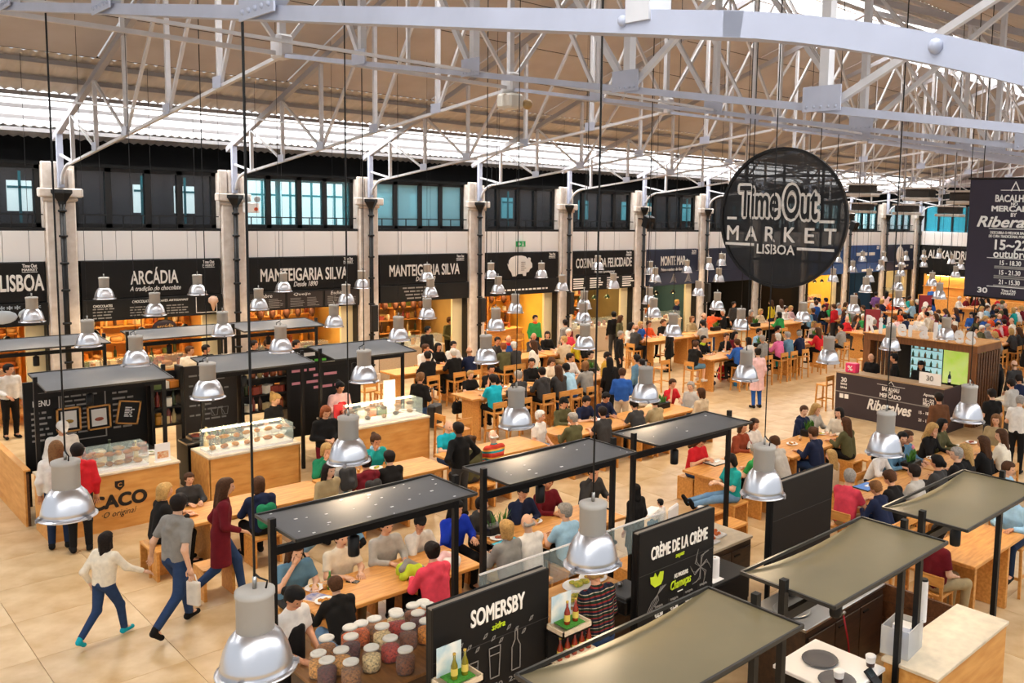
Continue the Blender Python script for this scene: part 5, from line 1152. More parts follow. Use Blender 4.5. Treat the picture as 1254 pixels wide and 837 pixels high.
def np_mesh(name, V, Q, mats, mi=None, extra=None):
    """quads Q plus optional extra MB geometry"""
    me = bpy.data.meshes.new(name); fv = V.tolist(); nf = len(Q); loops = Q.ravel(); starts = np.arange(nf) * 4; tot = np.full(nf, 4); ms = np.zeros(nf, int) if mi is None else mi
    if extra is not None and len(extra.f):
        o = len(V); V = np.concatenate([V, np.array(extra.v)]); el = [i + o for f in extra.f for i in f]; et = np.array([len(f) for f in extra.f])
        starts = np.concatenate([starts, len(loops) + np.concatenate([[0], np.cumsum(et)[:-1]])]); loops = np.concatenate([loops, el]); tot = np.concatenate([tot, et]); ms = np.concatenate([ms, extra.m])
    me.vertices.add(len(V)); me.vertices.foreach_set('co', V.astype('f4').ravel()); me.loops.add(len(loops)); me.loops.foreach_set('vertex_index', loops.astype('i4'))
    me.polygons.add(len(tot)); me.polygons.foreach_set('loop_start', starts.astype('i4')); me.polygons.foreach_set('loop_total', tot.astype('i4'))
    for m in mats: me.materials.append(m)
    me.polygons.foreach_set('material_index', ms.astype('i4')); me.polygons.foreach_set('use_smooth', np.ones(len(tot), bool)); me.update(calc_edges=True); return me

def head_mb(M):
    """shaped head: skull, jaw, nose, brow, eyes, lips, ears; centre at origin, facing +Y"""
    mb = MB(); nu, nv = 20, 16; vs = []; fs = []
    for j in range(nv + 1):
        t = math.pi * j / nv; z = -math.cos(t)
        for i in range(nu):
            a = 2 * math.pi * i / nu; x = math.sin(t) * math.sin(a); y = math.sin(t) * math.cos(a)
            X, Y, Z = x * .076, y * .094, z * .118
            if z < 0:
                X *= 1 - .30 * min(1, -z) ** 1.3; Y *= (1 - .28 * min(1, -z)) if y < 0 else 1 - .05 * -z
            if y > 0:
                front = max(0, y) ** 2
                Y += .024 * math.exp(-((X / .014) ** 2) - ((Z + .018) / .024) ** 2) * (1 if y > .3 else 0)
                Y -= .010 * (math.exp(-(((X - .032) / .016) ** 2) - ((Z - .012) / .013) ** 2) + math.exp(-(((X + .032) / .016) ** 2) - ((Z - .012) / .013) ** 2))
                Y += .006 * math.exp(-((Z - .034) / .012) ** 2) * front + .006 * math.exp(-((X / .022) ** 2) - ((Z + .095) / .018) ** 2)
            vs.append((X, Y, Z))
    for j in range(nv):
        for i in range(nu): fs.append((j * nu + i, j * nu + (i + 1) % nu, (j + 1) * nu + (i + 1) % nu, (j + 1) * nu + i))
    o = len(mb.f); mb.add(vs, fs, 0, True, M)
    for s in (-1, 1):
        mb.ball((s * .076, -.008, -.012), .028, 7, 5, 0, (.35, .7, 1.1), M); mb.ball((s * .031, .080, .012), .0105, 8, 5, 1, (1.25, .7, .75), M)
    mb.ball((0, .0905, -.058), .020, 8, 5, 2, (1.1, .35, .32), M)
    return mb
def hand_mb(M, side, curl=.5):
    """palm, four unequal bent fingers and a thumb leaving the side; fingers along +Y, palm down"""
    mb = MB(); vs = []
    for y, w, h in ((-.02, .024, .018), (.02, .032, .016), (.075, .040, .013)):
        for i, j in ((-1, -1), (1, -1), (1, 1), (-1, 1)): vs.append((i * w, y, j * h))
    fs = [(3, 2, 1, 0), (8, 9, 10, 11)]
    for r in range(2):
        for i in range(4): fs.append((r * 4 + i, r * 4 + (i + 1) % 4, r * 4 + 4 + (i + 1) % 4, r * 4 + 4 + i))
    mb.add(vs, fs, 0, True, M)
    for k, (x, L) in enumerate(((-.030, .062), (-.010, .074), (.010, .080), (.030, .070))):
        x *= side; c1, c2, c3 = curl * .5, curl * 1.1, curl * 1.6; p = Vector((x, .07, 0)); pts = [p]
        for c, f in ((c1, .45), (c2, .32), (c3, .25)): p = p + Vector((x * .08, math.cos(c) * L * f, -math.sin(c) * L * f)); pts.append(p)
        mb.tube([M @ q for q in pts], [.0095, .009, .008, .006], 5)
    pts = [Vector((side * .03, .0, -.002)), Vector((side * .055, .03, -.012)), Vector((side * .058, .062, -.02)), Vector((side * .05, .082, -.026))]
    mb.tube([M @ q for q in pts], [.012, .0105, .009, .006], 5); return mb
def frame(origin, fwd, up):
    y = Vector(fwd).normalized(); z = Vector(up); x = y.cross(z).normalized(); z = x.cross(y); return Matrix(((x.x, y.x, z.x, origin[0]), (x.y, y.y, z.y, origin[1]), (x.z, y.z, z.z, origin[2]), (0, 0, 0, 1)))

# poses: joints in metres, facing +Y; seated poses have z = 0 at the seat, standing ones at the floor
def seated(lean=.06, L=((-.24, .17, .30), (-.10, .40, .335)), R=((.24, .17, .30), (.10, .40, .335)), yaw=0., nod=.12, twist=0., knee=.42, legs=None):
    ch = (0, lean * .75, .42); nk = (0, lean * 1.15, .575)
    return dict(sit=True, hips=[(-.09, 0, .085), (.09, 0, .085)], knees=legs[0] if legs else [(-.12, knee, .06), (.12, knee, .06)], ankles=legs[1] if legs else [(-.12, knee - .03, -.355), (.12, knee - .03, -.355)], toes=legs[2] if legs else [(-.135, knee + .12, -.405), (.135, knee + .12, -.405)],
                pelvis=(0, -.01, .10), chest=ch, neck=nk, head=(0, lean * 1.15 + .035 + .04 * nod, .755 - .05 * nod), yaw=yaw, nod=nod, sh=[(-.175, lean * 1.05, .525), (.175, lean * 1.05, .525)], el=[L[0], R[0]], wr=[L[1], R[1]])
def standing(L=((-.235, -.03, 1.11), (-.235, .07, .87)), R=((.235, -.03, 1.11), (.235, .07, .87)), yaw=0., nod=.08, lean=.0, legs=None):
    return dict(sit=False, hips=[(-.088, 0, .90), (.088, 0, .90)], knees=legs[0] if legs else [(-.10, .025, .49), (.10, .025, .49)], ankles=legs[1] if legs else [(-.105, -.01, .09), (.105, -.01, .09)], toes=legs[2] if legs else [(-.13, .13, .04), (.13, .13, .04)],
                pelvis=(0, 0, .95), chest=(0, lean * .7, 1.28), neck=(0, lean, 1.43), head=(0, lean + .035 + .03 * nod, 1.61 - .03 * nod), yaw=yaw, nod=nod, sh=[(-.178, lean * .9, 1.385), (.178, lean * .9, 1.385)], el=[L[0], R[0]], wr=[L[1], R[1]])
_up = lambda s, x, y, z: (s * x, y, z)
STRIDE = ([(-.09, .20, .52), (.09, -.06, .50)], [(-.085, .26, .10), (.085, -.40, .20)], [(-.095, .40, .06), (.095, -.33, .07)])
STRIDE2 = ([(-.09, -.06, .50), (.09, .20, .52)], [(-.085, -.38, .19), (.085, .27, .10)], [(-.095, -.31, .07), (.095, .41, .06)])
POSES = {
    'table': seated(), 'eat': seated(.07, R=((.25, .20, .33), (.06, .20, .60)), nod=.3), 'lean': seated(.16, L=((-.25, .28, .29), (-.06, .44, .34)), R=((.25, .28, .29), (.06, .44, .34)), nod=.5),
    'lookl': seated(.05, yaw=.7), 'lookr': seated(.05, yaw=-.7), 'lap': seated(.0, L=((-.23, .03, .27), (-.09, .25, .17)), R=((.23, .03, .27), (.09, .25, .17)), yaw=.25, nod=.1),
    'chin': seated(.12, R=((.2, .28, .32), (.05, .20, .60)), L=((-.25, .22, .3), (-.02, .40, .335)), nod=.15, yaw=-.3), 'phone': seated(.08, L=((-.22, .16, .28), (-.05, .34, .42)), R=((.22, .16, .28), (.05, .34, .42)), nod=.7),
    'feetup': seated(.0, L=((-.22, .12, .28), (-.05, .32, .38)), R=((.22, .12, .28), (.05, .32, .38)), nod=.4, legs=([(-.10, .44, .10), (.10, .44, .10)], [(-.10, .86, .06), (.10, .86, .06)], [(-.12, .92, .16), (.12, .92, .16)])),
    'stand': standing(), 'standt': standing(yaw=.6, R=((.24, .02, 1.12), (.12, .22, 1.02))), 'hold': standing(L=((-.24, .0, 1.12), (-.06, .22, 1.10)), R=((.24, .0, 1.12), (.06, .22, 1.10)), nod=.4),
    'cook': standing(L=((-.24, .08, 1.12), (-.12, .34, 1.0)), R=((.24, .08, 1.12), (.12, .34, 1.0)), nod=.6, lean=.07), 'point': standing(R=((.30, .22, 1.36), (.36, .46, 1.40)), yaw=-.3), 'cross': standing(L=((-.25, .02, 1.13), (.05, .19, 1.14)), R=((.25, .02, 1.13), (-.05, .21, 1.17))),
    'hip': standing(L=((-.36, -.06, 1.15), (-.17, .02, .98)), R=((.36, -.06, 1.15), (.17, .02, .98)), lean=.03),
    'dad': standing(legs=STRIDE, L=((-.30, -.05, 1.12), (-.42, .02, .90)), R=((.25, -.10, 1.11), (.27, -.05, .86)), lean=.04, yaw=.3), 'girl': standing(legs=STRIDE2, R=((.30, .14, 1.18), (.46, .32, 1.06)), L=((-.25, -.12, 1.13), (-.24, -.02, .92)), lean=.05, nod=-.1), 'walk': standing(legs=STRIDE, L=((-.24, -.10, 1.11), (-.22, .02, .88)), R=((.24, .06, 1.12), (.18, .26, 1.02)), lean=.05),
}
_pc = {}
def torso(P, e=0.):
    pv, ch = np.array(P['pelvis'], float), np.array(P['chest'], float); out = []
    for s in (-1, 1):
        out.append(rc(pv + [s * .065, 0, 0], ch + [s * .075, 0, -.02], .098 + e, .102 + e))
    out.append(rc(np.array(P['sh'][0]) + [.035, 0, -.01], np.array(P['sh'][1]) + [-.035, 0, -.01], .058 + e)); out.append(rc(ch, P['neck'], .085 + e, .055 + e)); return out
def pose_mesh(pose, part, vox):
    key = (pose, part, vox)
    if key in _pc: return _pc[key]
    P = POSES[pose]; mats = [mat('slot_default', '888888')]
    e = .016
    if part == 'body':
        pr = torso(P, -.008); hd = np.array(P['head'])
        pr.append(rc(P['neck'], hd + [0, -.02, -.04], .056, .05))
        for s in (0, 1):
            pr += [rc(P['sh'][s], P['el'][s], .047, .038), rc(P['el'][s], P['wr'][s], .038, .026), rc(P['hips'][s], P['knees'][s], .078, .05), rc(P['knees'][s], P['ankles'][s], .05, .034), rc(P['ankles'][s], P['toes'][s], .034, .028)]
        V, Q = nets(*field(pr, vox, .03)); HM = Matrix.Translation(P['head']) @ Matrix.Rotation(P['yaw'], 4, 'Z') @ Matrix.Rotation(-P['nod'], 4, 'X')
        ex = head_mb(HM)
        for s in (0, 1):
            w = np.array(P['wr'][s]); d = w - np.array(P['el'][s]); d /= np.linalg.norm(d)
            if P['sit'] and w[2] < .45 and w[1] > .3: d = np.array([d[0] * .6, 1, -.1])
            hm = hand_mb(frame(w + d / np.linalg.norm(d) * .02, d, (0, 0, 1) if abs(d[2]) < .8 else (0, 1, 0)), 1 if s == 0 else -1, .55)
            ex.add(hm.v, hm.f, 0, True)
        me = np_mesh('body', V, Q, mats * 3, None, ex)
    elif part in ('long', 'short', 'coat', 'hoodie', 'shorthood'):
        pr = torso(P, e); 
        for s in (0, 1):
            if part in ('short', 'shorthood'):
                m = np.array(P['sh'][s]) * .25 + np.array(P['el'][s]) * .75; pr.append(rcut(P['sh'][s], m, .06, .056))
            else: pr += [rc(P['sh'][s], P['el'][s], .062, .052), rcut(P['el'][s], np.array(P['el'][s]) * .06 + np.array(P['wr'][s]) * .94, .052, .040)]
        pv = np.array(P['pelvis'], float)
        if part in ('hoodie', 'shorthood'):
            n = np.array(P['neck'], float); pr += [rc(n + [-.07, -.06, -.0], n + [.07, -.06, -.0], .05), rc(n + [0, -.10, -.08], n + [0, -.07, .0], .06, .05)]
        if part == 'coat': pr += [rcut(pv + [s * .07, 0, 0], pv + [s * .10, (.1 if P['sit'] else .0), -.42 if not P['sit'] else -.04], .12, .135) for s in (-1, 1)]
        sub = [] if part == 'coat' else [lambda X, Y, Z, z=pv[2] - (.10 if not P['sit'] else .075): z - Z + 0 * X + 0 * Y]
        V, Q = nets(*field(pr, vox, .045, sub)); me = np_mesh('top', V, Q, mats)
    elif part in ('trousers', 'shorts'):
        pr = [rc(np.array(P['pelvis']) + [-.06, 0, -.01], np.array(P['pelvis']) + [.06, 0, -.01], .112)]
        for s in (0, 1):
            pr.append(rc(P['hips'][s], P['knees'][s], .094, .066) if part == 'trousers' else rcut(P['hips'][s], P['knees'][s], .096, .08))
            if part == 'trousers': pr.append(rcut(P['knees'][s], np.array(P['ankles'][s]), .066, .05))
        V, Q = nets(*field(pr, vox, .03)); me = np_mesh('trousers', V, Q, mats)
    elif part.startswith('shoe'):
        s = int(part[-1]); a, t = np.array(P['ankles'][s], float), np.array(P['toes'][s], float); h = a + np.array([0, -.03, -.035])
        V, Q = nets(*field([rc(h, t, .042, .036), rc(a + [0, 0, .01], h, .045, .042)], max(.012, vox * .8), .02)); me = np_mesh('shoe', V, Q, mats)
    elif part == 'apron':
        pv, ch = np.array(P['pelvis'], float), np.array(P['chest'], float)
        pr = [rc(pv + [s * .06, .05, -.3 if not P['sit'] else 0], ch + [s * .05, .05, -.04], .105, .085) for s in (-1, 1)]
        V, Q = nets(*field(pr, vox, .04, [lambda X, Y, Z, c=pv[1] + .02: c - Y + 0 * X + 0 * Z])); me = np_mesh('apron', V, Q, mats)
    elif part == 'bag':
        n, c = np.array(P['chest'], float), np.array(P['pelvis'], float)
        V, Q = nets(*field([rc(c + [-.07, -.2, .12], n + [-.07, -.2, .02], .075), rc(c + [.07, -.2, .12], n + [.07, -.2, .02], .075), rc(c + [0, -.27, .13], c + [0, -.27, .2], .05)], vox, .05)); me = np_mesh('backpack', V, Q, mats)
    _pc[key] = me; return me
_hc = {}
def hair_mesh(style, vox=.011):
    if style in _hc: return _hc[style]
    mats = [mat('slot_default', '888888')]
    pr = [rc((0, -.022, .035), (0, .012, .048), .094, .086), rc((0, -.03, -.02), (0, -.03, .03), .082, .09)]
    cut = [lambda X, Y, Z: (Y - .045 - .35 * (Z - .05).clip(-1, .03)) + 0 * X]
    face = lambda X, Y, Z: np.minimum(Y - .048, .062 - Z) + 0 * X          # clears the face: in front of and below the hairline
    neck = lambda X, Y, Z, zb=-.075: (zb - Z) + 0 * X + 0 * Y
    side = lambda X, Y, Z: np.minimum(Y + .012, -.012 - Z) + 0 * X
    if style == 'short': subs = [face, neck, side]
    elif style == 'long':
        pr += [rc((s * .055, -.045, -.02), (s * .06, -.075, -.25), .052, .036) for s in (-1, 1)] + [rc((0, -.07, 0), (0, -.105, -.27), .065, .045), rc((-.07, .0, .0), (-.075, .0, -.13), .028, .022), rc((.07, .0, .0), (.075, .0, -.13), .028, .022)]; subs = [face]
    elif style == 'bob': pr += [rc((s * .062, -.02, -.01), (s * .066, -.02, -.09), .042, .034) for s in (-1, 1)] + [rc((0, -.06, 0), (0, -.07, -.1), .062, .05)]; subs = [face]
    elif style == 'bun': pr += [rc((0, -.09, .07), (0, -.115, .085), .045)]; subs = [face, neck, side]
    elif style == 'tail': pr += [rc((0, -.1, .03), (0, -.14, -.02), .034, .032), rc((0, -.14, -.02), (0, -.13, -.22), .034, .018)]; subs = [face, neck, side]
    elif style == 'bald': pr = [rc((s * .068, -.05, -.02), (s * .066, -.03, .01), .024, .02) for s in (-1, 1)] + [rc((-.05, -.08, -.02), (.05, -.08, -.02), .024)]; subs = []
    elif style == 'cap': pr = [rc((0, -.018, .045), (0, .0, .055), .096, .092), rc((0, .09, .052), (0, .15, .04), .03, .012), rc((-.04, .08, .052), (-.03, .13, .044), .022, .012), rc((.04, .08, .052), (.03, .13, .044), .022, .012)]; subs = [lambda X, Y, Z: (.03 - Z) + 0 * X + 0 * Y]
    elif style == 'scarf': pr += [rc((0, -.03, -.05), (0, -.02, -.15), .09, .11)]; subs = [lambda X, Y, Z: np.minimum(Y - .05, .06 - Z) + 0 * X]
    V, Q = nets(*field(pr, vox, .025, subs)); _hc[style] = np_mesh('hair', V, Q, mats); return _hc[style]

CL = dict(black='171616', white='dedad4', grey='8a8884', ltgrey='b5b2ac', charcoal='3b3a3a', navy='1b2440', blue='2b5aa8', royal='1b3bbd', ltblue='9cc3dc', denim='5f86a0', teal='1f9c98', turq='18a8bd', green='2f8f4a', olive='565437', lime='b4c832', yellow='d9c12f', mustard='c9a03c', orange='dd5a2c', red='c8232c', coral='e0475a', maroon='6a1722', pink='dd6f9f', palepink='e0b9ba', purple='6a4a86', brown='6a452c', rust='8a4028', beige='cdb89a', cream='e6dcc8', khaki='a99670', stripe='c2503c', jeans='2a3f63', dkjeans='1c2a44', ltjeans='6b8fb0', emerald='1f7a55', plaid='5a2f2c')
CN = dict(ltgrey='light grey', royal='royal blue', ltblue='light blue', turq='turquoise', palepink='pale pink', ltjeans='light denim', dkjeans='dark denim', stripe='multicolour striped', plaid='plaid')
HC = dict(dark=('1d1512', 'dark'), brown=('4a2f1c', 'brown'), ltbrown=('7a5432', 'light brown'), blond=('b8935a', 'blond'), grey=('9a958e', 'grey'), white=('d8d4cc', 'white'), red=('8a4a26', 'reddish'), black=('100e0e', 'black'))
SKN = ['d9a583', 'e0b294', 'c98f6b', 'd49b78', 'b97f5c', '6a432e']
def cloth(k):
    nm = 'cloth_' + k
    if nm in _mats: return _mats[nm]
    m = mat(nm, CL[k], .85, var=.12, scale=14, bump=.15, spec=.2)
    if k in ('stripe', 'plaid'):
        nt = m.node_tree; b = nt.nodes['Principled BSDF']; tc = nt.nodes.new('ShaderNodeTexCoord'); sep = nt.nodes.new('ShaderNodeSeparateXYZ'); nt.links.new(tc.outputs['Object'], sep.inputs[0])
        mu = nt.nodes.new('ShaderNodeMath'); mu.operation = 'MULTIPLY'; mu.inputs[1].default_value = 7.0 if k == 'stripe' else 14; fr = nt.nodes.new('ShaderNodeMath'); fr.operation = 'FRACT'; nt.links.new(sep.outputs['Z'], mu.inputs[0]); nt.links.new(mu.outputs[0], fr.inputs[0])
        rp = nt.nodes.new('ShaderNodeValToRGB'); rp.color_ramp.interpolation = 'CONSTANT'; el = rp.color_ramp.elements
        cs = (('c8412f', 0), ('1f8a92', .25), ('d8a03c', .5), ('b03a2a', .7)) if k == 'stripe' else (('1c2436', 0), ('8a2f2c', .35), ('1d3326', .55), ('c9b9a0', .9))
        el[0].position = 0; el[0].color = (*lin(cs[0][0]), 1); el[1].position = cs[1][1]; el[1].color = (*lin(cs[1][0]), 1)
        for c, p in cs[2:]: n = el.new(p); n.color = (*lin(c), 1)
        nt.links.new(fr.outputs[0], rp.inputs[0])
        if k == 'plaid':
            mu2 = nt.nodes.new('ShaderNodeMath'); mu2.operation = 'MULTIPLY'; mu2.inputs[1].default_value = 14; f2 = nt.nodes.new('ShaderNodeMath'); f2.operation = 'FRACT'; r2 = nt.nodes.new('ShaderNodeValToRGB'); r2.color_ramp.interpolation = 'CONSTANT'; r2.color_ramp.elements[0].color = (.8, .8, .8, 1); r2.color_ramp.elements[1].position = .6; r2.color_ramp.elements[1].color = (.25, .22, .2, 1)
            nt.links.new(sep.outputs['X'], mu2.inputs[0]); nt.links.new(mu2.outputs[0], f2.inputs[0]); nt.links.new(f2.outputs[0], r2.inputs[0]); mx = nt.nodes.new('ShaderNodeMix'); mx.data_type = 'RGBA'; mx.blend_type = 'MULTIPLY'; mx.inputs[0].default_value = .7
            nt.links.new(rp.outputs[0], mx.inputs[6]); nt.links.new(r2.outputs[0], mx.inputs[7]); nt.links.new(mx.outputs[2], b.inputs['Base Color'])
        else: nt.links.new(rp.outputs[0], b.inputs['Base Color'])
    return m
EYE = mat('eye_dark', '1a1210', .2)
PEOPLE = []
GARM = dict(long='long-sleeved top', short='tee', coat='long coat', hoodie='hooded top', shorthood='short-sleeved hooded top')
def slot(o, *ms):
    for i, m in enumerate(ms): o.material_slots[i].link = 'OBJECT'; o.material_slots[i].material = m
def person(x, y, z, face, pose, top, garment='long', hair='brown', style='short', bottom='dkjeans', near=False, scale=1., skin=None, where='', extra=(), shoes='black', legs='trousers', seat=None):
    vox = .016 if near else .024
    sk = SKN[skin if skin is not None else random.choice((0, 0, 1, 1, 2, 3))]; sm = mat('skin_' + sk, sk, .5, var=.06, scale=20); lip = mat('lip_' + sk, 'a8584e', .45)
    b = obj('person', pose_mesh(pose, 'body', vox), None, (x, y, z), math.radians(face - 90)); b.scale = [scale] * 3; slot(b, sm, EYE, lip)
    c = obj('top', pose_mesh(pose, garment, vox), b); slot(c, cloth(top))
    c = obj('trousers', pose_mesh(pose, legs, vox), b); slot(c, cloth(bottom))
    for s in (0, 1): c = obj('shoe', pose_mesh(pose, 'shoe%d' % s, vox), b); slot(c, cloth(shoes))
    P = POSES[pose]; HM = Matrix.Translation(P['head']) @ Matrix.Rotation(P['yaw'], 4, 'Z') @ Matrix.Rotation(-P['nod'], 4, 'X')
    hcol, hn = HC[hair]
    if style == 'cap' or style == 'scarf':
        h = obj('hair', hair_mesh('short'), b); h.matrix_local = HM; slot(h, mat('hair_' + hcol, hcol, .6))
        h = obj('cap' if style == 'cap' else 'headscarf', hair_mesh(style), b); h.matrix_local = HM; slot(h, cloth(next((q[4:] for q in extra if q.startswith('cap:')), 'black')))
    else:
        h = obj('hair', hair_mesh(style), b); h.matrix_local = HM; slot(h, mat('hair_' + hcol, hcol, .65, var=.3, scale=40, bump=.5, spec=.2))
    for q in extra:
        if q.startswith('apron:'): c = obj('apron', pose_mesh(pose, 'apron', vox), b); slot(c, cloth(q[6:]))
        if q.startswith('bag:'): c = obj('backpack', pose_mesh(pose, 'bag', vox), b); slot(c, cloth(q[4:]))
        if q.startswith('scarf:'):
            n = P['neck']; c = MB().lathe([(.07, -.03), (.095, 0), (.08, .05), (.055, .06)], 12, c=(n[0], n[1] + .01, n[2] + .01)).build('scarf', cloth(q[6:]), b)
    hd = dict(short='short %s hair', long='long %s hair', bob='%s bobbed hair', bun='%s hair in a bun', tail='%s ponytail', bald='balding %s head', cap='cap over %s hair', scarf='%s headscarf').get(style) % hn
    if style == 'scarf': hd = 'headscarf'
    st = 'seated' if P['sit'] else 'standing'
    if pose in ('dad', 'girl', 'walk'): st = 'walking'
    xt = ''
    for q in extra:
        if q.startswith('apron:'): xt = ' and %s apron' % CN.get(q[6:], q[6:])
        if q.startswith('bag:'): xt = ' and %s backpack' % CN.get(q[4:], q[4:])
    lab = 'person in %s %s%s, %s, %s %s' % (CN.get(top, top), GARM[garment], xt, hd, st, where)
    b['category'] = 'person'; hp = Matrix.Rotation(math.radians(face - 90), 4, 'Z') @ Vector(P['head']); PEOPLE.append((b, lab, pix((x + hp.x * scale, y + hp.y * scale, z + hp.z * scale))))
    return b
def sit(px, tb, side, pose, top, garment='long', hair='brown', style='short', bottom='dkjeans', near=False, scale=1., turn=0., off=.24, **kw):
    """seat a person on side n(ear) / f(ar) / l(eft) / r(ight) of a table so that the head stands over column px"""
    x0, x1, y0, y1, tz, ph = TABLES[tb]; sz = tz - .30
    if side in 'nf':
        Y = y0 - off if side == 'n' else y1 + off; face = 90 if side == 'n' else -90; hy = Y + (.12 if side == 'n' else -.12); X = at_row(px, hy, sz + .75 * scale)
        if tb[0] == 'T' or tb[0] == 'H': X = max(x0 - .25, min(x1 + .25, X))
    else:
        off += .12; X = x0 - off if side == 'l' else x1 + off; face = 0 if side == 'l' else 180; Y = (y0 + y1) / 2 + (px if abs(px) < 3 else 0)
    s2 = sz if scale > .85 else sz + .08
    b = person(X, Y, s2, face + turn, pose, top, garment, hair, style, bottom, near, scale, where=('at the ' + ph.replace('table', 'table')), **kw)
    place_seat('L' if tz < .9 else 'H', X, Y + (-.02 if side == 'n' else (.02 if side == 'f' else 0)), face, ph); return b
def stand(px, py, pose, top, garment='long', hair='brown', style='short', bottom='dkjeans', near=False, scale=1., face=-90., where='', pos=None, **kw):
    """px, py: head pixel; the floor point follows from the standing height"""
    p = pos or at(px, py, 1.61 * scale); return person(p[0], p[1], 0, face, pose, top, garment, hair, style, bottom, near, scale, where=where, **kw)
# ---------------------------------------------------------------- the people of the photograph
N = dict(near=True)
# walkers on the open floor
dad = stand(207, 622, 'dad', 'grey', 'shorthood', 'dark', 'short', 'jeans', face=25, where='across the open floor', pos=at(218, 772), scale=1.03, **N)
girl = stand(140, 672, 'girl', 'cream', 'long', 'dark', 'long', 'jeans', face=30, where='holding a hand', pos=at(130, 785), scale=.80, shoes='turq', **N)
stand(265, 620, 'walk', 'maroon', 'coat', 'brown', 'long', 'jeans', face=-20, where='past the low table', pos=at(272, 735), shoes='white', **N)
stand(98, 600, 'stand', 'red', 'hoodie', 'dark', 'short', 'black', face=80, where='at CACO counter', pos=at(100, 676), **N)
stand(76, 598, 'stand', 'white', 'long', 'ltbrown', 'long', 'dkjeans', face=75, where='at CACO counter', pos=at(74, 672), **N)
person(3.75, 17.35, 0, -90, 'cook', 'white', 'long', 'dark', 'cap', 'charcoal', True, where='behind the CACO counter', extra=('cap:white',))
person(7.35, 17.2, 0, -60, 'hold', 'black', 'short', 'blond', 'bun', 'black', True, where='behind the croissant case')
person(8.9, 17.5, 0, -90, 'hold', 'palepink', 'long', 'black', 'bun', 'black', True, where='behind the tray kiosk', extra=('apron:red',), skin=4)
stand(380, 527, 'hold', 'black', 'long', 'red', 'bob', 'maroon', face=-95, where='beside the croissant kiosk', pos=(7.62, 15.55, 0), **N)
stand(358, 570, 'walk', 'ltgrey', 'long', 'ltbrown', 'bob', 'denim', face=100, where='by the low table', pos=(6.55, 12.85, 0), extra=('bag:charcoal',), **N)
stand(350, 598, 'walk', 'khaki', 'long', 'dark', 'long', 'ltjeans', face=-75, where='by the low table', pos=(6.05, 12.35, 0), scale=.94, **N)
stand(548, 535, 'hip', 'black', 'long', 'dark', 'short', 'charcoal', face=100, where='by grey canopy', pos=(8.75, 12.75, 0), skin=5, **N)
person(6.3, 6.55, 0, 85, 'cook', 'plaid', 'long', 'blond', 'tail', 'jeans', True, where='at the salad counter', extra=('apron:emerald',))
person(3.72, 8.5, 0, -70, 'cook', 'white', 'short', 'black', 'tail', 'black', True, .96, where='beside the glass jars', extra=('apron:black',))
# T1
sit(362, 'T1', 'f', 'eat', 'denim', 'short', 'brown', 'long', 'charcoal', **N); sit(419, 'T1', 'f', 'table', 'cream', 'short', 'brown', 'short', 'khaki', **N); sit(474, 'T1', 'f', 'table', 'ltgrey', 'long', 'dark', 'short', 'charcoal', **N); sit(513, 'T1', 'f', 'chin', 'white', 'long', 'dark', 'cap', 'dkjeans', scale=.9, **N)
sit(415, 'T1', 'n', 'lean', 'black', 'hoodie', 'brown', 'short', 'ltjeans', scale=.88, **N); sit(528, 'T1', 'n', 'table', 'coral', 'hoodie', 'dark', 'bun', 'black', **N)
# T2
sit(557, 'T2', 'f', 'eat', 'royal', 'long', 'black', 'long', 'black', **N); sit(592, 'T2', 'f', 'lookl', 'charcoal', 'hoodie', 'dark', 'short', 'black', scale=.9, **N); sit(638, 'T2', 'f', 'chin', 'navy', 'long', 'dark', 'cap', 'jeans', extra=('cap:black',), **N); sit(672, 'T2', 'f', 'lookr', 'maroon', 'long', 'red', 'short', 'black', **N)
sit(604, 'T2', 'n', 'table', 'grey', 'long', 'blond', 'bob', 'khaki', **N); sit(645, 'T2', 'n', 'table', 'white', 'long', 'grey', 'bald', 'dkjeans', **N); sit(690, 'T2', 'n', 'lookl', 'ltblue', 'short', 'grey', 'short', 'black', **N); sit(728, 'T2', 'f', 'eat', 'charcoal', 'long', 'dark', 'short', 'black', **N)
stand(760, 605, 'stand', 'black', 'coat', 'dark', 'scarf', 'black', face=95, where='by the high chair', pos=(9.35, 8.98, 0), scale=.8, **N)
# T3
sit(400, 'T3b', 'f', 'eat', 'emerald', 'long', 'blond', 'bob', 'black', **N); sit(460, 'T3b', 'f', 'eat', 'teal', 'long', 'brown', 'bun', 'black', extra=('scarf:ltblue',), **N)
sit(316, 'T3a', 'n', 'lookr', 'navy', 'hoodie', 'brown', 'bob', 'black', extra=('bag:emerald',), **N); sit(447, 'T3b', 'n', 'table', 'maroon', 'hoodie', 'dark', 'short', 'black', extra=('bag:charcoal',), **N); sit(476, 'T3b', 'n', 'table', 'black', 'long', 'dark', 'short', 'black', **N)
sit(233, 'T3a', 'f', 'table', 'charcoal', 'long', 'brown', 'short', 'black', scale=.8, **N); sit(0, 'T3a', 'l', 'table', 'black', 'long', 'blond', 'bob', 'black', **N)
sit(550, 'T3c', 'f', 'table', 'turq', 'short', 'grey', 'bald', 'jeans', **N); sit(572, 'T3c', 'n', 'lap', 'olive', 'long', 'brown', 'bun', 'charcoal', **N); sit(603, 'T3c', 'n', 'table', 'stripe', 'long', 'white', 'bald', 'charcoal', **N)
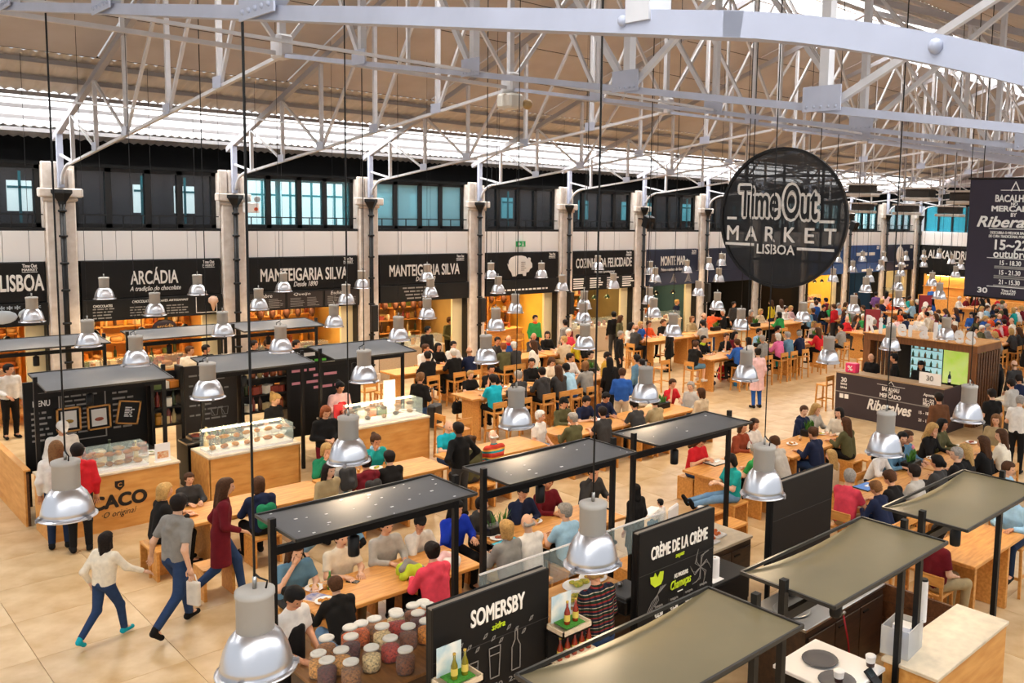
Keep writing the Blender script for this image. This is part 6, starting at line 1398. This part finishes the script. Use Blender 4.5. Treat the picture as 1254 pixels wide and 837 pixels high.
# T4
sit(0, 'T4a', 'l', 'lap', 'white', 'short', 'white', 'short', 'ltjeans', near=True, turn=-70); sit(691, 'T4a', 'f', 'table', 'olive', 'long', 'dark', 'cap', 'charcoal', **N); sit(714, 'T4a', 'f', 'lean', 'navy', 'short', 'dark', 'short', 'black', **N); sit(738, 'T4a', 'f', 'lean', 'navy', 'long', 'black', 'short', 'black', **N)
sit(700, 'T4a', 'n', 'lookl', 'olive', 'long', 'grey', 'short', 'black', **N); sit(737, 'T4a', 'n', 'table', 'charcoal', 'short', 'dark', 'short', 'black', **N); sit(781, 'T4b', 'n', 'lean', 'charcoal', 'short', 'dark', 'short', 'black', **N); sit(801, 'T4b', 'n', 'table', 'khaki', 'long', 'dark', 'short', 'black')
sit(836, 'T4b', 'f', 'chin', 'red', 'short', 'brown', 'short', 'black', **N); sit(855, 'T4b', 'n', 'lap', 'beige', 'long', 'brown', 'bob', 'black', **N); sit(0, 'T4b', 'r', 'lap', 'ltgrey', 'hoodie', 'grey', 'short', 'charcoal', near=True)
# T5, T6
sit(856, 'T5', 'f', 'phone', 'red', 'short', 'brown', 'long', 'jeans', **N); sit(891, 'T5', 'n', 'feetup', 'teal', 'short', 'dark', 'bob', 'ltjeans', turn=70, **N); sit(910, 'T5', 'f', 'table', 'rust', 'long', 'brown', 'bob', 'black', **N); sit(924, 'T5', 'n', 'table', 'green', 'short', 'grey', 'short', 'black', **N)
sit(929, 'T5', 'f', 'lookr', 'black', 'long', 'dark', 'short', 'black', **N); sit(946, 'T5', 'f', 'table', 'white', 'long', 'brown', 'bob', 'black', **N); sit(955, 'T5', 'n', 'lean', 'ltgrey', 'short', 'brown', 'short', 'black', **N)
sit(986, 'T6', 'f', 'lookr', 'navy', 'hoodie', 'brown', 'tail', 'black', **N); sit(1005, 'T6', 'f', 'eat', 'ltgrey', 'long', 'blond', 'long', 'black', **N); sit(996, 'T6', 'n', 'eat', 'navy', 'long', 'brown', 'short', 'jeans', **N); sit(1035, 'T6', 'n', 'table', 'olive', 'long', 'brown', 'long', 'black', **N); sit(0, 'T6', 'r', 'table', 'cream', 'long', 'black', 'long', 'black', near=True)
person(13.85, 8.3, .45, 90, 'lap', 'beige', 'long', 'blond', 'long', 'khaki', True, .9, where='in front of black panel'); place_seat('L', 13.85, 8.28, 90, 'bench in front of the black panel')
# T7
sit(0, 'T7a', 'l', 'lookl', 'coral', 'short', 'grey', 'short', 'khaki', near=True); sit(1038, 'T7a', 'n', 'lean', 'navy', 'hoodie', 'ltbrown', 'short', 'jeans', scale=.92, **N); sit(1076, 'T7a', 'f', 'lean', 'white', 'long', 'black', 'long', 'black', scale=.85, **N); sit(1092, 'T7a', 'f', 'lean', 'denim', 'long', 'brown', 'short', 'black', scale=.85, **N)
sit(1098, 'T7a', 'n', 'lean', 'black', 'short', 'brown', 'short', 'jeans', **N); sit(1118, 'T7a', 'n', 'table', 'ltgrey', 'short', 'dark', 'short', 'black', **N); sit(1107, 'T7a', 'f', 'lookr', 'black', 'long', 'black', 'short', 'black', **N); sit(1126, 'T7a', 'f', 'table', 'denim', 'long', 'brown', 'bob', 'jeans', **N)
sit(1142, 'T7b', 'f', 'eat', 'black', 'long', 'blond', 'long', 'black', **N); sit(1155, 'T7b', 'f', 'table', 'olive', 'long', 'black', 'long', 'black', **N); sit(1146, 'T7a', 'n', 'table', 'charcoal', 'long', 'black', 'tail', 'black', **N); sit(1164, 'T7b', 'n', 'lookl', 'black', 'long', 'grey', 'short', 'black', **N); sit(1180, 'T7b', 'n', 'lookl', 'black', 'long', 'blond', 'long', 'black', **N); sit(1203, 'T7b', 'n', 'table', 'black', 'long', 'brown', 'long', 'black', **N); sit(1224, 'T7b', 'n', 'lookl', 'cream', 'long', 'brown', 'long', 'black', **N)
sit(0, 'T7b', 'r', 'lap', 'khaki', 'long', 'ltbrown', 'long', 'jeans', near=True)
stand(1172, 520, 'stand', 'brown', 'long', 'dark', 'short', 'khaki', face=60, where='behind the tulip table', pos=(18.2, 8.3, 0))
# stand staff and right edge
person(22.05, 12.1, 0, 175, 'hold', 'black', 'short', 'ltbrown', 'bald', 'black', True, where='inside the wooden stand'); person(21.98, 11.35, 0, 120, 'stand', 'black', 'long', 'black', 'short', 'black', True, 1.05, where='inside the wooden stand'); person(22.0, 10.6, 0, 200, 'hold', 'black', 'long', 'black', 'scarf', 'black', True, where='inside the wooden stand')
stand(1216, 483, 'hold', 'black', 'short', 'dark', 'short', 'charcoal', face=60, where='right of the plum counter', **N); stand(1248, 492, 'cook', 'white', 'short', 'grey', 'cap', 'black', face=10, where='at the right edge', extra=('cap:ltgrey',), **N)
stand(1226, 440, 'cook', 'black', 'long', 'dark', 'short', 'black', face=100, where='at the pine stall'); stand(1243, 447, 'stand', 'charcoal', 'long', 'ltbrown', 'bald', 'black', face=60, where='at the pine stall'); stand(1250, 465, 'cook', 'navy', 'long', 'dark', 'short', 'black', face=40, where='at the right edge'); stand(1240, 470, 'hold', 'ltgrey', 'long', 'dark', 'short', 'charcoal', face=80, where='at the right edge')
tbl('R1', 10.9, 12.6, 4.35, 5.1, HIGH, 'high table at the lower right')
sit(0, 'R1', 'l', 'lap', 'maroon', 'short', 'dark', 'short', 'khaki', near=True, turn=-25); sit(-.1, 'R1', 'r', 'table', 'ltblue', 'long', 'grey', 'short', 'dkjeans', near=True); sit(1236, 'R1', 'f', 'table', 'ltblue', 'long', 'brown', 'short', 'black', near=True)
# H1
sit(577, 'H1a', 'f', 'table', 'black', 'short', 'blond', 'short', 'jeans', scale=.88, **N); sit(603, 'H1a', 'n', 'table', 'turq', 'short', 'dark', 'short', 'black', **N); sit(600, 'H1a', 'f', 'chin', 'black', 'short', 'dark', 'short', 'black', **N); sit(634, 'H1a', 'n', 'table', 'charcoal', 'long', 'grey', 'short', 'black', **N); sit(652, 'H1b', 'f', 'lookr', 'black', 'long', 'dark', 'short', 'black'); sit(672, 'H1b', 'f', 'lean', 'cream', 'long', 'brown', 'bob', 'black'); sit(663, 'H1a', 'n', 'table', 'charcoal', 'hoodie', 'dark', 'short', 'black', **N); sit(683, 'H1b', 'n', 'table', 'charcoal', 'long', 'brown', 'long', 'black'); sit(699, 'H1b', 'f', 'lookl', 'white', 'long', 'dark', 'short', 'jeans'); sit(697, 'H1b', 'n', 'lean', 'ltblue', 'long', 'black', 'short', 'blue', skin=5, **N); sit(716, 'H1b', 'n', 'lookr', 'grey', 'long', 'ltbrown', 'bob', 'black'); sit(724, 'H1b', 'f', 'table', 'olive', 'long', 'dark', 'short', 'black')
stand(514, 463, 'cross', 'black', 'long', 'ltbrown', 'tail', 'jeans', face=20, where='beside the suitcase', near=True)
# H7
sit(523, 'H7a', 'n', 'table', 'black', 'long', 'dark', 'short', 'black'); sit(555, 'H7a', 'n', 'table', 'black', 'long', 'white', 'short', 'black'); sit(574, 'H7a', 'n', 'lookr', 'navy', 'long', 'ltbrown', 'bald', 'black'); sit(537, 'H7a', 'f', 'table', 'black', 'long', 'black', 'long', 'black'); sit(522, 'H7a', 'f', 'lookl', 'white', 'long', 'brown', 'short', 'navy'); sit(585, 'H7a', 'f', 'table', 'white', 'long', 'dark', 'short', 'black')
sit(608, 'H7b', 'f', 'chin', 'charcoal', 'long', 'dark', 'short', 'black'); sit(623, 'H7b', 'f', 'table', 'blue', 'long', 'ltbrown', 'bald', 'black', extra=('scarf:red',)); sit(616, 'H7b', 'n', 'table', 'olive', 'long', 'red', 'short', 'black'); sit(629, 'H7b', 'n', 'table', 'charcoal', 'long', 'white', 'short', 'black'); sit(658, 'H7b', 'f', 'table', 'charcoal', 'long', 'grey', 'bald', 'black'); sit(671, 'H7c', 'f', 'lookr', 'black', 'long', 'dark', 'bob', 'black'); sit(697, 'H7c', 'f', 'table', 'coral', 'short', 'white', 'short', 'khaki'); sit(690, 'H7c', 'n', 'lookl', 'beige', 'short', 'blond', 'short', 'khaki'); sit(708, 'H7c', 'n', 'table', 'yellow', 'long', 'dark', 'short', 'black', extra=('bag:black',))
stand(654, 422, 'stand', 'white', 'long', 'brown', 'long', 'teal', face=120, where='before the pig shop'); stand(655, 390, 'stand', 'green', 'long', 'dark', 'short', 'black', face=-100, where='before the pig shop', extra=('scarf:orange',)); stand(693, 396, 'stand', 'grey', 'long', 'dark', 'short', 'charcoal', face=90, where='by the fifth pilaster', extra=('bag:maroon',))
stand(752, 386, 'stand', 'black', 'long', 'black', 'short', 'charcoal', face=70, where='before the Cozinha shop', scale=1.06); stand(759, 390, 'standt', 'olive', 'long', 'brown', 'long', 'black', face=-60, where='before the Cozinha shop'); stand(759, 410, 'stand', 'black', 'long', 'grey', 'short', 'black', face=-60, where='before the Cozinha shop')
stand(742, 436, 'hold', 'mustard', 'long', 'dark', 'short', 'black', face=-60, where='mid hall'); stand(747, 443, 'stand', 'black', 'long', 'black', 'long', 'black', face=80, where='mid hall', scale=.95); stand(762, 457, 'hold', 'blue', 'long', 'brown', 'short', 'beige', face=40, where='behind the middle low table', near=True); stand(781, 440, 'stand', 'denim', 'long', 'dark', 'short', 'jeans', face=100, where='mid hall'); stand(788, 446, 'stand', 'cream', 'coat', 'dark', 'short', 'khaki', face=120, where='mid hall')
# H3, H6
sit(0, 'H3', 'l', 'eat', 'black', 'short', 'brown', 'short', 'denim', near=True, legs='shorts', shoes='white'); sit(862, 'H3', 'f', 'table', 'black', 'long', 'dark', 'short', 'black', extra=('scarf:lime',)); sit(888, 'H3', 'f', 'chin', 'black', 'short', 'brown', 'short', 'black'); sit(904, 'H3', 'f', 'table', 'maroon', 'long', 'black', 'long', 'black'); sit(902, 'H3', 'n', 'table', 'blue', 'long', 'brown', 'short', 'black'); sit(916, 'H3', 'n', 'table', 'white', 'hoodie', 'dark', 'bob', 'black')
stand(931, 430, 'stand', 'palepink', 'coat', 'dark', 'bun', 'blue', face=70, where='on the open floor', near=True, pos=at(926, 500))
sit(933, 'H6a', 'n', 'table', 'grey', 'long', 'grey', 'short', 'charcoal', **N); sit(952, 'H6a', 'n', 'table', 'pink', 'long', 'white', 'bob', 'black', **N); sit(964, 'H6a', 'n', 'table', 'denim', 'long', 'grey', 'short', 'teal', **N); sit(978, 'H6a', 'n', 'lookr', 'navy', 'long', 'grey', 'cap', 'black', **N); sit(1001, 'H6b', 'n', 'table', 'red', 'long', 'brown', 'long', 'black', **N); sit(930, 'H6a', 'f', 'table', 'ltblue', 'long', 'dark', 'short', 'black'); sit(953, 'H6a', 'f', 'lookl', 'brown', 'long', 'dark', 'short', 'black'); sit(970, 'H6a', 'f', 'table', 'olive', 'long', 'dark', 'short', 'black'); sit(1002, 'H6b', 'f', 'table', 'charcoal', 'long', 'brown', 'short', 'black'); sit(1012, 'H6b', 'f', 'table', 'palepink', 'short', 'dark', 'short', 'black'); sit(1030, 'H6b', 'n', 'lookl', 'grey', 'short', 'dark', 'short', 'black'); sit(1040, 'H6b', 'f', 'table', 'cream', 'long', 'blond', 'bob', 'black')
# H4, H5
sit(785, 'H4a', 'f', 'table', 'blue', 'long', 'blond', 'bob', 'black'); sit(774, 'H4a', 'f', 'lookl', 'white', 'long', 'black', 'long', 'black'); sit(0, 'H4a', 'l', 'table', 'charcoal', 'short', 'ltbrown', 'bald', 'black'); sit(795, 'H4a', 'f', 'table', 'orange', 'long', 'brown', 'short', 'black'); sit(813, 'H4a', 'f', 'table', 'black', 'short', 'brown', 'tail', 'black'); sit(848, 'H4b', 'f', 'table', 'khaki', 'long', 'ltbrown', 'bob', 'black'); sit(860, 'H4b', 'n', 'table', 'ltgrey', 'short', 'dark', 'short', 'black')
p7 = stand(801, 404, 'stand', 'black', 'coat', 'dark', 'long', 'black', face=115, where='at the fish table', pos=(22.3, 20.0, 0)); letter('7', .1, .16, facing((0, -.165, 1.2), (1, 0, 0)), LETTER, p7, .02, name='shirt_number')
stand(861, 387, 'stand', 'charcoal', 'long', 'ltbrown', 'bald', 'black', face=-70, where='behind the planters'); stand(873, 383, 'point', 'orange', 'short', 'dark', 'short', 'jeans', face=10, where='behind the planters'); stand(886, 383, 'standt', 'black', 'long', 'white', 'short', 'black', face=150, where='behind the planters'); stand(898, 373, 'stand', 'charcoal', 'long', 'dark', 'short', 'black', face=-90, where='before the black shop'); stand(945, 371, 'stand', 'yellow', 'long', 'brown', 'long', 'navy', face=100, where='by the yellow stall'); stand(957, 370, 'stand', 'white', 'long', 'brown', 'long', 'black', face=60, where='by the yellow stall')
for q in ((920, 'f', 'brown', 'grey', 'bob'), (932, 'f', 'beige', 'blond', 'bob'), (954, 'n', 'green', 'black', 'bob'), (963, 'f', 'white', 'dark', 'short'), (975, 'f', 'palepink', 'blond', 'bob'), (990, 'n', 'denim', 'blond', 'short'), (1006, 'n', 'navy', 'brown', 'short')): sit(q[0], 'H5', q[1], 'table', q[2], 'long', q[3], q[4], 'black')
# staff inside the shops
for px, py, Y, top, hr in ((10, 452, 23.9, 'white', 'dark'), (232, 445, 24.2, 'cream', 'brown'), (252, 447, 24.2, 'black', 'dark'), (550, 383, 25.6, 'olive', 'brown'), (828, 383, 25.3, 'navy', 'blond'), (310, 408, 24.2, 'black', 'dark'), (327, 408, 24.2, 'black', 'brown'), (362, 420, 23.6, 'coral', 'dark'), (523, 405, 24.0, 'black', 'black')):
    X = onY(px, py, Y)[0]; person(X, Y, 0, -80, 'standt', top, 'long', hr, 'short', 'black', where='at the shop fronts')
for px, py, top, hr in ((1000, 372, 'blue', 'brown'), (1012, 368, 'maroon', 'dark'), (1035, 380, 'white', 'blond'), (1022, 376, 'red', 'brown')):
    stand(px, py, 'stand', top, 'long', hr, 'short', 'charcoal', face=90, where='by the yellow stall')
# far crowd around the distant tables
_ft = ['black', 'white', 'navy', 'grey', 'red', 'blue', 'charcoal', 'beige', 'ltblue', 'olive', 'purple', 'teal', 'cream', 'brown', 'maroon', 'palepink', 'orange', 'green']; _fh = [('dark', 'short'), ('brown', 'long'), ('black', 'short'), ('blond', 'bob'), ('grey', 'short'), ('brown', 'short'), ('ltbrown', 'bald'), ('black', 'long'), ('white', 'short')]
random.seed(21)
for k, key in enumerate(FARROWS):
    x0, x1, y0, y1, z, ph = TABLES[key]
    for side in 'nf':
        for j in range(5):
            if random.random() < .12: continue
            X = x0 + .35 + (x1 - x0 - .7) * j / 4 + random.uniform(-.08, .08); Y = y0 - .24 if side == 'n' else y1 + .24; hr, sy = random.choice(_fh)
            person(X, Y, .75, 90 if side == 'n' else -90, random.choice(['table', 'eat', 'lookl', 'lookr', 'lean', 'chin']), random.choice(_ft), random.choice(['long', 'long', 'short']), hr, sy, random.choice(['black', 'dkjeans', 'charcoal']), where='at the ' + ph)
            place_seat('H', X, Y, 90 if side == 'n' else -90, ph)
for k in range(26):
    X = random.uniform(29, 47); Y = random.choice([18.6, 22.3, 15.6, 11.2, 14.8]) + random.uniform(-.3, .3); hr, sy = random.choice(_fh)
    person(X, Y, 0, random.uniform(0, 360), random.choice(['stand', 'standt', 'hold', 'cross']), random.choice(_ft), 'long', hr, sy, random.choice(['black', 'dkjeans', 'khaki']), where='in the far crowd')

# ---------------------------------------------------------------- unoccupied seats
for kind, px, py, face, wh in (('L', 205, 668, 90, 'walkers'), ('L', 262, 690, 90, 'walkers'), ('L', 470, 770, 90, 'jar counter'), ('L', 500, 700, 90, 'jar counter'), ('L', 588, 592, 90, 'olive jacket'), ('L', 770, 690, 90, 'high chair'), ('L', 1000, 597, 90, 'black panel'), ('L', 1058, 560, 0, 'black panel'), ('L', 868, 625, 90, 'teal tee'), ('L', 895, 640, 90, 'teal tee'), ('H', 450, 478, 90, 'tray kiosk'), ('H', 470, 480, 90, 'tray kiosk'), ('H', 547, 520, 0, 'suitcase'), ('H', 563, 525, 90, 'suitcase'), ('H', 602, 455, -90, 'lime jacket'), ('H', 810, 450, 90, 'fish table'), ('H', 1058, 440, 90, 'red posters'), ('H', 1120, 690, 180, 'lower right'), ('H', 1010, 470, 90, 'red posters')):
    p = at(px, py, .45 if kind == 'L' else .75); place_seat(kind, p[0], p[1], face, 'free place by the ' + wh)
for X, Y in ((18.35, 25.05), (19.0, 25.05), (19.65, 25.05)): place_seat('H', X, Y + .05, 90, 'bar of the pig shop')

# ---------------------------------------------------------------- carried and scattered things
def bag(label, x, y, z, c, s=1., rz=0, strap=True):
    t = thing('backpack', label, 'backpack', (x, y, z), rz); m = cloth(c)
    V, Q = nets(*field([rc((-.09 * s, 0, .10 * s), (-.08 * s, 0, .34 * s), .09 * s, .07 * s), rc((.09 * s, 0, .10 * s), (.08 * s, 0, .34 * s), .09 * s, .07 * s), rc((-.05 * s, -.11 * s, .1 * s), (.05 * s, -.11 * s, .1 * s), .06 * s)], .015, .05)); obj('pack', np_mesh('pack', V, Q, [m]), t)
    MB().tube([(-.06 * s, .06 * s, .38 * s), (0, .05 * s, .47 * s), (.06 * s, .06 * s, .38 * s)], .012).build('handle', cloth('black'), t)
    for q in (-1, 1): MB().tube([(q * .09 * s, .07 * s, .36 * s), (q * .1 * s, .13 * s, .22 * s), (q * .09 * s, .08 * s, .06 * s)], .014).build('strap', cloth('black'), t)
    return t
p = at(868, 474); bag('navy backpack leaning on the high table leg', p[0], p[1], 0, 'navy', 1.25, .5); p = at(878, 468); bag('red backpack behind the navy one by the high table', p[0] + .35, p[1] + .1, 0, 'red', 1.2, .5)
p = at(893, 472); t = thing('shopping_bag', 'bright blue shopping bag under the high table', 'bag', (p[0] + .2, p[1] - .2, 0), .4); B(-.2, -.1, 0, .2, .1, .42, ch=.02).build('bag', mat('bag_blue', '1f8fd0', .5), t); B(-.2, -.105, .0, .2, -.1, .14).build('white_panel', WHITEP, t); MB().tube([(-.1, 0, .42), (-.06, 0, .52), (.06, 0, .52), (.1, 0, .42)], .01).build('handle', WHITEP, t)
p = at(560, 505, .5); bag('small black backpack hanging on a bar stool', p[0], p[1], .45, 'black', .8)
p = at(532, 525, 0); t = thing('suitcase', 'black wheeled suitcase with raised handle beside bar stools', 'suitcase', (p[0], p[1], 0), .5); B(-.2, -.12, .05, .2, .12, .62, ch=.04).build('shell', mat('suitcase_black', '18171a', .5), t)
for q in (-1, 1): MB().tube([(q * .1, .08, .6), (q * .1, .08, 1.0)], .01).build('handle_tube', STEEL, t); MB().lathe([(.03, -.015), (.03, .015)], 10, M=Matrix.Translation((q * .15, .08, .03)) @ Matrix.Rotation(math.pi / 2, 4, 'Y')).build('wheel', BLACKM, t)
MB().tube([(-.1, .08, 1.0), (.1, .08, 1.0)], .014).build('grip', BLACKM, t)
t = thing('paper_bag', 'white carrier bag carried by the walking man', 'bag', (0, 0, 0)); _w = Matrix.Translation(dad.location) @ Matrix.Rotation(dad.rotation_euler.z, 4, 'Z') @ Vector((.30 * 1.03, -.03, .80)); t.location = (_w.x, _w.y, _w.z - .40); t.rotation_euler = (0, 0, dad.rotation_euler.z)
B(-.10, -.03, 0, .10, .03, .32, ch=.015).build('bag', mat('bag_white', 'd8d2c6', .7, var=.2, scale=6), t); MB().tube([(-.06, 0, .32), (-.03, 0, .41), (.03, 0, .41), (.06, 0, .32)], .008).build('handle', WHITEP, t)
def jacket(label, x, y, z, c1, c2):
    t = thing('jacket', label, 'jacket', (x, y, z)); pr = [rc((random.uniform(-.14, .14), random.uniform(-.12, .12), .04), (random.uniform(-.14, .14), random.uniform(-.12, .12), .09), .06) for _ in range(7)]
    V, Q = nets(*field(pr, .015, .05)); obj('shell', np_mesh('shell', V, Q, [cloth(c1)]), t); V, Q = nets(*field([rc((-.12, -.05, .12), (0, .02, .16), .045), rc((0, .02, .16), (.14, -.08, .08), .045)], .015, .04)); obj('lining', np_mesh('lining', V, Q, [cloth(c2)]), t); return t
p = at(500, 700, .8); jacket('lime and grey jacket heaped on the low table', p[0], p[1], .75, 'lime', 'grey'); p = at(545, 690, .8); jacket('white coat heaped at the end of the low table', p[0], p[1], .75, 'white', 'palepink')
def plant(label, x, y, z, spiky=False):
    t = thing('planter', label, 'plant', (x, y, z)); B(-.22, -.1, 0, .22, .1, .14, ch=.01).build('trough', BLACKM, t); G = mat('leaf_green', '4f8a2c', .6, var=.4, scale=10, col2='2f5f1c')
    for k in range(22):
        a = random.uniform(0, 6.28); x0 = random.uniform(-.16, .16); L = random.uniform(.14, .24); o = random.uniform(.04, .12); w = .012 if spiky else .022
        pts = [(x0, 0, .13), (x0 + o * .4 * math.cos(a), o * .4 * math.sin(a), .13 + L * .6), (x0 + o * math.cos(a), o * math.sin(a), .13 + L)]
        n = Vector((-math.sin(a), math.cos(a), 0)) * w; vs = [Vector(pts[0]) - n * .5, Vector(pts[0]) + n * .5, Vector(pts[1]) + n, Vector(pts[1]) - n, Vector(pts[2])]
        MB().add(vs, [(0, 1, 2, 3), (3, 2, 4)], 0, True).build('leaf', G, t)
    return t
def on(px, py, tb):
    x0, x1, y0, y1, z, ph = TABLES[tb]; p = at(px, py, z); return min(max(p[0], x0 + .15), x1 - .15), min(max(p[1], y0 + .15), y1 - .15), z
plant('spiky green plant in black trough on the low table', *on(592, 645, 'T2'), spiky=True); plant('dark planter with green leaves at the purple stand table', *on(978, 530, 'T6')); plant('dark planter with green leaves on middle low table', *on(810, 500, 'T4b')); plant('long dark planter on the far planters table, left', *on(876, 405, 'H4b')); plant('long dark planter on the far yellow stall table', *on(925, 400, 'H5')); plant('green plant beside the yellow vest', *on(722, 448, 'H1b')); plant('green plant on the pink jumper table', *on(925, 424, 'H6a')); plant('leafy plant on the red poster table', *on(1052, 402, 'H6b'))
t = plant('dark planter of tulip leaves with a pink tulip', *on(1125, 566, 'T7a')); MB().ball((.05, 0, .38), .035, 8, 6, sq=(.8, .8, 1.2)).build('tulip_flower', mat('tulip_pink', 'e08aa0', .6), t); MB().tube([(.03, 0, .12), (.05, 0, .36)], .006).build('tulip_stem', mat('stem_green', '5f8a3c', .6), t)
def tray_blue(label, x, y, z, c): 
    t = thing('serving_tray', label, 'tray', (x, y, z), random.uniform(-.1, .1)); B(-.22, -.16, 0, .22, .16, .015, ch=.006).build('base', BLACKM, t); B(-.2, -.14, .015, .2, .14, .018).build('liner', mat('liner_' + c, c, .5), t); B(-.05, -.03, .018, .08, .03, .03).build('napkin', WHITEP, t); return t
tray_blue('black tray with turquoise liner on the spiky plant table', *on(575, 682, 'T2'), '3fb6d0'); tray_blue('black tray with blue liner on the tulip table', *on(1062, 597, 'T7a'), '3a78c8'); tray_blue('black tray with pale liner beside the reading woman', *on(873, 566, 'T5'), 'd8d0c0')
t = thing('paper_box', 'light blue box behind the SOMERSBY board', 'box', (5.3, 6.75, 1.42)); 
t.location = (5.15, 7.5, .92); B(-.15, -.1, 0, .15, .1, .1, ch=.006).build('box', mat('pale_blue_box', '4aa0d0', .5), t); B(-.151, -.101, .07, .151, .101, .1).build('lid', mat('pale_blue_lid', '6ab8e0', .5), t)
foods = [('d0a040', 'noodles'), ('c8872c', 'rice'), ('7f9c2c', 'salad'), ('b0583a', 'stew')]
for k, (px, py, tb) in enumerate([(385, 722, 'T1'), (398, 738, 'T1'), (560, 663, 'T2'), (586, 668, 'T2'), (655, 640, 'T2'), (405, 580, 'T3b'), (455, 572, 'T3b'), (945, 545, 'T5'), (905, 545, 'T5'), (970, 545, 'T6'), (1020, 528, 'T6'), (730, 515, 'T4a'), (700, 520, 'T4a'), (1130, 560, 'T7b'), (1160, 545, 'T7b'), (1180, 540, 'T7b'), (852, 432, 'H3'), (880, 430, 'H3'), (590, 478, 'H1a'), (615, 475, 'H1a'), (660, 465, 'H1b'), (690, 462, 'H1b')]):
    x, y, z = on(px, py, tb); f = foods[k % 4]; plate('white plate of %s at the %s%s' % (f[1], TABLES[tb][5], '' if k % 2 else ', beside a diner'), x, y, z, .12, f[1], f[0], 7)
def glassware(kind, px, py, tb, k):
    x, y, z = on(px, py, tb)
    if kind == 'beer': t = thing('beer_bottle', 'green beer bottle on the table behind the jars', 'bottle', (x, y, z)); MB().lathe([(.03, 0), (.032, .015), (.032, .13), (.013, .18), (.013, .235)], 10).build('glass', mat('beer_green', '3f7a2c', .15, spec=.8), t); MB().lathe([(.0325, .04), (.0325, .1)], 10, cap=False).build('label_band', mat('cream_label', 'd8c25a', .6), t)
    else: t = thing('drinking_glass', 'clear drinking glass at the %s, glass %s' % (TABLES[tb][5], ORD[k]), 'glass', (x, y, z)); MB().lathe([(.028, 0), (.036, .11), (.033, .11), (.026, .006)], 10).build('glass', JARG, t); MB().lathe([(.0, .007), (.025, .007), (.03, .06), (0, .06)], 10).build('drink', mat('drink_amber', 'c98a2c', .2), t)
    return t
glassware('beer', 404, 722, 'T1', 0)
for k, (px, py, tb) in enumerate([(398, 722, 'T1'), (575, 660, 'T2'), (980, 540, 'T6'), (1000, 535, 'T6'), (718, 512, 'T4a'), (870, 432, 'H3'), (1118, 575, 'T7a'), (430, 575, 'T3b')]): glassware('g', px, py, tb, k)
t = thing('smartphone', 'black smartphone lying on the table behind the jars', 'phone', on(432, 713, 'T1'), .5); B(-.04, -.08, 0, .04, .08, .01, ch=.003).build('case', BLACKM, t); B(-.035, -.07, .01, .035, .07, .011).build('screen', mat('dark_screen', '202a2c', .2), t)
t = thing('magazine', 'magazine with blue cover on the table behind jars', 'magazine', on(388, 733, 'T1'), .4); B(-.1, -.14, 0, .1, .14, .012).build('pages', WHITEP, t); B(-.1, -.14, .012, .1, .14, .014).build('cover', mat('mag_cover', '3a5aa8', .5, var=.6, scale=12, col2='d8c8b8'), t)
t = thing('high_chair', 'white plastic toddler high chair by the low table', 'high chair', (10.05, 9.05, 0), .3); B(-.18, -.18, .5, .18, .18, .55, ch=.02).build('seat', WHITEP, t); B(-.18, -.2, .55, .18, -.16, .9, ch=.03).build('backrest', WHITEP, t); B(-.22, .12, .72, .22, .32, .75, ch=.02).build('tray', WHITEP, t)
for sx in (-1, 1):
    for sy in (-1, 1): MB().tube([(sx * .15, sy * .15, .5), (sx * .22, sy * .22, 0)], .018).build('leg', WHITEP, t)
person(10.05, 9.05, .53, 110, 'table', 'white', 'long', 'black', 'short', 'denim', False, .5, where='in the high chair')

# ---------------------------------------------------------------- labels that single out
from collections import defaultdict
def ordinal(k, n): return ('leftmost' if k == 0 else ('rightmost' if k == n - 1 else '%s from left' % ORD[k])) if n < 21 else 'number %d from left' % (k + 1)
g = defaultdict(list)
for b, lab, px in PEOPLE: g[lab].append((px[0], b))
for lab, L in g.items():
    L.sort(key=lambda q: q[0])
    for k, (x, b) in enumerate(L):
        s = lab if len(L) == 1 else lab + ', ' + ordinal(k, len(L)); w = s.split()
        if len(w) > 16: s = s.replace('at the ', 'at ').replace(' hair in a ', ' ').replace('far crowded table', 'far table').replace(' in the distance', '').replace('person in', 'person,'); w = s.split()
        if len(w) > 16: s = ' '.join(q for q in w if q not in ('a', 'the', 'and'))
        b['label'] = s
g = defaultdict(list)
for o, kind, wh in SEATS:
    lab = wh if kind in ('jar', 'bottle') else ('open pine box stool at the ' if kind == 'L' else 'pale wood bar stool at the ') + wh
    g[lab].append((pix(tuple(o.location))[0], o))
for lab, L in g.items():
    L.sort(key=lambda q: q[0])
    for k, (x, o) in enumerate(L): o['label'] = lab if len(L) == 1 else lab + ', ' + ordinal(k, len(L))
g = defaultdict(list)
for o in COL.objects:
    if o.parent is None and o.get('label') and o.get('category'): g[o['label']].append((pix(tuple(o.location))[0], o.name, o))
for lab, L in g.items():
    if len(L) < 2: continue
    L.sort(key=lambda q: (q[0], q[1]))
    for k, (x, n_, o) in enumerate(L):
        s = lab.replace('standing on', 'on') + ', ' + ordinal(k, len(L)); w = s.split()
        o['label'] = s if len(w) <= 16 else ' '.join(q for q in w if q not in ('the', 'a', 'of'))
